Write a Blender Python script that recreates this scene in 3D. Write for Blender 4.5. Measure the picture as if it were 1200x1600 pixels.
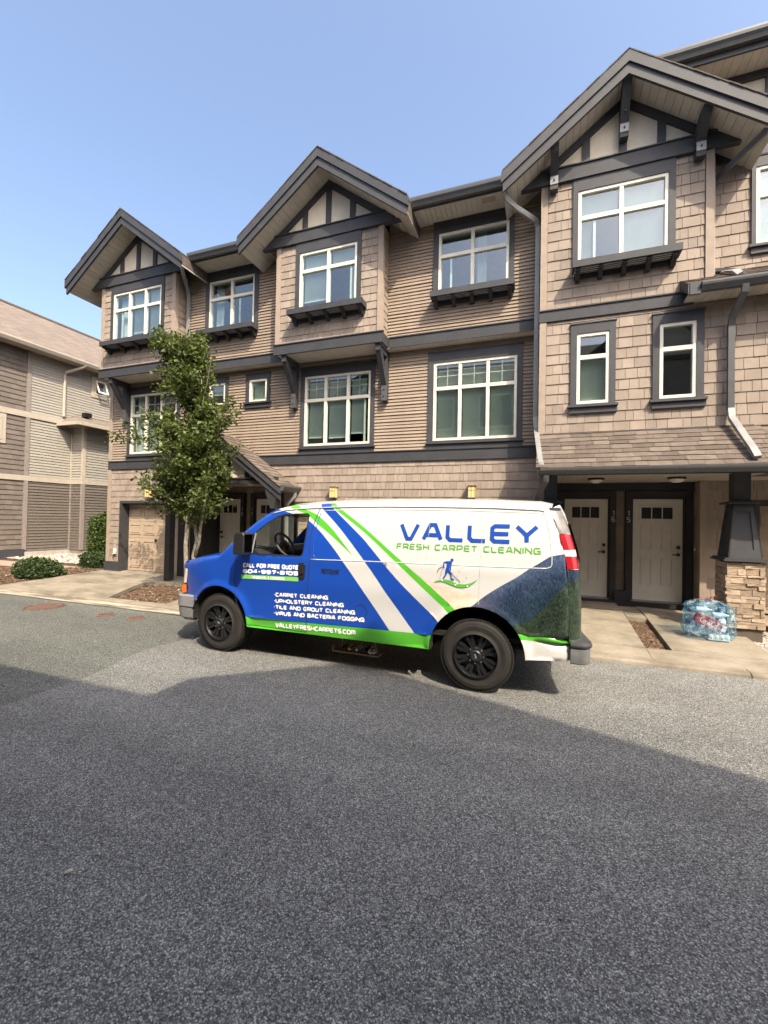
import bpy, bmesh, math, random
from mathutils import Vector, Matrix
from mathutils.geometry import delaunay_2d_cdt

for o in list(bpy.data.objects):
    bpy.data.objects.remove(o, do_unlink=True)
scene = bpy.context.scene
COL = scene.collection
R = math.radians

# ------------------------------------------------------------------ camera
CAM = Vector((0.0, 0.0, 1.836))
YAW, PITCH, ROLL, FPX = R(20.10), R(0.92), R(1.12), 674.2
fw = Vector((-math.sin(YAW) * math.cos(PITCH), math.cos(YAW) * math.cos(PITCH), math.sin(PITCH)))
rt0 = Vector((math.cos(YAW), math.sin(YAW), 0))
up0 = rt0.cross(fw)
rt = rt0 * math.cos(ROLL) + up0 * math.sin(ROLL)
up = -rt0 * math.sin(ROLL) + up0 * math.cos(ROLL)
cd = bpy.data.cameras.new('camera')
cam = bpy.data.objects.new('camera', cd)
COL.objects.link(cam)
cam.matrix_world = Matrix(((rt.x, up.x, -fw.x, CAM.x), (rt.y, up.y, -fw.y, CAM.y), (rt.z, up.z, -fw.z, CAM.z), (0, 0, 0, 1)))
cd.sensor_fit = 'VERTICAL'
cd.sensor_height = 36.0
cd.sensor_width = 27.0
cd.lens = 36.0 * FPX / 1600.0
cd.clip_start = 0.05
cd.clip_end = 2000
scene.camera = cam

# ------------------------------------------------------------------ sky, sun, exposure
SUN = Vector((1.0, -1.0, 1.6)).normalized()          # direction towards the sun
w = bpy.data.worlds.new('World')
scene.world = w
w.use_nodes = True
nt = w.node_tree
nt.nodes.clear()
sky = nt.nodes.new('ShaderNodeTexSky')
sky.sky_type = 'NISHITA'
sky.sun_disc = False
sky.sun_elevation = math.asin(SUN.z)
sky.sun_rotation = math.atan2(SUN.x, SUN.y)
sky.altitude = 50
sky.air_density = 1.0
sky.dust_density = 5.5
sky.ozone_density = 1.2
bgn = nt.nodes.new('ShaderNodeBackground')
bgn.inputs['Strength'].default_value = 0.15
wo = nt.nodes.new('ShaderNodeOutputWorld')
nt.links.new(sky.outputs[0], bgn.inputs[0])
nt.links.new(bgn.outputs[0], wo.inputs[0])
sd = bpy.data.lights.new('sun', 'SUN')
sd.energy = 2.75
sd.angle = R(0.53)
sd.color = (1.0, 0.885, 0.69)
so = bpy.data.objects.new('sun', sd)
COL.objects.link(so)
so.rotation_euler = SUN.to_track_quat('Z', 'Y').to_euler()
so.location = (20, -20, 32)
vs = scene.view_settings
vs.view_transform = 'Standard'
vs.look = 'None'
vs.exposure = 1.4
vs.gamma = 1.0
vs.use_curve_mapping = False
scene.cycles.max_bounces = 10
scene.cycles.transparent_max_bounces = 16

# ------------------------------------------------------------------ materials
MATS = {}


def newmat(name):
    m = bpy.data.materials.new(name)
    m.use_nodes = True
    nt = m.node_tree
    nt.nodes.clear()
    out = nt.nodes.new('ShaderNodeOutputMaterial')
    p = nt.nodes.new('ShaderNodeBsdfPrincipled')
    nt.links.new(p.outputs[0], out.inputs[0])
    return m, nt, p, out


def N(nt, t, **kw):
    n = nt.nodes.new(t)
    for k, v in kw.items():
        setattr(n, k, v)
    return n


def math_(nt, op, a, b=None, clamp=False):
    n = nt.nodes.new('ShaderNodeMath')
    n.operation = op
    n.use_clamp = clamp
    for i, v in enumerate((a, b)):
        if v is None:
            continue
        if isinstance(v, (int, float)):
            n.inputs[i].default_value = v
        else:
            nt.links.new(v, n.inputs[i])
    return n.outputs[0]


def mixc(nt, fac, a, b, mode='MIX'):
    n = nt.nodes.new('ShaderNodeMix')
    n.data_type = 'RGBA'
    n.blend_type = mode
    if isinstance(fac, (int, float)):
        n.inputs[0].default_value = fac
    else:
        nt.links.new(fac, n.inputs[0])
    for i, v in ((6, a), (7, b)):
        if isinstance(v, tuple):
            n.inputs[i].default_value = (*v[:3], 1)
        else:
            nt.links.new(v, n.inputs[i])
    return n.outputs[2]


def ramp(nt, fac, stops):
    n = nt.nodes.new('ShaderNodeValToRGB')
    e = n.color_ramp.elements
    while len(e) < len(stops):
        e.new(0.5)
    for i, (p, c) in enumerate(stops):
        e[i].position = p
        e[i].color = (c, c, c, 1) if isinstance(c, (int, float)) else (*c, 1)
    nt.links.new(fac, n.inputs[0])
    return n.outputs[0]


def noise(nt, scale, detail=3, rough=0.55, stretch=None, obj=False):
    if obj:
        c = N(nt, 'ShaderNodeTexCoord').outputs['Object']
    else:
        c = N(nt, 'ShaderNodeNewGeometry').outputs['Position']
    if stretch:
        mp = N(nt, 'ShaderNodeMapping')
        mp.inputs['Scale'].default_value = stretch
        nt.links.new(c, mp.inputs['Vector'])
        c = mp.outputs[0]
    n = N(nt, 'ShaderNodeTexNoise')
    n.inputs['Scale'].default_value = scale
    n.inputs['Detail'].default_value = detail
    n.inputs['Roughness'].default_value = rough
    nt.links.new(c, n.inputs['Vector'])
    return n.outputs['Fac']


def bump(nt, p, h, strength, dist):
    b = N(nt, 'ShaderNodeBump')
    b.inputs['Strength'].default_value = strength
    b.inputs['Distance'].default_value = dist
    nt.links.new(h, b.inputs['Height'])
    nt.links.new(b.outputs[0], p.inputs['Normal'])


def mat(name, col, rough=0.6, var=0.0, nvar=0.12, nscale=6.0, stretch=None, bmp=0.0, bscale=60.0, bdist=0.003, spec=0.4, metal=0.0, coat=0.0, dirt=0.0):
    """painted / plain surface: colour, per-piece variation, soft blotches, fine relief"""
    m, nt, p, out = newmat(name)
    c = col
    f1 = noise(nt, nscale, 4)
    k = ramp(nt, f1, [(0.3, 1 - nvar), (0.7, 1 + nvar)])
    cc = mixc(nt, 1.0, tuple(c), k, 'MULTIPLY')
    if bmp or stretch:
        f2 = noise(nt, bscale, 3, 0.6, stretch)
        k2 = ramp(nt, f2, [(0.25, 1 - nvar * 0.8), (0.75, 1 + nvar * 0.8)])
        cc = mixc(nt, 1.0, cc, k2, 'MULTIPLY')
        if bmp:
            bump(nt, p, f2, bmp, bdist)
    if var:
        a = N(nt, 'ShaderNodeObjectInfo').outputs['Random']
        b = N(nt, 'ShaderNodeNewGeometry').outputs['Random Per Island']
        s = math_(nt, 'FRACT', math_(nt, 'ADD', a, b))
        k3 = ramp(nt, s, [(0.0, 1 - var), (1.0, 1 + var)])
        cc = mixc(nt, 1.0, cc, k3, 'MULTIPLY')
    if dirt:
        f4 = noise(nt, 1.7, 6, 0.7, (2.2, 2.2, 0.5))
        k4 = ramp(nt, f4, [(0.40, 1 - dirt), (0.60, 1.0)])
        cc = mixc(nt, 1.0, cc, k4, 'MULTIPLY')
    nt.links.new(cc, p.inputs['Base Color'])
    p.inputs['Roughness'].default_value = rough
    p.inputs['Specular IOR Level'].default_value = spec
    p.inputs['Metallic'].default_value = metal
    p.inputs['Coat Weight'].default_value = coat
    p.inputs['Coat Roughness'].default_value = 0.05
    MATS[name] = m
    return m


def glass_mat(name, tint=(0.8, 0.87, 0.86), ior=1.7, wob=0.0):
    m, nt, p, out = newmat(name)
    nt.nodes.remove(p)
    tr = N(nt, 'ShaderNodeBsdfTransparent')
    tr.inputs[0].default_value = (*tint, 1)
    gl = N(nt, 'ShaderNodeBsdfGlossy')
    gl.inputs['Roughness'].default_value = 0.01
    gl.inputs['Color'].default_value = (0.95, 0.97, 1, 1)
    lw = N(nt, 'ShaderNodeLayerWeight')
    lw.inputs['Blend'].default_value = 0.5
    fac = math_(nt, 'ADD', math_(nt, 'MULTIPLY', math_(nt, 'POWER', lw.outputs['Facing'], 4.0), 1.0 - ior), ior, True)
    if wob:
        b = N(nt, 'ShaderNodeBump')
        b.inputs['Strength'].default_value = wob
        b.inputs['Distance'].default_value = 0.02
        nt.links.new(noise(nt, 2.2, 2), b.inputs['Height'])
        nt.links.new(b.outputs[0], gl.inputs['Normal'])
    mx = N(nt, 'ShaderNodeMixShader')
    nt.links.new(fac, mx.inputs[0])
    nt.links.new(tr.outputs[0], mx.inputs[1])
    nt.links.new(gl.outputs[0], mx.inputs[2])
    nt.links.new(mx.outputs[0], out.inputs[0])
    MATS[name] = m
    return m


mat('shingle_wall', (0.282, 0.230, 0.187), 0.8, dirt=0.10, var=0.13, nvar=0.09, nscale=3, stretch=(9, 9, 1.0), bmp=0.5, bscale=9, bdist=0.004, spec=0.25)
mat('siding', (0.268, 0.210, 0.160), 0.7, dirt=0.10, var=0.05, nvar=0.06, nscale=2, stretch=(1, 1, 14), bmp=0.25, bscale=4, bdist=0.002, spec=0.3)
mat('corner_paint', (0.30, 0.24, 0.19), 0.75, nvar=0.08, bmp=0.3, bscale=40, spec=0.25)
mat('trim_dark', (0.040, 0.041, 0.046), 0.62, var=0.1, nvar=0.14, nscale=5, stretch=(3, 3, 14), bmp=0.35, bscale=8, bdist=0.003, spec=0.4)
mat('dark_wood', (0.028, 0.027, 0.028), 0.65, var=0.12, nvar=0.15, nscale=5, spec=0.35)
mat('vinyl_white', (0.66, 0.62, 0.52), 0.4, nvar=0.05, spec=0.45)
mat('soffit', (0.47, 0.43, 0.37), 0.55, var=0.05, nvar=0.07, spec=0.35)
mat('stucco', (0.60, 0.53, 0.43), 0.9, nvar=0.07, nscale=3, bmp=0.6, bscale=90, bdist=0.003, spec=0.2, dirt=0.06)
mat('gutter_grey', (0.075, 0.076, 0.078), 0.35, nvar=0.1, spec=0.5)
mat('downspout_grey', (0.25, 0.25, 0.245), 0.4, nvar=0.1, spec=0.5, dirt=0.12)
mat('roof_shingle', (0.125, 0.102, 0.085), 0.95, var=0.26, nvar=0.16, nscale=9, bmp=0.9, bscale=220, bdist=0.003, spec=0.15)
mat('roof_dark', (0.10, 0.085, 0.075), 0.95, nvar=0.2, nscale=8, bmp=0.8, bscale=120, spec=0.15)
mat('door_paint', (0.60, 0.57, 0.51), 0.45, nvar=0.05, spec=0.4)
mat('door_white', (0.66, 0.64, 0.59), 0.45, nvar=0.05, spec=0.4)
mat('garage_paint', (0.40, 0.315, 0.235), 0.5, nvar=0.05, nscale=3, stretch=(2, 2, 30), bmp=0.15, bscale=6, spec=0.4)
mat('interior', (0.32, 0.30, 0.27), 0.9, nvar=0.08)
mat('interior_dark', (0.05, 0.048, 0.045), 0.9, nvar=0.1)
mat('blind', (0.56, 0.57, 0.52), 0.6, nvar=0.05)
mat('curtain', (0.5, 0.5, 0.47), 0.85, nvar=0.1)
mat('metal_dark', (0.05, 0.045, 0.04), 0.35, metal=0.8)
mat('metal_light', (0.55, 0.54, 0.52), 0.35, metal=0.9)
mat('lamp_glass', (0.75, 0.53, 0.2), 0.5, nvar=0.1)
mat('lamp_white', (0.7, 0.68, 0.62), 0.5)
mat('black', (0.012, 0.012, 0.013), 0.5)
mat('foundation', (0.36, 0.34, 0.31), 0.9, nvar=0.15, bmp=0.5, bscale=80)
glass_mat('glass', (0.86, 0.93, 0.93), 0.10, wob=0.015)
glass_mat('car_glass', (0.80, 0.88, 0.83), 0.04)

# ------------------------------------------------------------------ geometry helpers
rnd = random.Random(7)


class MB:
    def __init__(s):
        s.v, s.f, s.m = [], [], []

    def add(s, vs, fs, mi=0):
        n = len(s.v)
        s.v += [tuple(p) for p in vs]
        s.f += [tuple(i + n for i in q) for q in fs]
        s.m += [mi] * len(fs)
        return s

    def box(s, x0, x1, y0, y1, z0, z1, mi=0, M=None):
        vs = [Vector(p) for p in ((x0, y0, z0), (x1, y0, z0), (x1, y1, z0), (x0, y1, z0), (x0, y0, z1), (x1, y0, z1), (x1, y1, z1), (x0, y1, z1))]
        if M:
            vs = [M @ p for p in vs]
        return s.add(vs, [(3, 2, 1, 0), (4, 5, 6, 7), (0, 1, 5, 4), (1, 2, 6, 5), (2, 3, 7, 6), (3, 0, 4, 7)], mi)

    def ext(s, poly, ax, a0, a1, mi=0, M=None):
        """extrude a 2-D polygon along an axis: x:(y,z) y:(x,z) z:(x,y)"""
        n = len(poly)

        def P(p, a):
            q = Vector({'x': (a, p[0], p[1]), 'y': (p[0], a, p[1]), 'z': (p[0], p[1], a)}[ax])
            return M @ q if M else q
        vs = [P(p, a0) for p in poly] + [P(p, a1) for p in poly]
        fs = [tuple(range(n))[::-1], tuple(range(n, 2 * n))] + [(i, (i + 1) % n, n + (i + 1) % n, n + i) for i in range(n)]
        return s.add(vs, fs, mi)

    def tube(s, pts, r, n=8, mi=0, flat=1.0, cap=True):
        pts = [Vector(p) for p in pts]
        rs = r if isinstance(r, (list, tuple)) else [r] * len(pts)
        rings = []
        for i, p in enumerate(pts):
            d = (pts[min(i + 1, len(pts) - 1)] - pts[max(i - 1, 0)]).normalized()
            a = Vector((0, 0, 1)) if abs(d.z) < 0.9 else Vector((1, 0, 0))
            u = d.cross(a).normalized()
            q = u.cross(d)
            rings.append([p + (u * math.cos(t) + q * math.sin(t) * flat) * rs[i] for t in (2 * math.pi * (k + 0.5) / n for k in range(n))])
        vs = [p for rg in rings for p in rg]
        fs = [(i * n + k, i * n + (k + 1) % n, (i + 1) * n + (k + 1) % n, (i + 1) * n + k) for i in range(len(pts) - 1) for k in range(n)]
        if cap:
            fs += [tuple(range(n))[::-1], tuple((len(pts) - 1) * n + k for k in range(n))]
        return s.add(vs, fs, mi)

    def rpipe(s, pts, w=0.075, d=0.055, mi=0):
        """rectangular downspout along points"""
        pts = [Vector(p) for p in pts]
        n = len(pts)
        rings = []
        for i, p in enumerate(pts):
            t = (pts[min(i + 1, n - 1)] - pts[max(i - 1, 0)]).normalized()
            a = Vector((0, 1, 0)) if abs(t.y) < 0.8 else Vector((0, 0, 1))
            u = t.cross(a).normalized()
            q = u.cross(t).normalized()
            rings.append([p + u * w / 2 * a1 + q * d / 2 * b1 for a1, b1 in ((-1, -1), (1, -1), (1, 1), (-1, 1))])
        vs = [p for rg in rings for p in rg]
        fs = [(i * 4 + k, i * 4 + (k + 1) % 4, i * 4 + 4 + (k + 1) % 4, i * 4 + 4 + k) for i in range(n - 1) for k in range(4)]
        fs += [(3, 2, 1, 0), tuple((n - 1) * 4 + k for k in range(4))]
        return s.add(vs, fs, mi)

    def lathe(s, prof, c, ax='y', n=32, mi=0, a0=0, a1=2 * math.pi):
        """prof: list of (radius, offset along axis)"""
        c = Vector(c)
        full = abs(a1 - a0 - 2 * math.pi) < 1e-6
        k = n if full else n + 1
        vs = []
        for r_, o in prof:
            for i in range(k):
                t = a0 + (a1 - a0) * i / n
                a, b = r_ * math.cos(t), r_ * math.sin(t)
                vs.append(c + Vector({'y': (a, o, b), 'z': (a, b, o), 'x': (o, a, b)}[ax]))
        fs = []
        for j in range(len(prof) - 1):
            for i in range(n):
                i2 = (i + 1) % k
                fs.append((j * k + i, j * k + i2, (j + 1) * k + i2, (j + 1) * k + i))
        return s.add(vs, fs, mi)

    def mesh(s, name, mats, smooth=False, weld=False):
        me = bpy.data.meshes.new(name)
        me.from_pydata(s.v, [], s.f)
        for m in (mats if isinstance(mats, (list, tuple)) else [mats]):
            me.materials.append(MATS[m] if isinstance(m, str) else m)
        if any(s.m):
            me.polygons.foreach_set('material_index', s.m)
        bm = bmesh.new()
        bm.from_mesh(me)
        if weld:
            bmesh.ops.remove_doubles(bm, verts=bm.verts, dist=1e-5)
        bmesh.ops.recalc_face_normals(bm, faces=bm.faces)
        bm.to_mesh(me)
        bm.free()
        if smooth:
            me.polygons.foreach_set('use_smooth', [True] * len(me.polygons))
        me.update()
        return me

    def build(s, name, mats, parent=None, smooth=False, weld=False, **tags):
        return link(name, s.mesh(name, mats, smooth, weld), parent, **tags)


WLOC = {}


def link(name, me, parent=None, **tags):
    o = bpy.data.objects.new(name, me)
    COL.objects.link(o)
    if parent is not None:
        o.parent = parent
        if parent.parent is None and parent.type == 'EMPTY' and not parent.get('_local'):
            o.matrix_parent_inverse = Matrix.Translation(-parent.location)
    for k, v in tags.items():
        o[k] = v
    return o


def thing(name, label, cat, loc, group=None, local=False, rotz=0.0):
    o = bpy.data.objects.new(name, None)
    COL.objects.link(o)
    o.location = loc
    o.rotation_euler = (0, 0, rotz)
    o.empty_display_size = 0.2
    o['label'] = label
    o['category'] = cat
    if group:
        o['group'] = group
    if local:
        o['_local'] = 1
    return o


def sharp_smooth(o, ang=35):
    me = o.data
    me.polygons.foreach_set('use_smooth', [True] * len(me.polygons))
    bm = bmesh.new()
    bm.from_mesh(me)
    for e in bm.edges:
        if len(e.link_faces) == 2 and e.calc_face_angle(0) > R(ang):
            e.smooth = False
    bm.to_mesh(me)
    bm.free()
    return o


# --- pieces (shingles, boards): the largest 300 of a kind per thing are objects, the rest one joined part
PIECES = {}
WEDGE = {}


def wedge(kind, mat_, var):
    key = (kind, mat_, var)
    if key not in WEDGE:
        tb, tt = {'shingle': (0.017, 0.006), 'siding_board': (0.024, 0.003), 'roof_shingle': (0.017, 0.007), 'soffit_board': (0.012, 0.012)}[kind]
        tb *= (0.9, 1.0, 1.08, 1.18)[var]
        vs = [(0, -tb, 0), (1, -tb, 0), (1, -tt, 1), (0, -tt, 1), (0, 0.004, 0), (1, 0.004, 0), (1, 0.004, 1), (0, 0.004, 1)]
        fs = [(0, 1, 2, 3), (4, 5, 1, 0), (0, 3, 7, 4), (1, 5, 6, 2), (3, 2, 6, 7)]
        me = bpy.data.meshes.new(kind)
        me.from_pydata(vs, [], fs)
        me.materials.append(MATS[mat_])
        WEDGE[key] = me
    return WEDGE[key]


def subtract(rect, ops):
    out = [rect]
    for (a0, a1, b0, b1) in ops:
        nx = []
        for (x0, x1, z0, z1) in out:
            if x1 <= a0 or x0 >= a1 or z1 <= b0 or z0 >= b1:
                nx.append((x0, x1, z0, z1))
                continue
            if x0 < a0:
                nx.append((x0, a0, z0, z1))
            if x1 > a1:
                nx.append((a1, x1, z0, z1))
            c0, c1 = max(x0, a0), min(x1, a1)
            if z0 < b0:
                nx.append((c0, c1, z0, b0))
            if z1 > b1:
                nx.append((c0, c1, b1, z1))
        out = nx
    return out


def field(th, parent, kind, mt, M, x0, x1, z0, z1, expo, wr=None, ops=(), gap=0.006, clip=None, jit=0.0):
    z = z0
    L = PIECES.setdefault(th.name, (th, []))[1]
    while z < z1 - 0.004:
        h = min(expo, z1 - z)
        xs = [x0]
        if wr:
            x = x0 + rnd.uniform(0.3, 1.0) * wr[1]
            while x < x1 - 0.03:
                xs.append(x)
                x += rnd.uniform(*wr)
        xs.append(x1)
        for a, b in zip(xs[:-1], xs[1:]):
            if clip:
                a, b = max(a, clip(z)[0]), min(b, clip(z)[1])
                if b - a < 0.03:
                    continue
            dz = rnd.uniform(-jit, jit) if jit else 0
            for (p0, p1, q0, q1) in subtract((a, b - gap, z + dz, z + h), ops):
                if p1 - p0 < 0.012 or q1 - q0 < 0.012:
                    continue
                w_, h_ = p1 - p0, q1 - q0 + 0.002
                c = M @ Vector((p0 + w_ / 2, 0, q0 + h_ / 2))
                L.append((w_ * min(h_, 0.3) / (c - CAM).length_squared * (0.2 if (c.z < 2.3 and -5.5 < c.x < 0.3) else 1), kind, mt, M, p0, q0, w_, h_, parent))
        z += expo


def flush_pieces():
    for th, L in PIECES.values():
        for kind in sorted({p[1] for p in L}):
            ps = sorted([p for p in L if p[1] == kind], key=lambda p: -p[0])
            for (imp, k, mt, M, x, z, w_, h_, par) in ps[:300]:
                o = link(kind, wedge(kind, mt, rnd.randrange(4)), par)
                o.matrix_basis = M @ Matrix.Translation((x, 0, z)) @ Matrix.Diagonal((w_, 1, h_, 1))
            rest = ps[300:]
            if rest:
                mb = MB()
                names = sorted({p[2] for p in rest})
                for (imp, k, mt, M, x, z, w_, h_, par) in rest:
                    me = wedge(kind, mt, rnd.randrange(4))
                    T = M @ Matrix.Translation((x, 0, z)) @ Matrix.Diagonal((w_, 1, h_, 1))
                    mb.add([T @ v.co for v in me.vertices], [tuple(p.vertices) for p in me.polygons], names.index(mt))
                mb.build(kind + 's', names, th, kind='stuff')


def front(Y):            # local x -> +X, outward -> -Y
    return Matrix.Translation((0, Y, 0))


def right_face(X):       # wall facing +X: local x -> +Y, outward -> +X
    return Matrix(((0, -1, 0, X), (1, 0, 0, 0), (0, 0, 1, 0), (0, 0, 0, 1)))


def left_face(X):        # wall facing -X: local x -> -Y, outward -> -X
    return Matrix(((0, 1, 0, X), (-1, 0, 0, 0), (0, 0, 1, 0), (0, 0, 0, 1)))


def slope_front(Yb, Zb, s):   # roof plane facing -Y, rising s per metre of Y from (Yb, Zb)
    c = 1 / math.sqrt(1 + s * s)
    up_ = Vector((0, c, s * c))
    out = Vector((0, -s * c, c))
    return Matrix(((1, -out.x, up_.x, 0), (0, -out.y, up_.y, Yb), (0, -out.z, up_.z, Zb), (0, 0, 0, 1)))


def wall(parent, name, mt, Y, x0, x1, z0, z1, ops=(), th=0.14):
    """wall slab behind the cladding, with rectangular openings"""
    xs = sorted({x0, x1, *[min(max(v, x0), x1) for o in ops for v in o[:2]]})
    zs = sorted({z0, z1, *[min(max(v, z0), z1) for o in ops for v in o[2:]]})
    mb = MB()
    for a, b in zip(xs[:-1], xs[1:]):
        for c, d in zip(zs[:-1], zs[1:]):
            mx, mz = (a + b) / 2, (c + d) / 2
            if any(o[0] < mx < o[1] and o[2] < mz < o[3] for o in ops):
                continue
            mb.box(a, b, Y, Y + th, c, d)
    return mb.build(name, mt, parent)


# --- stroke lettering (wide square sans)
GL = {
    'A': (1.0, [[(0, 0), (.36, 1), (.64, 1), (1, 0)], [(.16, .3), (.84, .3)]]),
    'B': (.95, [[(0, 0), (0, 1), (.75, 1), (.9, .87), (.9, .63), (.78, .5), (0, .5)], [(.78, .5), (.95, .38), (.95, .13), (.8, 0), (0, 0)]]),
    'C': (.95, [[(1, 1), (.2, 1), (0, .82), (0, .18), (.2, 0), (1, 0)]]),
    'D': (1.0, [[(0, 0), (0, 1), (.75, 1), (1, .78), (1, .22), (.75, 0), (0, 0)]]),
    'E': (.9, [[(1, 1), (.15, 1), (0, .85), (0, .15), (.15, 0), (1, 0)], [(0, .5), (.93, .5)]]),
    'F': (.9, [[(1, 1), (.15, 1), (0, .85), (0, 0)], [(0, .47), (.9, .47)]]),
    'G': (1.0, [[(1, 1), (.2, 1), (0, .82), (0, .18), (.2, 0), (1, 0), (1, .47), (.5, .47)]]),
    'H': (1.0, [[(0, 0), (0, 1)], [(1, 0), (1, 1)], [(0, .5), (1, .5)]]),
    'I': (.0, [[(0, 0), (0, 1)]]),
    'L': (.85, [[(0, 1), (0, .18), (.18, 0), (1, 0)]]),
    'M': (1.2, [[(0, 0), (0, .82), (.15, 1), (.85, 1), (1, .82), (1, 0)], [(.5, 1), (.5, .1)]]),
    'N': (1.0, [[(0, 0), (0, 1), (1, 0), (1, 1)]]),
    'O': (1.05, [[(.2, 0), (0, .2), (0, .8), (.2, 1), (.8, 1), (1, .8), (1, .2), (.8, 0), (.2, 0)]]),
    'P': (.95, [[(0, 0), (0, 1), (.8, 1), (1, .85), (1, .5), (.8, .35), (0, .35)]]),
    'Q': (1.05, [[(.2, 0), (0, .2), (0, .8), (.2, 1), (.8, 1), (1, .8), (1, .2), (.8, 0), (.2, 0)], [(.6, .3), (1, -.1)]]),
    'R': (.95, [[(0, 0), (0, 1), (.8, 1), (1, .86), (1, .55), (.8, .42), (0, .42)], [(.6, .42), (1, 0)]]),
    'S': (.95, [[(1, 1), (.18, 1), (0, .86), (0, .64), (.18, .5), (.82, .5), (1, .36), (1, .14), (.82, 0), (0, 0)]]),
    'T': (.95, [[(0, 1), (1, 1)], [(.5, 1), (.5, 0)]]),
    'U': (1.0, [[(0, 1), (0, .2), (.2, 0), (.8, 0), (1, .2), (1, 1)]]),
    'V': (1.0, [[(0, 1), (.38, 0), (.62, 0), (1, 1)]]),
    'Y': (1.0, [[(0, 1), (.5, .42), (1, 1)], [(.5, .42), (.5, 0)]]),
    '0': (1.05, [[(.2, 0), (0, .2), (0, .8), (.2, 1), (.8, 1), (1, .8), (1, .2), (.8, 0), (.2, 0)]]),
    '1': (.3, [[(0, .8), (1, 1), (1, 0)]]),
    '4': (1.0, [[(.8, 0), (.8, 1), (.6, 1), (0, .3), (1, .3)]]),
    '5': (1.0, [[(1, 1), (0, 1), (0, .56), (.82, .56), (1, .42), (1, .14), (.82, 0), (0, 0)]]),
    '6': (1.0, [[(.95, 1), (.2, 1), (0, .8), (0, .2), (.2, 0), (.8, 0), (1, .16), (1, .42), (.8, .56), (0, .56)]]),
    '7': (.95, [[(0, 1), (1, 1), (1, .85), (.4, 0)]]),
    '8': (1.0, [[(.2, .52), (0, .38), (0, .14), (.2, 0), (.8, 0), (1, .14), (1, .38), (.8, .52), (.2, .52), (.05, .64), (.05, .86), (.2, 1), (.8, 1), (.95, .86), (.95, .64), (.8, .52)]]),
    '9': (1.0, [[(.05, 0), (.8, 0), (1, .2), (1, .8), (.8, 1), (.2, 1), (0, .84), (0, .58), (.2, .44), (1, .44)]]),
    '-': (.45, [[(0, .5), (1, .5)]]),
    '.': (.0, [[(0, 0), (0, .06)]]),
    '&': (1.0, [[(1, 0), (.2, .75), (.2, 1), (.7, 1), (.7, .75), (0, .35), (0, 0), (.6, 0), (1, .4)]]),
    '*': (.15, [[(0, .42), (0, .62)]]),
}


def ribbon(pts, t):
    """centre line -> list of quads (2-D) with mitred joints"""
    P = [Vector((a, b)) for a, b in pts]
    closed = (P[0] - P[-1]).length < 1e-6
    if closed:
        P = P[:-1]
    n = len(P)
    Lf, Rg = [], []
    for i in range(n):
        a = P[i - 1] if (i > 0 or closed) else None
        b = P[(i + 1) % n] if (i < n - 1 or closed) else None
        d1 = (P[i] - a).normalized() if a is not None else (b - P[i]).normalized()
        d2 = (b - P[i]).normalized() if b is not None else d1
        q = Vector((-(d1 + d2).y, (d1 + d2).x))
        if q.length < 1e-4:
            q = Vector((-d1.y, d1.x))
        q.normalize()
        cs = max(0.45, q.dot(Vector((-d1.y, d1.x))))
        Lf.append(P[i] + q * t / 2 / cs)
        Rg.append(P[i] - q * t / 2 / cs)
    m = n if closed else n - 1
    return [(Lf[i], Lf[(i + 1) % n], Rg[(i + 1) % n], Rg[i]) for i in range(m)]


def text_mesh(mb, s, x0, x1, z0, z1, t, fmap, sp=0.38, mi=0, slope=0.0, each=None):
    """lay text s in the box x0..x1, z0..z1 (cap height), stroke t (metres); fmap(x, z, lift) -> 3-D point"""
    H = z1 - z0 - t
    wid = []
    for c in s:
        wid.append((0.45 if c == ' ' else GL[c][0]))
    ga = sp
    tot = sum(wid) + ga * (len(s) - 1)
    k = (x1 - x0 - t) / tot
    x = x0 + t / 2
    lay = 0
    for c, wd in zip(s, wid):
        if c != ' ':
            for st in GL[c][1]:
                lay = (lay + 1) % 4
                pts = [(x + px * wd * k, z0 + t / 2 + pz * H) for px, pz in st]
                for q in ribbon(pts, t):
                    mb.add([fmap(p.x, p.y + slope * (p.x - x0), lay * 0.0005) for p in q], [(0, 1, 2, 3)], mi)
            if each:
                each(mb)
                mb = MB()
        x += (wd + ga) * k
# ------------------------------------------------------------------ ground
def gz(y):
    if y < 6.45:
        return 0.0
    if y < 6.62:
        return 0.06
    return min(0.06 + (y - 6.62) * 0.085, 0.25)


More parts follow.
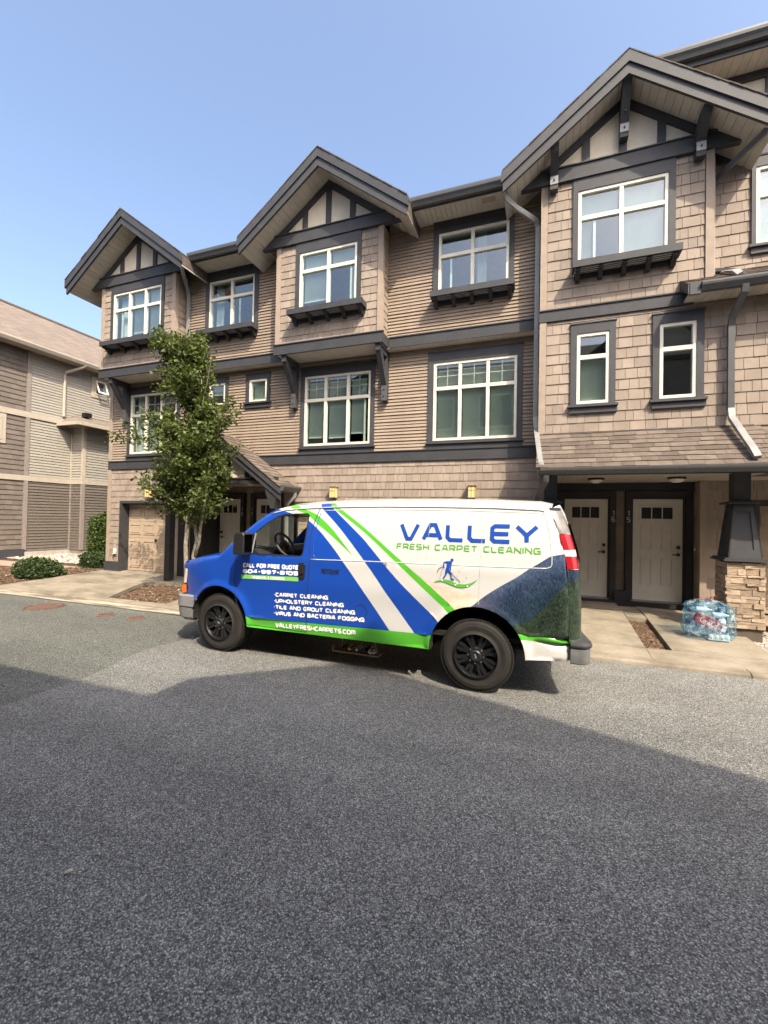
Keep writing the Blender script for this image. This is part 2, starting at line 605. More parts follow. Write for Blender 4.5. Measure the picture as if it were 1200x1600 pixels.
def asphalt(name, dark, light, tint, stain):
    m, nt, p, out = newmat(name)
    pos = N(nt, 'ShaderNodeNewGeometry').outputs['Position']
    v = N(nt, 'ShaderNodeTexVoronoi')
    v.inputs['Scale'].default_value = 138
    nt.links.new(pos, v.inputs['Vector'])
    sp = N(nt, 'ShaderNodeSeparateColor')
    nt.links.new(v.outputs['Color'], sp.inputs[0])
    r1 = ramp(nt, sp.outputs[0], [(0.0, dark), (0.45, tuple(0.55 * a + 0.45 * b for a, b in zip(dark, light))), (0.82, light), (1.0, tuple(min(1, 1.5 * c) for c in light))])
    v2 = N(nt, 'ShaderNodeTexVoronoi')
    v2.inputs['Scale'].default_value = 310
    nt.links.new(pos, v2.inputs['Vector'])
    sp2 = N(nt, 'ShaderNodeSeparateColor')
    nt.links.new(v2.outputs['Color'], sp2.inputs[0])
    r2 = ramp(nt, sp2.outputs[1], [(0.0, 0.62), (1.0, 1.35)])
    c = mixc(nt, 1.0, r1, r2, 'MULTIPLY')
    edge = ramp(nt, v.outputs['Distance'], [(0.30, 1.0), (0.70, 0.45)])
    c = mixc(nt, 1.0, c, edge, 'MULTIPLY')
    big = ramp(nt, noise(nt, 0.55, 6, 0.62), [(0.3, 1 - stain), (0.72, 1 + stain)])
    c = mixc(nt, 1.0, c, big, 'MULTIPLY')
    mid = ramp(nt, noise(nt, 5.0, 5, 0.7), [(0.3, 0.90), (0.7, 1.08)])
    c = mixc(nt, 1.0, c, mid, 'MULTIPLY')
    spots = ramp(nt, noise(nt, 1.9, 2, 0.4), [(0.70, 1.0), (0.76, 0.8)])
    c = mixc(nt, 1.0, c, spots, 'MULTIPLY')
    # wheel-polished lanes and a few oil drips
    tr_ = ramp(nt, noise(nt, 0.8, 3, 0.5, (0.22, 1.6, 1)), [(0.40, 0.90), (0.62, 1.07)])
    c = mixc(nt, 1.0, c, tr_, 'MULTIPLY')
    oil = ramp(nt, noise(nt, 3.1, 2, 0.35), [(0.735, 1.0), (0.775, 0.62)])
    c = mixc(nt, 1.0, c, oil, 'MULTIPLY')
    c = mixc(nt, 1.0, c, tint, 'MULTIPLY')
    nt.links.new(c, p.inputs['Base Color'])
    p.inputs['Roughness'].default_value = 0.85
    p.inputs['Specular IOR Level'].default_value = 0.35
    h = math_(nt, 'SUBTRACT', 1.0, v.outputs['Distance'])
    bump(nt, p, h, 0.9, 0.006)
    MATS[name] = m


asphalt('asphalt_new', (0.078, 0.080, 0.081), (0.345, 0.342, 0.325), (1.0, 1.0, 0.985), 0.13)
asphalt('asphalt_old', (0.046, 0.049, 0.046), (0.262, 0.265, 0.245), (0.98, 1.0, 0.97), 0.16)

m, nt, p, out = newmat('concrete')
c = ramp(nt, noise(nt, 2.2, 7, 0.65), [(0.3, (0.185, 0.16, 0.12)), (0.68, (0.295, 0.255, 0.20))])
gr = noise(nt, 260, 2, 0.6)
c = mixc(nt, 1.0, c, ramp(nt, gr, [(0.3, 0.78), (0.7, 1.18)]), 'MULTIPLY')
st = ramp(nt, noise(nt, 0.9, 6, 0.7, (1, 2.2, 1)), [(0.36, 0.60), (0.52, 1.0)])
c = mixc(nt, 1.0, c, st, 'MULTIPLY')
nt.links.new(c, p.inputs['Base Color'])
p.inputs['Roughness'].default_value = 0.9
p.inputs['Specular IOR Level'].default_value = 0.25
bump(nt, p, gr, 0.5, 0.003)
MATS['concrete'] = m

m, nt, p, out = newmat('gutter_concrete')
f = noise(nt, 1.1, 6, 0.7, (0.6, 5, 1))
c = ramp(nt, f, [(0.40, (0.10, 0.085, 0.07)), (0.56, (0.40, 0.35, 0.27))])
c = mixc(nt, 1.0, c, ramp(nt, noise(nt, 200, 2), [(0.3, 0.8), (0.7, 1.2)]), 'MULTIPLY')
nt.links.new(c, p.inputs['Base Color'])
p.inputs['Roughness'].default_value = 0.9
MATS['gutter_concrete'] = m
mat('mulch', (0.085, 0.058, 0.042), 0.95, nvar=0.35, nscale=30, bmp=0.9, bscale=70, bdist=0.012, spec=0.1)
mat('chip', (0.12, 0.08, 0.055), 0.9, var=0.6, nvar=0.2, nscale=40, spec=0.1)
mat('chip_pale', (0.33, 0.27, 0.20), 0.9, var=0.45, nvar=0.2, spec=0.1)
mat('pebble', (0.36, 0.31, 0.27), 0.85, var=0.5, nvar=0.15, nscale=30, spec=0.25)
mat('path_paver', (0.30, 0.225, 0.175), 0.9, nvar=0.15, nscale=4, bmp=0.5, bscale=90, spec=0.2)
mat('soil', (0.10, 0.085, 0.065), 0.95, nvar=0.3)


def sheet(name, poly, z, mt, zf=None, kind='structure'):
    mb = MB()
    mb.add([(x, y, (zf(y) + z) if zf else z) for x, y in poly], [tuple(range(len(poly)))])
    return mb.build(name, mt, kind=kind)


sheet('ground', [(-400, -400), (400, -400), (400, 400), (-400, 400)], -0.06, 'soil')
SEAM = [(-4.72, -40), (-4.74, 2.0), (-4.76, 3.45), (-4.98, 4.2), (-5.0, 4.6), (-4.9, 5.0), (-4.75, 5.6), (-4.6, 6.47)]
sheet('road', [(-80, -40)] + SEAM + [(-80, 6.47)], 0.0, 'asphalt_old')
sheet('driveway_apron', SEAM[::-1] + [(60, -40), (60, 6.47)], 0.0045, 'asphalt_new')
sheet('gutter_pan', [(-80, 6.12), (-4.8, 6.14), (-4.8, 6.47), (-80, 6.47)], 0.013, 'gutter_concrete')

kerb = MB().ext([(6.42, -0.05), (6.44, 0.035), (6.465, 0.058), (6.62, 0.06), (6.62, -0.05)], 'x', -80, -79.5).build('kerb', 'concrete', kind='structure')
x = -30.0
while x < 12:
    L = 3.0 if x < -14 else 2.4
    MB().ext([(6.42, -0.05), (6.44, 0.035), (6.465, 0.058), (6.617, 0.06), (6.617, -0.05)], 'x', x + 0.006, x + L - 0.006).build('kerb_stone', 'concrete', kerb)
    x += L

drive = sheet('driveway', [(-12.6, 6.6), (9, 6.6), (9, 10.4), (-12.6, 10.4)], -0.09, 'mulch', zf=gz)


def slab(poly):
    n = len(poly)
    mb = MB()
    mb.add([(x, y, gz(y)) for x, y in poly] + [(x, y, gz(y) - 0.085) for x, y in poly],
           [tuple(range(n)), tuple(range(2 * n - 1, n - 1, -1))] + [(i, n + i, n + (i + 1) % n, (i + 1) % n) for i in range(n)])
    return mb.build('slab', 'concrete', drive)


g_ = 0.006
slab([(-12.25, 6.626), (-8.62, 6.626), (-8.98, 7.5), (-12.0, 7.5)])
slab([(-11.99, 7.512), (-8.99, 7.512), (-9.12, 7.98), (-8.35, 8.12), (-8.35, 8.845), (-11.62, 8.845)])
slab([(-11.1, 8.855), (-8.8, 8.855), (-8.8, 9.3), (-11.1, 9.3)])
slab([(-8.34, 8.12), (-7.02, 8.12), (-7.02, 8.845), (-8.34, 8.845)])
xs = [-7.01, -5.0, -3.2, -1.3, 0.2, 1.40]
for a, b in zip(xs[:-1], xs[1:]):
    slab([(a, 6.626), (b - g_, 6.626), (b - g_, 7.02), (a, 7.02)])
    slab([(a, 7.03), (b - g_, 7.03), (b - g_, 7.9), (a, 7.9)])
    slab([(a, 7.912), (b - g_, 7.912), (b - g_, 8.845), (a, 8.845)])
slab([(-8.55, 8.855), (-5.6, 8.855), (-5.6, 10.2), (-8.55, 10.2)])
slab([(-5.5, 8.855), (-0.2, 8.855), (-0.2, 9.2), (-5.5, 9.2)])
slab([(0.0, 8.855), (1.40, 8.855), (1.40, 10.2), (0.0, 10.2)])
slab([(1.40, 6.626), (3.0, 6.626), (3.0, 7.02), (1.40, 7.02)])
slab([(3.006, 6.626), (8.5, 6.626), (8.5, 7.02), (3.006, 7.02)])
slab([(1.41, 8.52), (1.71, 8.52), (1.71, 9.4), (1.41, 9.4)])
slab([(1.72, 7.03), (2.93, 7.03), (2.90, 7.9), (1.72, 7.9)])
slab([(1.72, 7.912), (2.90, 7.912), (2.86, 8.6), (1.72, 8.845)])
slab([(1.72, 8.855), (2.95, 8.6), (2.95, 9.3), (1.72, 9.5)])
slab([(3.55, 7.03), (8.5, 7.03), (8.5, 8.6), (3.5, 8.6)])
slab([(3.45, 8.61), (8.5, 8.61), (8.5, 9.6), (3.3, 9.6)])



def bed_z(x, y):
    return max(0.055, min(0.26, 0.055 + (y - 6.62) * 0.085))


mb = MB()
poly_rows = [6.62, 7.2, 7.8, 8.4, 8.85, 12.0]
for y0, y1 in zip(poly_rows[:-1], poly_rows[1:]):
    def xr(y):
        return -12.26 + (y - 6.62) * 0.3 if y < 8.85 else -11.59
    mb.add([(-40, y0, bed_z(0, y0)), (xr(y0), y0, bed_z(0, y0)), (xr(y1), y1, bed_z(0, y1)), (-40, y1, bed_z(0, y1))], [(0, 1, 2, 3)])
mb.build('garden_bed', 'mulch', kind='structure')
mb = MB()
for (a, b, c_, d) in (((-40, 8.05), (-13.1, 8.3), (-12.6, 8.85), (-40, 9.2)),):
    mb.add([(*q, bed_z(0, q[1]) + 0.012) for q in (a, b, c_, d)], [(0, 1, 2, 3)])
mb.add([(*q, bed_z(0, q[1]) + 0.02) for q in ((-40, 9.35), (-15.6, 9.9), (-16.9, 10.9), (-40, 10.9))], [(0, 1, 2, 3)], 1)
mb.build('path', ['path_paver', 'concrete'], kind='structure')


def scatter(name, mt, n, sample, size, squash, label, seed, z=bed_z):
    r = random.Random(seed)
    mb = MB()
    for _ in range(n):
        x, y = sample(r)
        s = r.uniform(*size)
        M = Matrix.Translation((x, y, z(x, y) + s * 0.2)) @ Matrix.Rotation(r.uniform(0, 6.28), 4, 'Z') @ Matrix.Rotation(r.uniform(-0.5, 0.5), 4, 'X') @ Matrix.Rotation(r.uniform(-0.4, 0.4), 4, 'Y')
        a, b, c_ = s, s * r.uniform(*squash), s * r.uniform(0.2, 0.45)
        vs = [M @ Vector(q) for q in ((-a, -b * .6, 0), (a * .7, -b, 0), (a, b * .5, 0), (-a * .5, b, 0), (-a * .6, -b * .3, c_), (a * .5, -b * .5, c_), (a * .6, b * .4, c_), (-a * .3, b * .6, c_))]
        mb.add(vs, [(4, 5, 6, 7), (0, 1, 5, 4), (1, 2, 6, 5), (2, 3, 7, 6), (3, 0, 4, 7)])
    return mb.build(name, mt, kind='stuff', label=label, category='ground cover')


def tri_sample(polys):
    tr = []
    for P in polys:
        for i in range(1, len(P) - 1):
            a, b, c_ = P[0], P[i], P[i + 1]
            tr.append((abs((b[0] - a[0]) * (c_[1] - a[1]) - (c_[0] - a[0]) * (b[1] - a[1])), a, b, c_))
    tot = sum(t[0] for t in tr)

    def f(r):
        k = r.random() * tot
        for ar, a, b, c_ in tr:
            if k < ar:
                break
            k -= ar
        u, v = r.random(), r.random()
        if u + v > 1:
            u, v = 1 - u, 1 - v
        return (a[0] + u * (b[0] - a[0]) + v * (c_[0] - a[0]), a[1] + u * (b[1] - a[1]) + v * (c_[1] - a[1]))
    return f


low = lambda x, y: gz(y) - 0.075
BEDL = [(-8.6, 6.66), (-9.05, 7.95), (-8.35, 8.1), (-7.05, 8.1), (-7.05, 6.66)]
scatter('bark_mulch', 'chip', 2600, tri_sample([BEDL]), (0.012, 0.035), (0.3, 0.7), 'brown bark mulch around the street tree trunk', 1, low)
scatter('bark_mulch', 'chip', 1500, tri_sample([[(1.42, 7.04), (1.70, 7.04), (1.70, 8.5), (1.42, 8.5)]]), (0.01, 0.03), (0.3, 0.7), 'brown bark mulch strip between the two entry slabs', 2, low)
scatter('bark_mulch', 'chip', 4500, tri_sample([[(-19, 6.68), (-12.35, 6.68), (-11.7, 8.8), (-12.6, 8.8), (-13.1, 8.25), (-19, 8.0)]]), (0.015, 0.04), (0.3, 0.7), 'brown bark mulch bed around the low round shrub', 3)
scatter('pale_litter', 'chip_pale', 500, tri_sample([[(-19, 6.68), (-12.35, 6.68), (-11.7, 8.8), (-12.6, 8.8), (-13.1, 8.25), (-19, 8.0)], BEDL]), (0.012, 0.03), (0.3, 0.7), 'pale dry leaf litter lying on the bark mulch', 4, lambda x, y: bed_z(x, y) if x < -10 else gz(y) - 0.07)
scatter('river_gravel', 'pebble', 1500, tri_sample([[(2.96, 7.05), (3.52, 7.05), (3.46, 8.55), (2.92, 8.55)]]), (0.015, 0.035), (0.6, 0.95), 'grey river gravel strip beside the stone pillar', 5, low)
scatter('river_gravel', 'pebble', 3500, tri_sample([[(-17, 9.3), (-13.0, 9.3), (-12.0, 11.6), (-17, 11.6)]]), (0.03, 0.07), (0.6, 0.95), 'pale pebbles along the foot of the neighbouring house', 6)
# ------------------------------------------------------------------ townhouse parts
Y0, Y3, YB = 8.8, 8.6, 8.22
CASINGS = {}


def window(th, Y, fx0, fx1, fz0, fz1, mull=(), transom=None, cas=None, sill=True, grille=False, blinds=(), slider=None, curtain=(), top_ext=0.0):
    """cream vinyl window in a dark casing; cas = (x0, x1, z0, z1) outer edge of the casing"""
    fwid = 0.052
    mb = MB()
    mb.box(fx0, fx0 + fwid, Y - 0.03, Y + 0.06, fz0, fz1)
    mb.box(fx1 - fwid, fx1, Y - 0.03, Y + 0.06, fz0, fz1)
    mb.box(fx0 + fwid, fx1 - fwid, Y - 0.032, Y + 0.06, fz1 - fwid, fz1)
    mb.box(fx0 + fwid, fx1 - fwid, Y - 0.032, Y + 0.06, fz0, fz0 + fwid)
    xs = [fx0 + fwid] + [m for m in mull] + [fx1 - fwid]
    zs = [fz0 + fwid] + ([transom] if transom else []) + [fz1 - fwid]
    for m in mull:
        mb.box(m - 0.032, m + 0.032, Y - 0.026, Y + 0.05, fz0 + fwid, fz1 - fwid)
    if transom:
        for a, b in zip(xs[:-1], xs[1:]):
            mb.box(a + (0.032 if a in mull else 0), b - (0.032 if b in mull else 0), Y - 0.024, Y + 0.05, transom - 0.035, transom + 0.035)
    w = mb.build('window', 'vinyl_white', th)
    for i, (a, b) in enumerate(zip(xs[:-1], xs[1:])):
        for j, (c, d) in enumerate(zip(zs[:-1], zs[1:])):
            a2, b2 = a + (0.032 if a in mull else 0), b - (0.032 if b in mull else 0)
            c2, d2 = c + (0.035 if c == transom else 0), d - (0.035 if d == transom else 0)
            mb = MB()
            mb.box(a2, b2, Y + 0.010, Y + 0.016, c2, d2)
            mb.build('pane', 'glass', w)
            if slider is not None and i == slider[0] and (j == 0):      # sash rail of an opening light
                sx = a2 + (b2 - a2) * slider[1]
                MB().box(sx - 0.02, sx + 0.02, Y + 0.018, Y + 0.04, c2, d2).build('sash', 'vinyl_white', w)
            if grille and j == 1:
                mm, zz = (a2 + b2) / 2, (c2 + d2) / 2
                g = MB()
                g.box(mm - 0.008, mm + 0.008, Y + 0.018, Y + 0.026, c2, d2)
                g.box(a2, mm - 0.008, Y + 0.018, Y + 0.026, zz - 0.008, zz + 0.008)
                g.box(mm + 0.008, b2, Y + 0.018, Y + 0.026, zz - 0.008, zz + 0.008)
                g.build('grille', 'vinyl_white', w)
    for (a, b, zt, zb, tilt) in blinds:
        g = MB()
        z = zt
        g.box(a, b, Y + 0.075, Y + 0.115, zt, zt + 0.03)
        while z > zb:
            M = Matrix.Translation(((a + b) / 2, Y + 0.095, z - 0.012)) @ Matrix.Rotation(R(-tilt), 4, 'X')
            g.box(-(b - a) / 2, (b - a) / 2, -0.024, 0.024, -0.0012, 0.0012, M=M)
            z -= 0.043
        g.box(a, b, Y + 0.08, Y + 0.11, zb - 0.03, zb - 0.012)
        g.build('blind', 'blind', w)
    for (a, b) in curtain:
        g = MB()
        n = 14
        pts = [(a + (b - a) * i / n, Y + 0.16 + 0.025 * math.sin(i * 2.1)) for i in range(n + 1)]
        for i in range(n):
            g.add([(*pts[i], fz0), (*pts[i + 1], fz0), (*pts[i + 1], fz1), (*pts[i], fz1)], [(0, 1, 2, 3)])
        g.build('curtain', 'curtain', w)
    x0, x1, z0, z1 = cas
    g = MB()
    g.box(x0, fx0, Y - 0.045, Y + 0.02, z0, z1)
    g.box(fx1, x1, Y - 0.045, Y + 0.02, z0, z1)
    g.box(fx0, fx1, Y - 0.047, Y + 0.02, fz1, z1)
    if z0 < fz0:
        g.box(fx0, fx1, Y - 0.043, Y + 0.02, z0, fz0)
    g.build('casing', 'trim_dark', w)
    MB().box(x0 - 0.015, x1 + 0.015, Y - 0.06, Y, z1, z1 + 0.018).build('drip_cap', 'trim_dark', w)
    if sill:
        s = MB()
        s.box(x0 - 0.04, x1 + 0.04, Y - 0.095, Y + 0.02, z0 - 0.04, z0)
        s.box(x0 - 0.01, x1 + 0.03, Y - 0.055, Y + 0.02, z0 - 0.14, z0 - 0.04)
        s.build('sill', 'trim_dark', w)
    CASINGS.setdefault((th.name, Y), []).append((x0, x1, z0 - (0.14 if sill else 0), z1 + 0.018))
    return (fx0 + 0.01, fx1 - 0.01, fz0 + 0.01, fz1 - 0.01)


def planter(th, Y, x0, x1, zt, d):
    """slatted window-box shelf on five brackets under an upper window"""
    yf = Y - d
    s = MB()
    s.box(x0, x1, yf, yf + 0.035, zt - 0.115, zt)
    s.box(x0, x0 + 0.035, yf + 0.035, Y - 0.03, zt - 0.112, zt - 0.003)
    s.box(x1 - 0.035, x1, yf + 0.035, Y - 0.03, zt - 0.112, zt - 0.003)
    p = s.build('planter_shelf', 'trim_dark', th)
    n = 4
    w_ = (d - 0.075) / n
    for i in range(n):
        a = yf + 0.045 + i * w_
        MB().box(x0 + 0.04, x1 - 0.04, a, a + w_ - 0.016, zt - 0.105, zt - 0.08).build('slat', 'trim_dark', p)
    MB().box(x0 + 0.03, x1 - 0.03, Y - 0.05, Y - 0.022, zt - 0.20, zt - 0.108).build('ledger', 'dark_wood', p)  # dark board added to deepen the shade under the shelf
    for i in range(5):
        xx = x0 + 0.09 + (x1 - x0 - 0.18) * i / 4
        zb = zt - 0.107
        poly = [(yf + 0.04, zb), (Y - 0.02, zb), (Y - 0.02, zb - 0.15), (Y - 0.09, zb - 0.145), (yf + 0.17, zb - 0.10), (yf + 0.10, zb - 0.055), (yf + 0.04, zb - 0.045)]
        MB().ext(poly, 'x', xx - 0.035, xx + 0.035).build('bracket', 'dark_wood', p)


def gutter(th, x0, x1, yb, z, hh=0.15, dd=0.13, name='gutter'):
    """K-style gutter along X; yb = back (fascia) plane, z = bottom"""
    prof = [(yb, z), (yb - dd * 0.55, z), (yb - dd * 0.72, z + hh * 0.30), (yb - dd * 0.95, z + hh * 0.55), (yb - dd, z + hh * 0.80), (yb - dd, z + hh), (yb - dd + 0.012, z + hh), (yb - dd + 0.012, z + hh * 0.8), (yb - dd * 0.7, z + hh * 0.35), (yb - dd * 0.5, z + 0.012), (yb, z + 0.012)]
    mb = MB().ext(prof, 'x', x0, x1)
    mb.ext(prof[:6] + [(yb, z + hh)], 'x', x0 - 0.004, x0)
    mb.ext(prof[:6] + [(yb, z + hh)], 'x', x1, x1 + 0.004)
    return mb.build(name, 'gutter_grey', th)


SL = 0.755


def gable(th, xc, zs=9.13, half=1.255, ext=1.935, Yw=YB, Yr=7.68, Yback=11.5, brackets=False, beam=(7.88, 8.12)):
    """projecting gable: soffit boards, roof, doubled rake boards, stucco panels and half-timber"""
    c = 1 / math.sqrt(1 + SL * SL)
    zb0, zb1 = beam
    # roof slopes
    for sgn in (-1, 1):
        mb = MB()
        P = lambda dx, off: (xc + sgn * dx, zs - SL * dx + off)
        mb.ext([P(0, 0.03), P(ext, 0.03), P(ext, 0.28), P(0, 0.28)], 'y', Yr + 0.03, Yback)
        rf = mb.build('gable_roof', 'roof_dark', th)
        # shingle edge drip proud of the rake
        n = 13
        for i in range(n):
            a, b = ext * i / n - (0.02 if i else 0), ext * (i + 1) / n + 0.01
            mb = MB().ext([P(a, 0.283 + 0.006), P(b, 0.283), P(b, 0.31), P(a, 0.305)], 'y', Yr - 0.035 - rnd.uniform(0, 0.012), Yr + 0.5)
            mb.build('roof_shingle', 'roof_dark', rf)
        # rake boards: upper proud, lower set back
        MB().ext([P(0, 0.10), P(ext + 0.03, 0.10), P(ext + 0.03, 0.285), P(0, 0.285)], 'y', Yr - 0.03, Yr + 0.03).build('rake_board', 'trim_dark', th)
        MB().ext([P(0, -0.075), P(ext, -0.075), P(ext, 0.10), P(0, 0.10)], 'y', Yr, Yr + 0.045).build('rake_board', 'trim_dark', th)
        # end block at the foot
        # soffit boards, running front to back
        L = ext / c
        nb = 17
        for i in range(nb):
            a, b = ext * i / nb + 0.003, ext * (i + 1) / nb - 0.003
            mb = MB().ext([P(a, 0.0), P(b, 0.0), P(b, 0.022), P(a, 0.022)], 'y', Yr + 0.05, (Yw - 0.005) if a < half - 0.05 else Y3 + 0.05)
            mb.build('soffit_board', 'soffit', th)
        # sloping timber under the soffit
        MB().ext([P(0.0, -0.003), P(1.40, -0.003), P(1.40, -0.16), P(0.0, -0.16)], 'y', Yw - 0.05, Yw + 0.02).build('rake_timber', 'trim_dark', th)
    # beam with raked ends
    e0, e1 = (zs - zb0) / SL - 0.004, (zs - zb1) / SL - 0.004
    MB().ext([(xc - e0, zb0), (xc + e0, zb0), (xc + e1, zb1), (xc - e1, zb1)], 'y', Yw - 0.075, Yw + 0.03).build('beam', 'trim_dark', th)
    MB().box(xc - e1, xc + e1, Yw - 0.1, Yw - 0.0, zb1 + 0.001, zb1 + 0.02).build('beam_cap', 'trim_dark', th)
    # stucco panels between upright timbers
    ups = (-0.57, 0.0, 0.57)
    st = [-(zs - zb1) / SL] + list(ups) + [(zs - zb1) / SL]
    for u in ups:
        h = zs - SL * abs(u) - 0.12
        MB().box(xc + u - 0.06, xc + u + 0.06, Yw - 0.045, Yw + 0.02, zb1 + 0.02, h).build('timber', 'trim_dark', th)
    for a, b in zip(st[:-1], st[1:]):
        za, zb_ = zs - SL * abs(a), zs - SL * abs(b)
        MB().ext([(xc + a + 0.001, zb1 - 0.02), (xc + b - 0.001, zb1 - 0.02), (xc + b - 0.001, max(zb_, zb1 - 0.01)), (xc + a + 0.001, max(za, zb1 - 0.01))], 'y', Yw - 0.012, Yw + 0.03).build('stucco_panel', 'stucco', th)
    if brackets:
        for bx, zlow in ((xc, 8.34), (xc - 1.09, 7.72), (xc + 1.09, 7.72)):
            ztop = zs - SL * abs(bx - xc) - 0.03
            poly = [(Yw - 0.03, zlow), (Yw - 0.16, zlow), (Yw - 0.16, zlow + 0.25), (Yr + 0.12, ztop - 0.10), (Yr + 0.06, ztop), (Yr + 0.25, ztop), (Yw - 0.03, ztop - 0.12)]
            b = MB().ext(poly, 'x', bx - 0.065, bx + 0.065).build('outrigger', 'trim_dark', th)
            MB().box(bx - 0.066, bx + 0.066, Yw - 0.172, Yw - 0.16, zlow + 0.08, zlow + 0.22).build('plate', 'downspout_grey', b)
            for zz in (zlow + 0.15, zlow + 0.36):
                MB().lathe([(0.0, -0.02), (0.014, -0.018), (0.014, 0.0)], (bx, Yw - 0.172 + (0.02 if zz > zlow + .2 else 0) - (0.1 if zz > zlow + .3 else 0), zz), n=8).build('bolt', 'metal_dark', b)


def knee(th, x, Yw, Yo, zt, mt='trim_dark'):
    """knee brace under an overhanging bay"""
    s = MB()
    s.box(x - 0.06, x + 0.06, Yw - 0.15, Yw - 0.02, zt - 1.08, zt - 0.002)
    b = s.build('knee_brace', mt, th)
    MB().box(x - 0.058, x + 0.058, Yo, Yw - 0.15, zt - 0.14, zt - 0.004).build('arm', mt, b)
    poly = [(Yo + 0.02, zt - 0.14), (Yo + 0.17, zt - 0.14), (Yw - 0.151, zt - 0.56), (Yw - 0.151, zt - 0.76)]
    MB().ext(poly, 'x', x - 0.052, x + 0.052).build('strut', mt, b)
    MB().box(x - 0.061, x + 0.061, Yw - 0.158, Yw - 0.15, zt - 1.075, zt - 0.75).build('plate', 'gutter_grey', b)
    for zz in (zt - 0.98, zt - 0.84):
        MB().lathe([(0.0, -0.016), (0.013, -0.014), (0.013, 0.0)], (x, Yw - 0.158, zz), n=8).build('bolt', 'metal_dark', b)


def door(th, Y, x0, x1, z0, z1, mt, hinge=1, lites=3, num=None, numside=1):
    d = MB()
    d.box(x0, x1, Y, Y + 0.045, z0, z1)
    o = d.build('door', mt, th)
    w_ = x1 - x0
    gz0, gz1 = z1 - 0.39, z1 - 0.16
    gx0, gx1 = x0 + w_ * 0.17, x1 - w_ * 0.19
    f = MB()
    for a, b, c, e in ((gx0 - .035, gx1 + .035, gz1, gz1 + .035), (gx0 - .035, gx1 + .035, gz0 - .035, gz0), (gx0 - .035, gx0, gz0, gz1), (gx1, gx1 + .035, gz0, gz1)):
        f.box(a, b, Y - 0.015, Y - 0.001, c, e)
    f.build('lite_frame', mt, o)
    for i in range(lites):
        a = gx0 + (gx1 - gx0) * i / lites
        b = gx0 + (gx1 - gx0) * (i + 1) / lites
        MB().box(a + 0.008, b - 0.008, Y - 0.006, Y - 0.001, gz0 + 0.004, gz1 - 0.004).build('pane', 'black', o)
        if i:
            MB().box(a - 0.008, a + 0.008, Y - 0.013, Y - 0.001, gz0, gz1).build('muntin', mt, o)
    for (a, b) in ((x0 + w_ * 0.17, x0 + w_ * 0.40), (x1 - w_ * 0.42, x1 - w_ * 0.19)):
        for (c, e) in ((z0 + 0.30, z0 + 0.83), (z0 + 0.99, z0 + 1.50)):
            p = MB()
            for q in ((a, b, e - .02, e), (a, b, c, c + .02), (a, a + .02, c + .02, e - .02), (b - .02, b, c + .02, e - .02)):
                p.box(q[0], q[1], Y - 0.016, Y - 0.001, q[2], q[3])
            p.box(a + .035, b - .035, Y - 0.006, Y - 0.001, c + .035, e - .035)
            p.build('panel', mt, o)
    hx = x1 - 0.07 if hinge > 0 else x0 + 0.07
    MB().lathe([(0, -0.05), (0.028, -0.045), (0.03, -0.012), (0.036, -0.001)], (hx, Y, z0 + 1.06), n=14).build('deadbolt', 'metal_dark', o)
    h = MB().lathe([(0, -0.05), (0.02, -0.045), (0.022, -0.012), (0.034, -0.001)], (hx, Y, z0 + 0.92), n=14)
    h.box(hx - 0.11 * hinge if hinge > 0 else hx, hx if hinge > 0 else hx + 0.11, Y - 0.062, Y - 0.046, z0 + 0.91, z0 + 0.93)
    h.build('handle', 'metal_dark', o)
    c = MB()
    for q in ((x0 - 0.14, x0 - 0.03, z0 - 0.02, z1 + 0.16), (x1 + 0.03, x1 + 0.14, z0 - 0.02, z1 + 0.16)):
        c.box(q[0], q[1], Y - 0.09, Y + 0.04, q[2], q[3])
    c.box(x0 - 0.03, x1 + 0.03, Y - 0.088, Y + 0.04, z1 + 0.05, z1 + 0.16)
    c.box(x0 - 0.03, x0 - 0.002, Y - 0.03, Y + 0.04, z0, z1 + 0.05)
    c.box(x1 + 0.002, x1 + 0.03, Y - 0.03, Y + 0.04, z0, z1 + 0.05)
    c.box(x0 - 0.002, x1 + 0.002, Y - 0.03, Y + 0.04, z1 + 0.003, z1 + 0.05)
    c.build('casing', 'dark_wood', o)
    MB().box(x0 - 0.03, x1 + 0.03, Y - 0.07, Y + 0.04, z0 - 0.03, z0 - 0.004).build('threshold', 'downspout_grey', o)
    MB().box(x0 - 0.14, x1 + 0.14, Y - 0.14, Y + 0.04, z0 - 0.12, z0 - 0.03).build('step', 'dark_wood', o)
    if num:
        nx = (x1 + 0.055) if numside > 0 else (x0 - 0.125)
        for k, ch in enumerate(num):
            t = MB()
            zt = z1 - 0.235 - k * 0.125
            f2 = lambda x, z, l: Vector((x, Y - 0.094 - l, z))
            wdt = 0.035 if ch == '1' else 0.062
            text_mesh(t, ch, nx + 0.035 - wdt / 2, nx + 0.035 + wdt / 2, zt - 0.105, zt, 0.014, f2)
            t.build('number', 'metal_light', o)
    return o


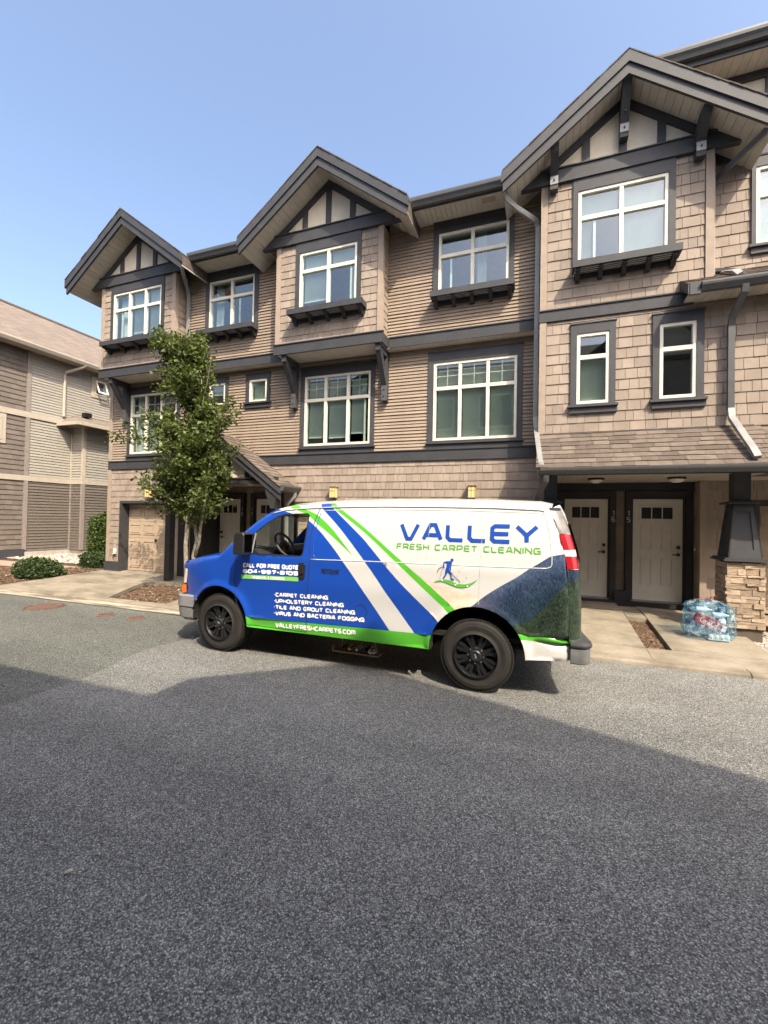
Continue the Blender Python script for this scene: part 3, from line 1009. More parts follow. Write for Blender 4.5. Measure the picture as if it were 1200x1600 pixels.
def garage_door(th, Y, x0, x1, z0, z1, rows=4, cols=4):
    d = MB()
    hh = (z1 - z0) / rows
    for r_ in range(rows):
        d.box(x0, x1, Y, Y + 0.05, z0 + r_ * hh + 0.003, z0 + (r_ + 1) * hh - 0.003)
    d.box(x0, x1, Y + 0.012, Y + 0.045, z0, z1)
    o = d.build('garage_door', 'garage_paint', th)
    cw = (x1 - x0) / cols
    for r_ in range(rows):
        for c in range(cols):
            a, b = x0 + c * cw + 0.05, x0 + (c + 1) * cw - 0.05
            e, f = z0 + r_ * hh + 0.09, z0 + (r_ + 1) * hh - 0.09
            p = MB()
            for q in ((a, b, f - .022, f), (a, b, e, e + .022), (a, a + .022, e + .022, f - .022), (b - .022, b, e + .022, f - .022)):
                p.box(q[0], q[1], Y - 0.014, Y - 0.001, q[2], q[3])
            p.ext([(a + .05, e + .05), (b - .05, e + .05), (b - .05, f - .05), (a + .05, f - .05)], 'y', Y - 0.012, Y - 0.001)
            p.build('panel', 'garage_paint', o)
    MB().box((x0 + x1) / 2 - 0.02, (x0 + x1) / 2 + 0.02, Y - 0.035, Y, z0 + hh * 2 - 0.09, z0 + hh * 2 - 0.02).build('handle', 'metal_dark', o)
    return o


def wall_lamp(th, x, Y, z):
    b = MB().box(x - 0.085, x + 0.085, Y - 0.17, Y, z + 0.115, z + 0.14)
    b.box(x - 0.06, x + 0.06, Y - 0.03, Y - 0.0, z - 0.14, z + 0.115)
    b.box(x - 0.07, x + 0.07, Y - 0.155, Y - 0.015, z - 0.13, z - 0.115)
    for sx in (-1, 1):
        b.box(x + sx * 0.064 - 0.005, x + sx * 0.064 + 0.005, Y - 0.15, Y - 0.14, z - 0.115, z + 0.115)
    b.box(x - 0.006, x + 0.006, Y - 0.152, Y - 0.146, z - 0.115, z + 0.115)
    b.box(x - 0.059, x + 0.059, Y - 0.1525, Y - 0.147, z + 0.02, z + 0.03)
    o = b.build('wall_lamp', 'corner_paint', th)
    MB().box(x - 0.058, x + 0.058, Y - 0.145, Y - 0.031, z - 0.114, z + 0.114).build('lamp_shade', 'lamp_glass', o)


def soffit_strip(th, x0, x1, y0, y1, z, pitch=0.105):
    """vinyl soffit, boards running front to back (joined: too narrow to tell apart)"""
    mb = MB()
    x = x0
    while x < x1 - 0.01:
        b = min(x + pitch, x1)
        mb.box(x + 0.003, b - 0.003, y0, y1, z, z + 0.012)
        x = b
    mb.box(x0, x1, y0, y1, z + 0.012, z + 0.03)
    return mb.build('soffit', 'soffit', th, kind='stuff')


def band(th, x0, x1, Y, z0, z1, pr=0.045, mt='trim_dark', name='band'):
    g = MB().box(x0, x1, Y - pr, Y + 0.02, z0, z1)
    g.box(x0, x1, Y - pr - 0.02, Y + 0.02, z1 + 0.001, z1 + 0.022)
    return g.build(name, mt, th)


def corner(th, x0, x1, Y, z0, z1, y1=None):
    return MB().box(x0, x1, Y - 0.034, y1 if y1 else Y + 0.05, z0, z1).build('corner_board', 'corner_paint', th)


# ------------------------------------------------------------------ the three-gable terrace (left of the downspout)
T = thing('townhouse_row', 'tan townhouse row with three narrow gables, behind the street tree and the van', 'townhouse', (-5.8, 8.8, 0.25))
XL, XR = -11.52, -0.05
EX = 0.165      # wall shingle exposure
ZB1, ZB1T, ZB2, ZB2T, ZSOF = 3.08, 3.29, 5.46, 5.665, 7.93

ops2 = []
ops2.append(window(T, Y0, -10.75, -9.09, 3.49, 5.125, (-10.2, -9.64), 4.55, (-10.85, -8.99, 3.45, 5.30), False, True,
                   [(-10.15, -9.7, 4.5, 3.6, 60)], (0, 0.3), curtain=[(-10.68, -10.45)]))
ops2.append(window(T, Y0, -5.235, -3.575, 3.49, 5.11, (-4.695, -4.13), 4.55, (-5.34, -3.48, 3.45, 5.30), False, True,
                   [(-5.17, -4.75, 4.95, 3.72, 55), (-4.65, -4.18, 4.95, 3.70, 55), (-4.08, -3.72, 4.95, 3.78, 55)], (2, 0.78)))
ops2.append(window(T, Y0, -2.16, -0.49, 3.48, 5.11, (-1.61, -1.05), 4.57, (-2.275, -0.38, 3.45, 5.32), False, True,
                   [(-2.1, -1.65, 4.95, 3.56, 48), (-1.57, -1.09, 4.95, 3.56, 48), (-1.01, -0.55, 4.95, 3.56, 48)]))
ops2.append(window(T, Y0, -6.80, -6.285, 4.63, 5.19, (), None, (-6.90, -6.195, 4.63, 5.31), True, False, [(-6.74, -6.34, 5.1, 4.75, 60)]))
ops2.append(window(T, Y0, -8.04, -7.525, 4.63, 5.19, (), None, (-8.14, -7.435, 4.63, 5.31), True, False, [(-7.98, -7.58, 5.1, 4.95, 60)]))
opsG = [(-10.98, -8.90, 0.2, 2.13), (-8.58, -5.75, 0.2, 2.62), (-5.47, -3.37, 0.2, 2.13), (-2.22, -0.26, 0.2, 2.13)]
wall(T, 'wall', 'siding', Y0, XL, XR, 0.15, ZB2 + 0.05, ops2 + opsG)

# cladding: lap siding on the middle floor, shingles on the ground floor
cas = CASINGS[(T.name, Y0)]
lowband = [(-10.85, -8.99, ZB1T, 3.46), (-5.34, -3.48, ZB1T, 3.46), (-2.275, -0.38, ZB1T, 3.46)]
field(T, T, 'siding_board', 'siding', front(Y0), XL + 0.1, XR, ZB1T + 0.02, ZB2 - 0.012, 0.0705, None, cas + lowband, 0.0)
for (a, b, c, d) in lowband:
    MB().box(a, b, Y0 - 0.046, Y0, ZB1T + 0.025, 3.409 + 0.04).build('window_apron', 'trim_dark', T)
    MB().box(a - 0.03, b + 0.03, Y0 - 0.085, Y0, 3.412, 3.449).build('window_sill', 'trim_dark', T)
band(T, XL - 0.02, XR, Y0, ZB1, ZB1T)
porchcut = [(-9.0, -5.42, 0.0, 2.75)]
field(T, T, 'shingle', 'shingle_wall', front(Y0), XL + 0.1, XR, 0.50, ZB1, EX, (0.09, 0.2),
      [(-11.0, -8.85, 0, 2.2), (-8.87, -5.45, 0, 2.8), (-5.57, -3.27, 0, 2.2), (-2.31, -0.16, 0, 2.2)], jit=0.0015)
corner(T, XL - 0.03, XL + 0.09, Y0, 0.5, ZB1)
corner(T, XL - 0.03, XL + 0.09, Y0, ZB1T + 0.025, ZB2)
MB().box(XL - 0.06, -11.0, Y0 - 0.06, Y0 + 0.1, 0.18, 0.49).build('plinth', 'trim_dark', T)
for (a, b) in ((-5.57, -3.27), (-2.31, -0.16)):
    MB().box(a, b, Y0 - 0.05, Y0 + 0.02, 2.13, 2.2).build('garage_head', 'trim_dark', T)
    MB().box(a, a + 0.1, Y0 - 0.05, Y0 + 0.2, 0.2, 2.13).build('garage_jamb', 'trim_dark', T)
    MB().box(b - 0.1, b, Y0 - 0.05, Y0 + 0.2, 0.2, 2.13).build('garage_jamb', 'trim_dark', T)
    garage_door(T, Y0 + 0.2, a + 0.1, b - 0.1, 0.26, 2.13)
MB().box(-11.04, -8.87, Y0 - 0.055, Y0 + 0.02, 2.13, 2.2).build('garage_head', 'trim_dark', T)
MB().box(-11.04, -10.97, Y0 - 0.055, Y0 + 0.22, 0.2, 2.13).build('garage_jamb', 'trim_dark', T)
MB().box(-8.92, -8.6, Y0 - 0.055, Y0 + 0.22, 0.2, 2.13).build('garage_jamb', 'dark_wood', T)
MB().box(-10.97, -8.92, Y0 + 0.02, Y0 + 0.22, 2.1, 2.13).build('garage_jamb', 'trim_dark', T)
garage_door(T, Y0 + 0.2, -10.97, -8.92, 0.26, 2.10)
for lx in (-9.92, -4.40, -1.32):
    wall_lamp(T, lx, Y0 - 0.02, 2.42)
ob = MB().box(-11.22, -11.14, Y0 - 0.07, Y0 - 0.02, 0.72, 0.86)
ob.build('outlet_box', 'lamp_white', T)
MB().tube([(-11.18, Y0 - 0.07, 0.72), (-11.2, Y0 - 0.08, 0.64), (-11.24, Y0 - 0.05, 0.58)], 0.012, 6).build('hose_bib', 'metal_dark', T)

# recessed entry with two doors
MB().box(-8.70, -8.58, Y0 + 0.02, 9.95, 0.2, 2.9).build('porch_side_wall', 'dark_wood', T)
for i in range(7):
    MB().box(-8.58, -8.572 + 0.004 * (i % 2), Y0 + 0.05 + i * 0.15, Y0 + 0.195 + i * 0.15, 0.25, 2.7).build('porch_board', 'dark_wood', T)
MB().box(-5.75, -5.6, Y0 + 0.02, 9.95, 0.2, 2.9).build('porch_side_wall', 'siding', T)
wall(T, 'porch_back_wall', 'siding', 9.9, -8.6, -5.7, 0.2, 2.9)
field(T, T, 'shingle', 'shingle_wall', front(9.9), -8.57, -5.76, 0.3, 2.62, EX, (0.1, 0.2), [(-8.68, -7.66, 0, 2.5), (-7.44, -6.36, 0, 2.5)])
door(T, 9.85, -8.52, -7.80, 0.32, 2.31, 'door_white', -1, num='18', numside=1)
door(T, 9.85, -7.30, -6.50, 0.32, 2.31, 'door_white', 1, num='17', numside=-1)
soffit_strip(T, -8.58, -5.75, 8.2, 9.9, 2.66, 0.12)
for lx in (-7.9, -6.6):
    MB().lathe([(0.0, -0.07), (0.08, -0.055), (0.11, -0.02), (0.115, 0.0)], (lx, 8.6, 2.655), 'z', 16).build('ceiling_lamp', 'lamp_white', T, smooth=True)

# little gable roof over that entry
PX, PZ, PH, PYF = -7.2, 3.70, 1.79, 8.10
pr = MB()
for sgn in (-1, 1):
    P = lambda dx, off: (PX + sgn * dx, PZ - 0.72 * dx + off)
    MB().ext([P(0, -0.02), P(PH, -0.02), P(PH, 0.10), P(0, 0.10)], 'y', PYF + 0.03, Y0 + 0.05).build('porch_roof', 'roof_dark', T)
    MB().ext([P(0, -0.055), P(PH + 0.02, -0.055), P(PH + 0.02, 0.105), P(0, 0.105)], 'y', PYF - 0.03, PYF + 0.03).build('rake_board', 'trim_dark', T)
    MB().ext([P(0, -0.20), P(PH, -0.20), P(PH, -0.055), P(0, -0.055)], 'y', PYF, PYF + 0.04).build('rake_board', 'trim_dark', T)
    MB().ext([P(0, -0.04), P(PH - 0.02, -0.04), P(PH - 0.02, -0.02), P(0, -0.02)], 'y', PYF + 0.04, Y0).build('soffit_board', 'soffit', T)
# shingles on its right-hand slope
c = 1 / math.sqrt(1 + 0.72 ** 2)
upv, outv = Vector((-c, 0, 0.72 * c)), Vector((0.72 * c, 0, c))
Mr = Matrix(((0, -outv.x, upv.x, PX + PH + 0.03), (1, 0, 0, 0), (0, -outv.z, upv.z, PZ + 0.105 - 0.72 * (PH + 0.03)), (0, 0, 0, 1)))
field(T, T, 'roof_shingle', 'roof_shingle', Mr, PYF - 0.05, Y0 - 0.02, 0.0, PH / c, 0.14, (0.15, 0.3), gap=0.004, jit=0.006)
upv2, outv2 = Vector((c, 0, 0.72 * c)), Vector((-0.72 * c, 0, c))
Ml = Matrix(((0, -outv2.x, upv2.x, PX - PH - 0.03), (-1, 0, 0, 0), (0, -outv2.z, upv2.z, PZ + 0.105 - 0.72 * (PH + 0.03)), (0, 0, 0, 1)))
field(T, T, 'roof_shingle', 'roof_shingle', Ml, -Y0 + 0.02, -PYF + 0.05, 0.0, PH / c, 0.14, (0.15, 0.3), gap=0.004, jit=0.006)
MB().box(PX - 1.62, PX + 1.62, 8.2, 8.3, 2.58, 2.73).build('tie_beam', 'dark_wood', T)
MB().ext([(PX - 1.35, 2.73), (PX + 1.35, 2.73), (PX, 3.64)], 'y', 8.26, 8.3).build('stucco_panel', 'stucco', T)
for u in (-0.8, -0.27, 0.27, 0.8):
    MB().box(PX + u - 0.05, PX + u + 0.05, 8.235, 8.265, 2.73, 3.62 - 0.72 * abs(u)).build('timber', 'dark_wood', T)
for sx, xx in ((-1, PX - 1.5), (1, PX + 1.56)):
    MB().box(xx - 0.08, xx + 0.08, 8.2, 8.36, 0.2, 2.575).build('porch_post', 'dark_wood', T)
    MB().ext([(xx - sx * 0.5, 2.56), (xx - sx * 0.66, 2.56), (xx - sx * 0.08, 1.95), (xx - sx * 0.08, 2.15)] if sx < 0 else [(xx + 0.20, 2.55), (xx - 0.25, 2.70), (xx - 0.13, 2.3), (xx - 0.02, 2.02), (xx + 0.06, 2.02)], 'y', 8.12, 8.195).build('knee_brace', 'dark_wood', T)
gb = MB()
prof = [(-5.40, 2.40), (-5.33, 2.40), (-5.30, 2.45), (-5.27, 2.50), (-5.27, 2.54), (-5.40, 2.54)]
gb.ext(prof, 'y', PYF - 0.02, Y0 - 0.03)
gb.build('gutter', 'gutter_grey', T)
MB().rpipe([(-5.34, 8.62, 2.4), (-5.36, 8.62, 2.30), (-5.55, 8.62, 2.12), (-5.57, 8.64, 1.95), (-5.57, 8.68, 0.5)], 0.07, 0.05).build('downspout', 'downspout_grey', T)

# upper floor: recessed walls
bays = [(-11.18, -8.66), (-5.66, -3.15)]
rec = [(-8.66, -5.66), (-3.15, -0.05)]
o3 = []
o3.append(window(T, Y3, -7.92, -6.56, 6.42, 7.69, (-7.235,), 7.24, (-8.03, -6.45, 6.40, 7.925), False, False, [], (1, 0.3), curtain=[(-7.85, -7.6)]))
o3.append(window(T, Y3, -2.05, -0.66, 6.42, 7.69, (-1.365,), 7.22, (-2.16, -0.56, 6.40, 7.925), False, False, [], (0, 0.33), curtain=[(-1.3, -1.1)]))
planter(T, Y3, -8.09, -6.43, 6.40, 0.30)
planter(T, Y3, -2.16, -0.54, 6.40, 0.30)
for i, (a, b) in enumerate(rec):
    wall(T, 'wall', 'siding', Y3, a, b, ZB2 + 0.05, ZSOF + 0.3, [o3[i]])
    field(T, T, 'siding_board', 'siding', front(Y3), a + 0.004, b, ZB2T + 0.02, ZSOF, 0.0705, None, CASINGS[(T.name, Y3)], 0.0)
    band(T, a + 0.06, b, Y3, ZB2, ZB2T)
    soffit_strip(T, a, b, Y3 - 0.03, Y0 + 0.01, ZB2 - 0.006, 0.1)
    soffit_strip(T, a + 0.30, b - 0.30, 8.0, Y3 + 0.01, ZSOF, 0.1)
# bays
ob = []
ob.append(window(T, YB, -10.76, -9.09, 6.35, 7.66, (-10.195, -9.64), 7.21, (-10.85, -9.0, 6.33, 7.875), False, False,
                 [(-10.14, -9.7, 7.6, 6.6, 55), (-9.58, -9.15, 7.6, 6.6, 55)], (0, 0.45), curtain=[(-10.7, -10.3), (-9.45, -9.15)]))
ob.append(window(T, YB, -5.085, -3.705, 6.35, 7.65, (-4.385,), 7.24, (-5.18, -3.615, 6.33, 7.875), False, False,
                 [(-5.02, -4.43, 7.6, 6.62, 60), (-4.33, -3.76, 7.6, 7.30, 50), (-3.86, -3.76, 7.3, 6.45, 70)], (1, 0.82)))
planter(T, YB, -10.90, -8.67, 6.31, 0.30)
planter(T, YB, -5.23, -3.47, 6.31, 0.30)
for i, (a, b) in enumerate(bays):
    wall(T, 'bay_wall', 'siding', YB, a, b, ZB2 + 0.02, 7.95, [ob[i]], 0.1)
    MB().box(a, a + 0.1, YB + 0.1, Y3 + 0.1, ZB2 + 0.02, 7.95).build('bay_side', 'siding', T)
    MB().box(b - 0.1, b, YB + 0.1, Y3, ZB2 + 0.02, 7.95).build('bay_side', 'siding', T)
    field(T, T, 'shingle', 'shingle_wall', front(YB), a + 0.09, b - 0.09, ZB2T + 0.02, 7.885, EX, (0.1, 0.21), CASINGS[(T.name, YB)], jit=0.0015)
    field(T, T, 'shingle', 'shingle_wall', right_face(b), YB + 0.075, Y3 - 0.03, ZB2T + 0.02, 7.885, EX, (0.1, 0.21))
    corner(T, a - 0.03, a + 0.085, YB, ZB2T + 0.02, 7.885)
    MB().box(b - 0.085, b + 0.03, YB - 0.034, YB + 0.07, ZB2T + 0.02, 7.885).build('corner_board', 'corner_paint', T)
    g = MB()
    g.box(a - 0.05, b + 0.05, YB - 0.05, YB + 0.0, ZB2 - 0.005, ZB2T)
    g.box(a - 0.07, b + 0.07, YB - 0.07, YB + 0.0, ZB2T + 0.001, ZB2T + 0.02)
    g.box(b + 0.001, b + 0.05, YB + 0.0, Y3 - 0.05, ZB2 - 0.004, ZB2T)
    g.box(a - 0.05, a - 0.001, YB + 0.0, Y3 - 0.05, ZB2 - 0.004, ZB2T)
    g.build('band', 'trim_dark', T)
    soffit_strip(T, a, b, YB + 0.001, Y0, ZB2 - 0.001, 0.11)
for kx in (-10.86, -5.47, -3.22):
    knee(T, kx, Y0, YB - 0.0, ZB2 - 0.004)
gable(T, -9.92)
gable(T, -4.405)

# eaves between the gables, main roof behind
for (a, b) in ((-8.02, -6.34), (-2.5, -0.72)):
    gutter(T, a, b, 8.03, 7.92, 0.155)
MB().box(-8.1, -6.2, 8.03, 8.06, 7.90, 8.09).build('fascia', 'trim_dark', T)
MB().box(-2.6, -0.6, 8.03, 8.06, 7.90, 8.09).build('fascia', 'trim_dark', T)
MB().ext([(8.75, 8.46), (12.6, 10.58), (17.5, 8.0), (17.5, 7.9), (12.6, 10.4), (8.75, 8.35)], 'x', XL - 0.25, XR - 0.02).build('main_roof', 'roof_dark', T)
for (a, b) in ((-8.36, -5.96), (-2.84, -0.34)):
    MB().ext([(8.0, 8.06), (8.748, 8.46), (8.748, 8.34), (8.05, 7.96)], 'x', a, b).build('eave_roof', 'roof_dark', T)
for vx in (-6.05, -1.02):
    MB().box(vx - 0.12, vx + 0.12, 8.18, 8.30, ZSOF - 0.01, ZSOF - 0.001).build('soffit_vent', 'corner_paint', T)
MB().rpipe([(-8.2, 7.96, 7.93), (-8.3, 8.05, 7.8), (-8.52, 8.45, 7.55), (-8.54, 8.52, 7.4), (-8.54, 8.52, 5.7)], 0.075, 0.055).build('downspout', 'downspout_grey', T)
MB().rpipe([(-0.68, 7.85, 7.72), (-0.66, 7.9, 7.62), (-0.5, 8.1, 7.55), (-0.18, 8.40, 7.45), (-0.14, 8.46, 7.36), (-0.14, 8.46, 3.75)], 0.08, 0.06).build('downspout', 'downspout_grey', T)
MB().rpipe([(-0.14, 8.46, 3.78), (-0.12, 8.36, 3.55), (-0.03, 7.55, 2.82), (0.0, 7.47, 2.70)], 0.08, 0.06).build('downspout', 'downspout_grey', T)
# hollow inside: floors, back wall
it = MB()
it.box(XL + 0.02, XR, Y0 + 0.14, 13, ZB1 - 0.02, ZB1 + 0.1)
it.box(XL + 0.02, XR, Y0 + 0.14, 13, ZB2 - 0.05, ZB2 + 0.02)
it.box(XL + 0.02, XR, Y3 + 0.14, 13, ZSOF + 0.03, ZSOF + 0.1)
it.box(XL + 0.02, XR, 12.8, 13, 0.2, ZSOF + 0.02)
it.box(XL + 0.02, XL + 0.14, Y0 + 0.14, 12.8, 0.2, ZSOF)
for px in (-8.4, -5.6, -3.0):
    it.box(px, px + 0.1, Y0 + 0.15, 12.8, ZB1 + 0.1, ZSOF)
it.build('interior_shell', 'interior', T)
MB().box(XL, XL + 0.015, Y0 + 0.05, 17, 0.2, 7.95).build('end_wall', 'siding', T)
# ------------------------------------------------------------------ the right-hand townhouse
U = thing('townhouse', 'shingled townhouse with wide bracketed gable and stone pillar porch, numbers 16 and 15', 'townhouse', (2.5, 8.22, 0.25))
RX0, RX1, XE = -0.05, 2.50, 7.0
ZR, ZRT = 5.415, 5.605
opU3 = [window(U, YB, 0.535, 1.90, 6.33, 7.66, (1.21,), 7.18, (0.45, 2.00, 6.31, 7.875), False, False,
               [(0.6, 1.16, 7.6, 7.22, 52), (0.6, 0.76, 7.2, 6.42, 40), (1.26, 1.84, 7.6, 6.42, 60)], (0, 0.36))]
planter(U, YB, 0.44, 2.04, 6.30, 0.30)
opU2 = [window(U, YB, 0.54, 1.05, 3.90, 5.135, (), 4.72, (0.44, 1.145, 3.88, 5.30), True, False, [(0.6, 1.0, 4.66, 3.98, 50)]),
        window(U, YB, 1.79, 2.305, 3.90, 5.14, (), 4.72, (1.69, 2.405, 3.88, 5.30), True, False, [])]
wall(U, 'wall', 'siding', YB, RX0, RX1, ZR, 7.95, opU3)
wall(U, 'wall', 'siding', YB, RX0, XE, 2.7, ZR, opU2)
MB().box(RX0, RX0 + 0.1, YB + 0.14, 9.6, 0.2, 7.95).build('side_wall', 'siding', U)
EXR = 0.178
casU = CASINGS[(U.name, YB)]
field(U, U, 'shingle', 'shingle_wall', front(YB), RX0 + 0.09, RX1 - 0.09, ZRT + 0.02, 7.885, EXR, (0.11, 0.26), casU, jit=0.0015)
field(U, U, 'shingle', 'shingle_wall', front(YB), RX0 + 0.09, 4.6, 3.40, ZR - 0.001, EXR, (0.11, 0.26), casU, jit=0.0015)
for a, b, z0_, z1_ in ((RX0 - 0.03, RX0 + 0.085, ZRT + 0.02, 7.885), (RX0 - 0.03, RX0 + 0.085, 3.40, ZR), (RX1 - 0.085, RX1 + 0.03, ZRT + 0.02, 7.885)):
    corner(U, a, b, YB, z0_, z1_)
g = band(U, RX0 - 0.04, 2.25, YB, ZR, ZRT)
gable(U, 1.22, brackets=True, Yback=11.5)

# recessed upper wall at the far right, with its own frieze and eaves
opR = [window(U, Y3, 3.21, 4.60, 6.42, 7.69, (3.9,), 7.22, (3.15, 4.66, 6.40, 7.86), True, False, [(3.27, 3.86, 7.6, 6.5, 60), (3.94, 4.5, 7.6, 6.5, 60)])]
wall(U, 'wall', 'siding', Y3, RX1 - 0.05, 6.2, 5.5, 9.3, opR)
field(U, U, 'shingle', 'shingle_wall', front(Y3), RX1 + 0.005, 4.9, 5.95, 7.87, EXR, (0.11, 0.26), CASINGS[(U.name, Y3)], jit=0.0015)
MB().box(RX1 + 0.03, 6.2, Y3 - 0.06, Y3 + 0.02, 7.87, 8.08).build('beam', 'trim_dark', U)
MB().box(RX1 + 0.03, 6.2, Y3 - 0.085, Y3 + 0.02, 8.081, 8.10).build('beam_cap', 'trim_dark', U)
for a, b in ((2.5, 3.33), (3.45, 4.2), (4.32, 6.2)):
    MB().box(a, b, Y3 - 0.012, Y3 + 0.02, 8.1, 9.15).build('stucco_panel', 'stucco', U)
for a in (3.33, 4.2):
    MB().box(a, a + 0.12, Y3 - 0.05, Y3 + 0.02, 8.1, 9.15).build('timber', 'trim_dark', U)
MB().box(2.0, 6.2, Y3 - 0.05, Y3 + 0.02, 9.15, 9.28).build('frieze_board', 'trim_dark', U)
for i in range(32):
    a = 1.66 + i * 0.125
    MB().box(a, a + 0.119, 8.17, Y3 + 0.01, 9.28, 9.292).build('soffit_board', 'soffit', U)
MB().box(1.62, 6.2, 8.13, 8.165, 9.265, 9.48).build('fascia', 'trim_dark', U)
gutter(U, 1.62, 6.2, 8.13, 9.36, 0.16)
MB().ext([(8.05, 9.5), (12.4, 12.2), (17, 9.6), (17, 9.4), (12.4, 12.0), (8.17, 9.42)], 'x', 1.62, 6.6).build('main_roof', 'roof_dark', U)
MB().ext([(8.17, 9.29), (8.17, 9.42), (12.4, 12.0), (12.4, 8.3)], 'x', 1.63, 1.70).build('roof_cheek', 'trim_dark', U)

# skirt roof over the middle floor
sk = 0.62
Msk = slope_front(7.80, 5.555, sk)
ck = math.sqrt(1 + sk * sk)
MB().ext([(7.82, 5.46), (7.82, 5.555), (8.62, 6.05), (8.62, 5.95), (7.9, 5.47)], 'x', 2.10, 4.9).build('skirt_roof', 'roof_dark', U)
field(U, U, 'roof_shingle', 'roof_shingle', Msk, 2.07, 2.535, 0.0, 0.42 * ck, 0.14, (0.15, 0.32), gap=0.004, jit=0.005)
field(U, U, 'roof_shingle', 'roof_shingle', Msk, 2.535, 4.8, 0.0, 0.80 * ck, 0.14, (0.15, 0.32), gap=0.004, jit=0.005)
MB().ext([(7.79, 5.40), (7.79, 5.56), (8.2, 5.80), (8.2, 5.64)], 'x', 2.075, 2.098).build('rake_board', 'trim_dark', U)
MB().box(2.10, 2.24, 7.78, 7.82, 5.38, 5.56).build('fascia', 'trim_dark', U)
gutter(U, 2.25, 4.9, 7.86, 5.42, 0.125)
soffit_strip(U, 2.12, 4.9, 7.84, YB + 0.01, 5.432, 0.12)
MB().rpipe([(2.62, 8.52, 6.0), (2.68, 8.42, 6.02), (2.74, 7.98, 5.74), (2.78, 7.93, 5.66)], 0.085, 0.05).build('downspout', 'downspout_grey', U)
MB().rpipe([(2.80, 7.80, 5.44), (2.80, 7.82, 5.34), (2.74, 8.08, 5.08), (2.735, 8.12, 4.95), (2.735, 8.12, 3.62)], 0.085, 0.065).build('downspout', 'gutter_grey', U)
MB().rpipe([(2.735, 8.12, 3.66), (2.74, 8.08, 3.5), (2.80, 7.52, 2.93), (2.82, 7.43, 2.80)], 0.085, 0.065).build('downspout', 'downspout_grey', U)
MB().box(2.69, 2.78, 8.085, 8.155, 3.6, 3.64).build('pipe_strap', 'downspout_grey', U)
MB().rpipe([(3.12, 7.78, 7.80), (3.05, 7.9, 7.72), (2.62, 8.46, 7.55), (2.56, 8.53, 7.42)], 0.08, 0.06).build('downspout', 'gutter_grey', U)

# porch roof with individual shingles, gutter, soffit
ps = (3.42 - 2.70) / (8.22 - 7.42)
Mp = slope_front(7.42, 2.705, ps)
cp = math.sqrt(1 + ps * ps)
run = 0.79
px1 = lambda z: 3.75 - 0.75 * z / (run * cp)
MB().ext([(7.44, 2.60), (7.44, 2.70), (8.2, 3.385), (8.2, 3.2), (7.6, 2.62)], 'x', RX0 - 0.02, 3.0).build('porch_roof', 'roof_dark', U)
mbh = MB()
A, B_, C_, D_ = (3.0, 7.44, 2.70), (3.0, 8.2, 3.385), (3.05, 8.2, 3.385), (3.78, 7.44, 2.70)
E_ = (3.78, 8.2, 2.70)
mbh.add([A, B_, C_, D_, E_, (3.0, 7.44, 2.6), (3.78, 7.44, 2.6), (3.78, 8.2, 2.6), (3.0, 8.2, 2.6)], [(0, 1, 2, 3), (3, 2, 4), (0, 3, 6, 5), (3, 4, 7, 6), (5, 6, 7, 8)])
mbh.build('porch_hip', 'roof_dark', U)
field(U, U, 'roof_shingle', 'roof_shingle', Mp, RX0 - 0.05, 3.8, 0.0, run * cp, 0.125, (0.16, 0.42), gap=0.004, clip=lambda z: (RX0 - 0.05, px1(z)), jit=0.008)
# right-hand hip slope
vdir = (Vector(C_) - Vector(D_)).normalized()
MB().box(RX0 + 0.05, 3.05, YB - 0.06, YB - 0.005, 3.375, 3.405).build('flashing', 'trim_dark', U)
gutter(U, RX0 + 0.02, 3.85, 7.47, 2.60, 0.11)
MB().box(RX0 + 0.02, 3.85, 7.47, 7.5, 2.59, 2.70).build('fascia', 'trim_dark', U)
for i in range(32):
    a = 0.0 + i * 0.12
    MB().box(a, a + 0.115, 7.5, 9.86, 2.655, 2.667).build('soffit_board', 'soffit', U)
for lx in (0.92, 2.18):
    o = MB().lathe([(0.14, 0.0), (0.14, -0.03), (0.12, -0.035)], (lx, 8.72, 2.652), 'z', 20).build('ceiling_lamp', 'metal_dark', U)
    MB().lathe([(0.12, -0.03), (0.105, -0.06), (0.06, -0.085), (0.0, -0.09)], (lx, 8.72, 2.652), 'z', 20).build('lamp_glass', 'lamp_white', o, smooth=True)

# porch: back wall, doors 16 and 15, side wall, garage beyond
wall(U, 'porch_back_wall', 'siding', 9.9, 0.0, 2.85, 0.2, 2.7)
field(U, U, 'shingle', 'shingle_wall', front(9.9), 0.2, 2.8, 0.36, 2.44, EXR, (0.3, 0.4), [(0.2, 1.41, 0, 2.6), (1.56, 2.72, 0, 2.6)])
door(U, 9.85, 0.45, 1.265, 0.33, 2.33, 'door_paint', 1, num='16', numside=1)
door(U, 9.85, 1.715, 2.565, 0.33, 2.33, 'door_paint', 1, num='15', numside=-1)
MB().box(0.2, 2.84, 9.74, 9.83, 2.50, 2.655).build('header', 'dark_wood', U)
MB().box(1.38, 1.60, 9.72, 9.84, 0.19, 0.50).build('plinth', 'dark_wood', U)
MB().box(2.74, 2.86, 9.48, 9.95, 0.2, 2.65).build('porch_side_wall', 'siding', U)
field(U, U, 'shingle', 'shingle_wall', left_face(2.74), -9.84, -9.54, 0.4, 2.64, EXR, (0.12, 0.25))
MB().box(2.725, 2.83, 9.42, 9.54, 0.2, 2.65).build('corner_board', 'corner_paint', U)
MB().lathe([(0, -0.02), (0.02, -0.018), (0.03, 0)], (2.72, 9.66, 1.38), 'x', 12).build('door_bell', 'lamp_white', U)
wall(U, 'garage_wall', 'siding', 9.5, 2.86, 6.0, 0.2, 2.7, [(3.62, 5.9, 0.2, 2.2)])
field(U, U, 'shingle', 'shingle_wall', front(9.5), 2.84, 6.0, 0.34, 2.64, EXR, (0.12, 0.25), [(3.52, 6.0, 0, 2.28)])
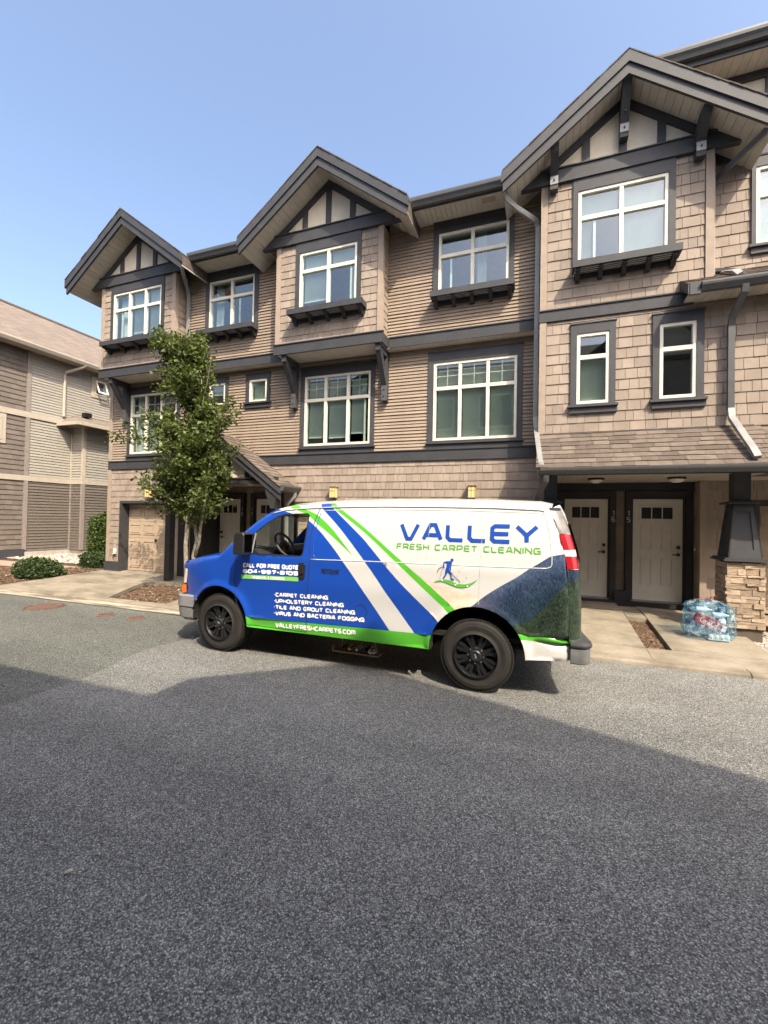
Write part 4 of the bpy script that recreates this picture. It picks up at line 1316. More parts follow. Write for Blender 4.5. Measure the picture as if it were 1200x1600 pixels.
MB().box(3.52, 3.62, 9.45, 9.7, 0.2, 2.2).build('garage_jamb', 'trim_dark', U)
MB().box(3.52, 6.0, 9.45, 9.7, 2.2, 2.28).build('garage_head', 'trim_dark', U)
garage_door(U, 9.68, 3.62, 5.9, 0.27, 2.2)
# left porch end
MB().box(0.08, 0.2, 9.3, 9.88, 0.2, 2.65).build('corner_board', 'corner_paint', U)
MB().rpipe([(0.06, 7.42, 2.60), (0.06, 7.45, 2.5), (-0.06, 7.75, 2.28), (-0.1, 7.85, 2.1), (-0.1, 7.85, 0.3)], 0.08, 0.06).build('downspout', 'gutter_grey', U)

mat('ledge_stone', (0.34, 0.262, 0.19), 0.9, var=0.28, nvar=0.16, nscale=14, stretch=(1, 1, 3), bmp=0.9, bscale=18, bdist=0.012, spec=0.2)
mat('mortar', (0.10, 0.08, 0.06), 0.95, nvar=0.2)


def pillar(th, xc, yc):
    """tapered timber pillar on a stacked-stone pedestal"""
    zb, zs_ = 0.30, 1.30
    hb = 0.235
    core = MB().box(xc - hb + 0.03, xc + hb - 0.03, yc - hb + 0.03, yc + hb - 0.03, zb, zs_)
    core.box(xc - hb + 0.02, xc + hb - 0.02, yc - hb + 0.02, yc + hb - 0.02, 0.1, zb)
    p = core.build('pedestal', ['mortar'], th)
    r = random.Random(int(xc * 100))
    for face in range(4):
        z = zb
        while z < zs_ - 0.02:
            h = min(r.choice((0.03, 0.045, 0.06, 0.075, 0.095)), zs_ - z)
            a = -hb + 0.0
            while a < hb - 0.01:
                L = min(r.uniform(0.09, 0.26), hb - a)
                if hb - a - L < 0.05:
                    L = hb - a
                pro = r.uniform(-0.012, 0.018)
                c0, c1 = a + 0.002, a + L - 0.002
                j = [r.uniform(-0.006, 0.006) for _ in range(8)]
                v = [(c0, -hb - pro + j[0], z + .002), (c1, -hb - pro + j[1], z + .002), (c1, -hb - pro + j[2], z + h - .003), (c0, -hb - pro + j[3], z + h - .003),
                     (c0, -hb + 0.05, z + .002), (c1, -hb + 0.05, z + .002), (c1, -hb + 0.05, z + h - .003), (c0, -hb + 0.05, z + h - .003)]
                M = Matrix.Translation((xc, yc, 0)) @ Matrix.Rotation(face * math.pi / 2, 4, 'Z')
                MB().add([M @ Vector(q) for q in v], [(0, 1, 2, 3), (4, 5, 1, 0), (3, 2, 6, 7), (0, 3, 7, 4), (1, 5, 6, 2)]).build('stone', 'ledge_stone', p)
                a += L
            z += h
    cap = MB()
    for (a, b, c) in ((0.29, 1.302, 1.325), (0.265, 1.326, 1.35)):
        cap.box(xc - a, xc + a, yc - a, yc + a, b, c)
    cap.build('pedestal_cap', 'trim_dark', th)
    t0, t1, z0_, z1_ = 0.215, 0.135, 1.351, 2.17

    def frus(mb, a0, a1, c0, c1):
        mb.add([(xc + sx * a0, yc + sy * a0, c0) for sx, sy in ((-1, -1), (1, -1), (1, 1), (-1, 1))] + [(xc + sx * a1, yc + sy * a1, c1) for sx, sy in ((-1, -1), (1, -1), (1, 1), (-1, 1))],
               [(3, 2, 1, 0), (4, 5, 6, 7), (0, 1, 5, 4), (1, 2, 6, 5), (2, 3, 7, 6), (3, 0, 4, 7)])
    sh = MB()
    frus(sh, t0 - 0.014, t1 - 0.014, z0_, z1_)
    s = sh.build('shaft', 'trim_dark', th)
    # frame boards on each face leave a sunk panel
    for face in range(4):
        M = Matrix.Translation((xc, yc, 0)) @ Matrix.Rotation(face * math.pi / 2, 4, 'Z')
        H = z1_ - z0_

        def P(u, z, d):
            k = t0 + (t1 - t0) * (z - z0_) / H
            return M @ Vector((u * k, -k - d, z))
        for (u0, u1, c0, c1) in ((-1, -0.55, z0_, z1_), (0.55, 1, z0_, z1_), (-0.55, 0.55, z0_, z0_ + 0.13), (-0.55, 0.55, z1_ - 0.11, z1_)):
            vs = [P(u0, c0, 0), P(u1, c0, 0), P(u1, c1, 0), P(u0, c1, 0), P(u0, c0, -0.02), P(u1, c0, -0.02), P(u1, c1, -0.02), P(u0, c1, -0.02)]
            MB().add(vs, [(0, 1, 2, 3), (4, 5, 1, 0), (3, 2, 6, 7), (0, 3, 7, 4), (1, 5, 6, 2)]).build('stile', 'trim_dark', s)
    tc = MB()
    tc.box(xc - 0.2, xc + 0.2, yc - 0.2, yc + 0.2, 2.171, 2.2)
    frus(tc, 0.19, 0.12, 2.2, 2.225)
    tc.build('capital', 'trim_dark', th)
    MB().box(xc - 0.105, xc + 0.105, yc - 0.105, yc + 0.105, 2.226, 2.654).build('neck', 'trim_dark', th)


pillar(U, 2.88, 8.18)
pillar(U, 0.14, 8.18)
it = MB()
it.box(RX0 + 0.1, 6.2, YB + 0.14, 13, 2.72, 3.0)
it.box(RX0 + 0.1, 6.2, YB + 0.14, 13, ZR - 0.03, ZR + 0.04)
it.box(RX0 + 0.1, 6.2, Y3 + 0.14, 13, 9.3, 9.4)
it.box(RX0 + 0.1, RX1, YB + 0.14, 11, 7.96, 8.02)
it.box(RX0 + 0.1, 6.2, 12.8, 13, 0.2, 9.3)
it.box(6.1, 6.2, 8.8, 12.8, 0.2, 9.3)
it.box(2.52, 2.6, YB + 0.15, 12.8, ZR + 0.04, 7.9)
it.build('interior_shell', 'interior', U)

# ------------------------------------------------------------------ neighbouring house across the side garden
mat('n_shingle', (0.145, 0.122, 0.105), 0.85, var=0.12, nvar=0.1, nscale=3, spec=0.2)
mat('n_siding', (0.29, 0.27, 0.237), 0.75, var=0.05, nvar=0.06, spec=0.3)
mat('n_siding_dark', (0.125, 0.107, 0.092), 0.75, var=0.05, nvar=0.06, spec=0.3)
mat('n_trim', (0.38, 0.34, 0.28), 0.6, nvar=0.06)
mat('n_board', (0.22, 0.19, 0.17), 0.7, nvar=0.08)
V = thing('neighbour_house', 'grey and cream clapboard house with hip roof at the left edge', 'house', (-17, 11, 0.28))
NX, BX, BY = -17.0, -16.35, 11.4
MB().box(NX - 0.2, NX, 2.0, 24, 0.2, 7.6).build('wall', 'n_board', V)
MB().box(NX, BX, BY, 22, 0.2, 5.15).build('bump_out', 'n_board', V)


def lap(name, mt, M, x0, x1, z0, z1, e, t=0.02, cells=None):
    mb = MB()
    z = z0
    k = 0
    while z < z1 - 0.01:
        h = min(e, z1 - z)
        xs = [x0, x1]
        if cells:
            xs = [x0]
            x = x0 + (cells * (0.5 if k % 2 else 1.0)) + rnd.uniform(-.03, .03)
            while x < x1 - 0.04:
                xs.append(x)
                x += cells * rnd.uniform(0.7, 1.25)
            xs.append(x1)
        for a, b in zip(xs[:-1], xs[1:]):
            g_ = 0.008 if cells else 0
            v = [(a, -t, z), (b - g_, -t, z), (b - g_, -0.004, z + h), (a, -0.004, z + h), (a, 0.0, z), (b - g_, 0.0, z)]
            mb.add([M @ Vector(q) for q in v], [(0, 1, 2, 3), (4, 5, 1, 0)])
        z += e
        k += 1
    return mb.build(name, mt, V, kind='stuff')


F = right_face(NX)
lap('shingles', 'n_shingle', F, 2.0, 9.78, 0.55, 2.93, 0.17, 0.025, 0.22)
lap('shingles', 'n_shingle', F, 2.0, 9.78, 3.12, 5.16, 0.17, 0.025, 0.22)
lap('shingles', 'n_shingle', F, 2.0, 9.78, 5.36, 7.5, 0.17, 0.025, 0.22)
lap('siding', 'n_siding_dark', F, 9.93, BY, 0.45, 2.93, 0.105, 0.028)
lap('siding', 'n_siding', F, 9.93, BY, 3.12, 5.12, 0.10, 0.024)
lap('siding', 'n_siding', F, 9.93, 20, 5.36, 7.5, 0.10, 0.024)
lap('siding', 'n_siding_dark', front(BY), NX + 0.08, BX - 0.06, 0.45, 2.93, 0.105, 0.028)
lap('siding', 'n_siding', front(BY), NX + 0.08, BX - 0.06, 3.12, 5.1, 0.10, 0.024)
F2 = right_face(BX)
lap('siding', 'n_siding_dark', F2, BY + 0.08, 20, 0.45, 2.93, 0.105, 0.028)
lap('siding', 'n_siding', F2, BY + 0.08, 20, 3.12, 5.1, 0.10, 0.024)
for (z0_, z1_) in ((2.93, 3.11), (5.15, 5.35)):
    MB().box(NX, NX + 0.05, 2.0, BY - 0.002 if z0_ < 4 else 11.3, z0_, z1_).build('band', 'n_trim', V)
MB().box(NX + 0.05, BX + 0.045, BY - 0.045, BY, 2.93, 3.11).build('band', 'n_trim', V)
MB().box(BX, BX + 0.045, BY, 20, 2.93, 3.11).build('band', 'n_trim', V)
for (z0_, z1_) in ((0.5, 2.93), (3.112, 5.148), (5.352, 7.5)):
    MB().box(NX, NX + 0.045, 9.79, 9.92, z0_, z1_).build('corner_board', 'n_board', V)
for (z0_, z1_, mt) in ((0.45, 2.928, 'n_board'), (3.112, 5.1, 'n_trim')):
    MB().box(BX - 0.055, BX + 0.04, BY - 0.04, BY + 0.075, z0_, z1_).build('corner_board', mt, V)
    MB().box(NX + 0.001, NX + 0.07, BY - 0.05, BY - 0.001, z0_, z1_).build('corner_board', mt, V)
MB().box(NX, NX + 0.07, 2.0, 9.85, 0.2, 0.54).build('plinth', 'trim_dark', V)
MB().box(NX, NX + 0.05, 9.86, BY - 0.001, 0.2, 0.44).build('plinth', 'foundation', V)
# eaves, gutter and hip roof
MB().box(NX - 0.1, NX + 0.45, 2.0, 21, 7.50, 7.53).build('soffit', 'n_trim', V)
MB().ext([(NX + 0.45, 7.48), (NX + 0.53, 7.48), (NX + 0.58, 7.58), (NX + 0.58, 7.63), (NX + 0.45, 7.63)], 'y', 2.0, 21).build('gutter', 'n_trim', V)
mb = MB()
mb.add([(NX + 0.5, 1.5, 7.63), (NX + 0.5, 21.5, 7.63), (NX - 3.3, 17.4, 10.2), (NX - 3.3, 5.5, 10.2), (NX - 7.1, 1.5, 7.63), (NX - 7.1, 21.5, 7.63)],
       [(0, 1, 2, 3), (1, 5, 2), (0, 3, 4), (2, 5, 4, 3)])
m, nt, p, out = newmat('n_roof')
pos = N(nt, 'ShaderNodeNewGeometry').outputs['Position']
bk = N(nt, 'ShaderNodeTexBrick')
mp = N(nt, 'ShaderNodeMapping')
mp.inputs['Rotation'].default_value = (0, 0, 0)
sx = N(nt, 'ShaderNodeSeparateXYZ')
cx = N(nt, 'ShaderNodeCombineXYZ')
nt.links.new(pos, sx.inputs[0])
nt.links.new(sx.outputs[1], cx.inputs[0])
nt.links.new(sx.outputs[2], cx.inputs[1])
nt.links.new(cx.outputs[0], bk.inputs['Vector'])
bk.inputs['Scale'].default_value = 1.0
bk.inputs['Brick Width'].default_value = 0.3
bk.inputs['Row Height'].default_value = 0.08
bk.inputs['Mortar Size'].default_value = 0.008
bk.inputs['Color1'].default_value = (0.20, 0.16, 0.13, 1)
bk.inputs['Color2'].default_value = (0.14, 0.11, 0.092, 1)
bk.inputs['Mortar'].default_value = (0.08, 0.066, 0.056, 1)
c = mixc(nt, 1.0, bk.outputs['Color'], ramp(nt, noise(nt, 60, 3), [(0.3, 0.8), (0.7, 1.2)]), 'MULTIPLY')
nt.links.new(c, p.inputs['Base Color'])
p.inputs['Roughness'].default_value = 0.95
bump(nt, p, bk.outputs['Fac'], -0.5, 0.01)
MATS['n_roof'] = m
rf = mb.build('roof', 'n_roof', V)
MB().tube([(NX - 3.3, 5.5, 10.22), (NX - 3.3, 17.4, 10.22), (NX + 0.5, 21.5, 7.66)], 0.07, 6).build('ridge_cap', 'roof_shingle', rf)
# small roof over the bump-out, with vent
mb = MB()
mb.add([(NX, BY - 0.55, 5.18), (BX + 0.45, BY - 0.5, 5.18), (BX + 0.45, 20, 5.18), (NX, 20, 5.85), (NX, BY + 0.1, 5.62),
        (NX, BY - 0.55, 5.08), (BX + 0.45, BY - 0.5, 5.08), (BX + 0.45, 20, 5.08), (NX, 20, 5.08)],
       [(0, 1, 4), (1, 2, 3, 4), (0, 5, 6, 1), (1, 6, 7, 2), (5, 8, 7, 6)])
mb.build('skirt_roof', ['n_roof'], V)
MB().box(NX, BX + 0.52, BY - 0.6, BY - 0.52, 5.06, 5.19).build('gutter', 'n_trim', V)
MB().box(BX + 0.46, BX + 0.54, BY - 0.52, 20, 5.06, 5.19).build('gutter', 'n_trim', V)
MB().box(NX + 0.2, NX + 0.42, 11.6, 11.85, 5.55, 5.72).build('roof_vent', 'metal_dark', V)
MB().tube([(NX + 0.5, 11.5, 7.5), (NX + 0.42, 11.4, 7.38), (NX + 0.08, 11.05, 7.12), (NX + 0.06, 11.03, 6.95), (NX + 0.06, 11.03, 5.45)], 0.05, 8).build('downspout', 'n_trim', V)


def nwindow(y0, y1, z0, z1, open_=False):
    w = MB()
    for q in ((y0, y1, z1 - .06, z1), (y0, y1, z0, z0 + .06), (y0, y0 + .06, z0 + .06, z1 - .06), (y1 - .06, y1, z0 + .06, z1 - .06)):
        w.box(NX, NX + 0.06, q[0], q[1], q[2], q[3])
    for q in ((y0 - .12, y1 + .12, z1, z1 + .12), (y0 - .12, y1 + .12, z0 - .12, z0), (y0 - .12, y0, z0, z1), (y1, y1 + .12, z0, z1)):
        w.box(NX, NX + 0.045, q[0], q[1], q[2], q[3])
    o = w.build('window', 'n_trim', V)
    MB().box(NX + 0.02, NX + 0.026, y0 + .06, y1 - .06, z0 + .06, z1 - .06).build('pane', 'black' if open_ else 'glass', o)
    if open_:
        s = MB()
        Mx = Matrix.Translation((NX + 0.06, 0, z1)) @ Matrix.Rotation(R(-22), 4, 'Y')
        for q in ((y0, y1, -.06, 0), (y0, y1, z0 - z1, z0 - z1 + .06), (y0, y0 + .05, z0 - z1 + .06, -.06), (y1 - .05, y1, z0 - z1 + .06, -.06)):
            s.box(0, 0.03, q[0], q[1], q[2], q[3], M=Mx)
        s.build('sash', 'vinyl_white', o)
        MB().box(0.01, 0.016, y0 + .05, y1 - .05, z0 - z1 + .06, -.06, M=Mx).build('pane', 'glass', o)


nwindow(12.2, 12.62, 6.62, 7.18, True)
nwindow(8.1, 9.08, 4.25, 5.0)

# ------------------------------------------------------------------ the terrace on the camera's side of the lane (behind the viewer)
W_ = thing('opposite_terrace', 'townhouse row across the lane whose gabled roof shades the foreground asphalt', 'townhouse', (4, -6, 0))
mb = MB()
mb.box(-26, 26, -12, -2.1, 0, 7.85)
mb.build('wall', 'shingle_wall', W_)
mb = MB().ext([(-1.64, 7.80), (-1.64, 7.95), (-6.8, 10.6), (-12.6, 7.95), (-12.6, 7.80)], 'x', -26.5, 26.5)
mb.build('roof', 'roof_dark', W_)


def opp_gable(xc, half, za, yr, zf=7.9):
    mb = MB()
    mb.ext([(xc - half, zf - 0.12), (xc - half, zf), (xc, za), (xc + half, zf), (xc + half, zf - 0.12), (xc, za - 0.2)], 'y', yr, -7)
    mb.build('gable_roof', 'roof_dark', W_)
    MB().ext([(xc - half + 0.5, zf - 0.1), (xc, za - 0.35), (xc + half - 0.5, zf - 0.1)], 'y', yr - 0.7, yr - 0.6).build('gable_wall', 'stucco', W_)
    MB().box(xc - half + 0.6, xc + half - 0.6, -2.1, yr - 0.6, 2.8, 7.8).build('bay', 'shingle_wall', W_)


opp_gable(3.97, 2.73, 9.9, -1.1)
opp_gable(-7.5, 2.3, 9.5, -1.5)
opp_gable(13.5, 2.5, 9.9, -1.1)
for i in range(-4, 5):
    for zz in (3.6, 6.0):
        xw = i * 2.6 + 0.6
        o = MB().box(xw - 0.75, xw + 0.75, -2.12 + 0.02, -2.02, zz, zz + 1.5).build('window', 'vinyl_white', W_)
        MB().box(xw - 0.68, xw + 0.68, -2.02, -2.0, zz + 0.07, zz + 1.43).build('pane', 'black', o)
# ------------------------------------------------------------------ the van (local: x rearwards from the front wheel, y away from the viewer, near side at y = -1)
mat('van_white', (0.57, 0.566, 0.553), 0.28, nvar=0.015, nscale=1.5, spec=0.5, coat=0.5, dirt=0.02)
mat('van_blue', (0.008, 0.058, 0.36), 0.28, nvar=0.02, nscale=1.5, spec=0.5, coat=0.6)
mat('van_green', (0.085, 0.41, 0.03), 0.3, nvar=0.02, nscale=1.5, spec=0.5, coat=0.5)
mat('decal_white', (0.82, 0.82, 0.80), 0.35, nvar=0.01)
mat('decal_blue', (0.010, 0.062, 0.34), 0.35, nvar=0.01)
mat('decal_green', (0.10, 0.37, 0.045), 0.35, nvar=0.01)
mat('decal_bar', (0.20, 0.50, 0.09), 0.35, nvar=0.01)
mat('plastic_grey', (0.20, 0.20, 0.205), 0.5, nvar=0.08, nscale=8, spec=0.4)
mat('plastic_black', (0.018, 0.018, 0.019), 0.42, nvar=0.1, spec=0.45)
mat('bumper_mid', (0.12, 0.12, 0.122), 0.45, nvar=0.15, nscale=12)
mat('bumper_dark', (0.045, 0.045, 0.047), 0.5, nvar=0.1)
mat('lamp_smoke', (0.17, 0.155, 0.14), 0.2, nvar=0.3, nscale=12, coat=0.6)
mat('seam', (0.03, 0.03, 0.035), 0.6)
mat('rubber', (0.026, 0.024, 0.022), 0.75, nvar=0.2, nscale=9, spec=0.3, dirt=0.15)
mat('rim_black', (0.012, 0.012, 0.013), 0.25, nvar=0.05, spec=0.5)
mat('lens_red', (0.30, 0.008, 0.014), 0.18, nvar=0.1, nscale=20, coat=0.7)
mat('lens_clear', (0.72, 0.62, 0.52), 0.2, coat=0.6)
mat('lens_amber', (0.65, 0.16, 0.02), 0.25, coat=0.5)
mat('chrome', (0.7, 0.7, 0.7), 0.12, metal=1.0)
mat('cab_dark', (0.022, 0.022, 0.024), 0.7, nvar=0.15)
mat('cab_grey', (0.09, 0.085, 0.08), 0.75, nvar=0.1)
mat('underbody', (0.02, 0.019, 0.018), 0.9)
mat('brass', (0.45, 0.33, 0.12), 0.35, metal=0.9)
mat('copper_plate', (0.35, 0.22, 0.14), 0.6, nvar=0.15)

# printed landscape on the rear quarter
for nm, far, near_, sc in (('print_mountain', (0.060, 0.095, 0.165), (0.008, 0.018, 0.050), 60), ('print_forest', (0.050, 0.078, 0.044), (0.003, 0.007, 0.006), 62)):
    m, nt, p, out = newmat(nm)
    n1 = noise(nt, sc, 3, 0.7, (1.5, 1.5, 0.6), obj=True)
    n2 = noise(nt, 4.5, 5, 0.65, obj=True)
    c = ramp(nt, math_(nt, 'ADD', math_(nt, 'MULTIPLY', n1, 0.7), math_(nt, 'MULTIPLY', n2, 0.5)), [(0.50, near_), (0.62, tuple(0.6 * a + 0.4 * b for a, b in zip(near_, far))), (0.74, far)])
    if nm == 'print_mountain':      # printed picture: pale blue ridge sinking to dark slopes
        sx_ = N(nt, 'ShaderNodeSeparateXYZ')
        nt.links.new(N(nt, 'ShaderNodeTexCoord').outputs['Object'], sx_.inputs[0])
        rdg = math_(nt, 'ADD', math_(nt, 'MULTIPLY', math_(nt, 'SUBTRACT', sx_.outputs[0], 3.4), 0.66), 0.95)
        dep = math_(nt, 'MULTIPLY', math_(nt, 'SUBTRACT', rdg, sx_.outputs[2]), 2.4, True)
        c = mixc(nt, 1.0, c, ramp(nt, dep, [(0.0, (1.55, 1.45, 1.4)), (0.25, (0.9, 0.9, 0.92)), (0.8, (0.5, 0.62, 0.55))]), 'MULTIPLY')
        lft = math_(nt, 'MULTIPLY', math_(nt, 'SUBTRACT', 3.72, sx_.outputs[0]), 2.0, True)
        c = mixc(nt, math_(nt, 'MULTIPLY', lft, 0.5), c, (0.16, 0.13, 0.16))
    nt.links.new(c, p.inputs['Base Color'])
    p.inputs['Roughness'].default_value = 0.3
    p.inputs['Coat Weight'].default_value = 0.5
    MATS[nm] = m
m, nt, p, out = newmat('print_mist')
n2 = noise(nt, 5.0, 5, 0.6, (1, 1, 2.5), obj=True)
sxz = N(nt, 'ShaderNodeSeparateXYZ')
nt.links.new(N(nt, 'ShaderNodeTexCoord').outputs['Object'], sxz.inputs[0])
hgt = math_(nt, 'MULTIPLY', math_(nt, 'SUBTRACT', sxz.outputs[2], 0.92), 2.6, True)
c = mixc(nt, hgt, (0.70, 0.58, 0.44), (0.50, 0.47, 0.43))
c = mixc(nt, 1.0, c, ramp(nt, n2, [(0.3, 0.82), (0.7, 1.15)]), 'MULTIPLY')
nt.links.new(c, p.inputs['Base Color'])
p.inputs['Roughness'].default_value = 0.3
p.inputs['Coat Weight'].default_value = 0.5
MATS['print_mist'] = m

VAN = thing('cargo_van', 'blue and white cargo van with green swooshes and carpet cleaning lettering', 'van', (-4.0586, 5.7243, 0.0), local=True, rotz=R(-0.858))

WR = 0.395
WB = 3.43


def lerp(P, x, k=0):
    if x <= P[0][k]:
        return P[0][1 - k]
    for (a, b) in zip(P[:-1], P[1:]):
        if x <= b[k]:
            t = (x - a[k]) / (b[k] - a[k] + 1e-9)
            return a[1 - k] + (b[1 - k] - a[1 - k]) * t
    return P[-1][1 - k]


TOP = [(-0.81, 0.98), (-0.805, 1.09), (-0.76, 1.165), (-0.64, 1.205), (-0.40, 1.252), (-0.18, 1.29), (-0.04, 1.31), (0.10, 1.44), (0.26, 1.585), (0.40, 1.70), (0.53, 1.80),
       (0.66, 1.885), (0.80, 1.945), (0.95, 1.978), (1.20, 2.0), (1.65, 2.022), (2.3, 2.036), (3.0, 2.036), (3.6, 2.03), (4.05, 2.012), (4.17, 1.985)]
REAR = [(4.17, 1.985), (4.215, 1.90), (4.275, 1.71), (4.325, 1.53), (4.355, 1.36), (4.375, 1.15), (4.38, 0.95), (4.38, 0.60), (4.37, 0.45)]


def arch(cx, cz, r, a0, a1, n=22):
    return [(cx + r * math.cos(R(a0 + (a1 - a0) * i / n)), cz + r * math.sin(R(a0 + (a1 - a0) * i / n))) for i in range(n + 1)]


RA = arch(WB + 0.0, 0.42, 0.505, 2, 178)
FA = arch(0.0, 0.42, 0.478, -2, 152)
OUT = [(-0.80, 0.72), (-0.815, 0.85)] + TOP + REAR[1:] + [(3.95, 0.43)] + [(RA[0][0], 0.425)] + RA + [(RA[-1][0], 0.41), (2.5, 0.40), (1.4, 0.395), (FA[0][0] + 0.01, 0.395)] + FA + [(-0.50, 0.645)]
WIN = [(0.235, 1.345), (0.33, 1.455), (0.50, 1.605), (0.66, 1.735), (0.82, 1.835), (0.93, 1.872), (1.10, 1.885), (1.285, 1.888), (1.315, 1.865), (1.31, 1.80), (1.285, 1.40), (1.27, 1.355), (1.235, 1.34)]


def inpoly(x, z, P):
    c = False
    n = len(P)
    for i in range(n):
        x1, z1 = P[i]
        x2, z2 = P[(i + 1) % n]
        if (z1 > z) != (z2 > z) and x < (x2 - x1) * (z - z1) / (z2 - z1) + x1:
            c = not c
    return c


def topz(u):
    return lerp(TOP, u) if u < 4.17 else lerp([(a, b) for a, b in REAR], u)


def sidev(u, z):
    """half width of the body skin at (u, z)"""
    v = 1.0
    if z > 1.30:
        v -= 0.135 * ((z - 1.30) / 0.72) ** 1.35
    if z < 0.60:
        v -= 0.35 * (0.60 - z) ** 2
    v += 0.012 * math.exp(-((z - 1.0) / 0.16) ** 2)
    v -= 0.006 * (1 / (1 + math.exp(-(z - 1.335) / 0.006))) * (1 if u > 0.3 else 0)
    if u < 0.15:
        v -= 0.20 * ((0.15 - u) / 0.97) ** 2.6
    if u > 3.9:
        v -= 0.05 * ((u - 3.9) / 0.48) ** 2
    if u > 4.25:
        v -= 0.05 * ((u - 4.25) / 0.13) ** 2
    for cx, r in ((0.0, 0.478), (WB, 0.505)):      # pressed lips round the wheel openings
        d = math.hypot(u - cx, z - 0.42) - r
        if d < 0.14 and z > 0.38:
            v += 0.030 * math.exp(-(max(d, 0) / 0.055) ** 2)
    d = topz(u) - z
    r = 0.075
    if u > -0.75 and d < r:
        q = max(0.0, r - d)
        v -= r - math.sqrt(max(r * r - q * q, 0))
    return v


G1u = [(1.60, 2.05), (1.70, 1.975), (2.10, 1.715), (2.54, 1.388), (2.91, 1.11), (3.20, 0.88), (3.34, 0.77)]
G1l = [(1.55, 2.05), (1.64, 1.96), (2.08, 1.675), (2.52, 1.335), (2.82, 1.09), (3.13, 0.835), (3.24, 0.74)]
B2u = [(1.56, 2.05), (1.63, 1.96), (2.04, 1.63), (2.20, 1.48), (2.50, 1.18), (2.69, 1.01), (3.01, 0.735), (3.2, 0.57)]
B2l = [(1.40, 2.05), (1.48, 1.955), (1.79, 1.68), (2.14, 1.31), (2.40, 0.99), (2.60, 0.745), (2.76, 0.55)]
W3l = [(0.70, 1.96), (0.96, 1.905), (1.25, 1.825), (1.44, 1.705), (1.60, 1.565), (1.79, 1.37), (2.05, 1.07), (2.25, 0.82), (2.46, 0.55)]
LFu = [(1.10, 1.985), (1.22, 1.945), (1.41, 1.875), (1.60, 1.745), (1.75, 1.61), (1.97, 1.385)]
LFl = [(0.98, 1.965), (1.12, 1.925), (1.30, 1.855), (1.45, 1.75), (1.65, 1.62), (1.97, 1.385)]
RKt = [(0.30, 0.535), (1.34, 0.532), (2.2, 0.552), (3.0, 0.57)]
GTt = [(3.70, 0.695), (4.45, 0.66)]
GTb = [(3.70, 0.637), (4.45, 0.607)]
MTN = [(3.30, 0.86), (3.40, 0.94), (3.48, 1.01), (3.57, 1.08), (3.70, 1.17), (3.84, 1.26), (3.95, 1.345), (4.05, 1.41), (4.12, 1.46), (4.17, 1.488), (4.29, 1.515), (4.45, 1.535)]
FOR = [(3.60, 0.66), (3.80, 0.76), (3.92, 0.805), (4.03, 0.875), (4.12, 0.99), (4.20, 1.09), (4.32, 1.20), (4.45, 1.30)]
MST = [(2.60, 1.36), (2.67, 1.30), (2.72, 1.245), (2.77, 1.23), (2.85, 1.185), (2.97, 1.15), (3.12, 1.11), (3.39, 1.05), (3.50, 1.01)]


def dense(P, n=6):
    """smooth resampling (Catmull-Rom)"""
    o = []
    Q = [P[0]] + P + [P[-1]]
    for i in range(1, len(Q) - 2):
        p0, p1, p2, p3 = [Vector(q) for q in Q[i - 1:i + 3]]
        for k in range(n):
            t = k / n
            v = 0.5 * (2 * p1 + (p2 - p0) * t + (2 * p0 - 5 * p1 + 4 * p2 - p3) * t * t + (3 * p1 - p0 - 3 * p2 + p3) * t ** 3)
            o.append((v.x, v.y))
    return o + [P[-1]]


_jag = random.Random(3)
G1u, G1l, B2u, B2l, W3l, LFu, LFl = [dense(P) for P in (G1u, G1l, B2u, B2l, W3l, LFu, LFl)]
MTN, MST = dense(MTN, 4), dense(MST, 4)
FOR = [(a, b + _jag.uniform(-0.012, 0.012)) for a, b in dense(FOR, 9)]


def uz(P, z):     # u on a falling curve at height z
    return lerp([(b, a) for a, b in P][::-1], z)


def paint(u, z):
    if u < 3.05 and z < lerp(RKt, u):
        return 2
    if u > 3.3 or z > 0.5:
        if u < uz(W3l, z) or u < 0.75:
            return 1
        if u < uz(B2l, z):
            if z > 1.385 and LFl[0][0] < u < 1.97 and z > 1.385 and lerp(LFl, u) < z < lerp(LFu, u):
                return 2
            return 0
        if u < uz(B2u, z):
            return 1
        if u < uz(G1l, z):
            return 0
        if u < uz(G1u, z):
            return 2
        if u > 3.62 and lerp(GTb, u) < z < lerp(GTt, u):
            return 2
        if u > 3.62 and z < lerp(GTb, u):
            return 0
        if u > 3.30 and z < lerp(MTN, u):
            if u > 3.6 and z < lerp(FOR, u):
                return 4
            return 3
        if 2.60 < u < 3.52 and z < lerp(MST, u):
            return 5
        return 0
    return 1


PAINTS = ['van_white', 'van_blue', 'van_green', 'print_mountain', 'print_forest', 'print_mist']


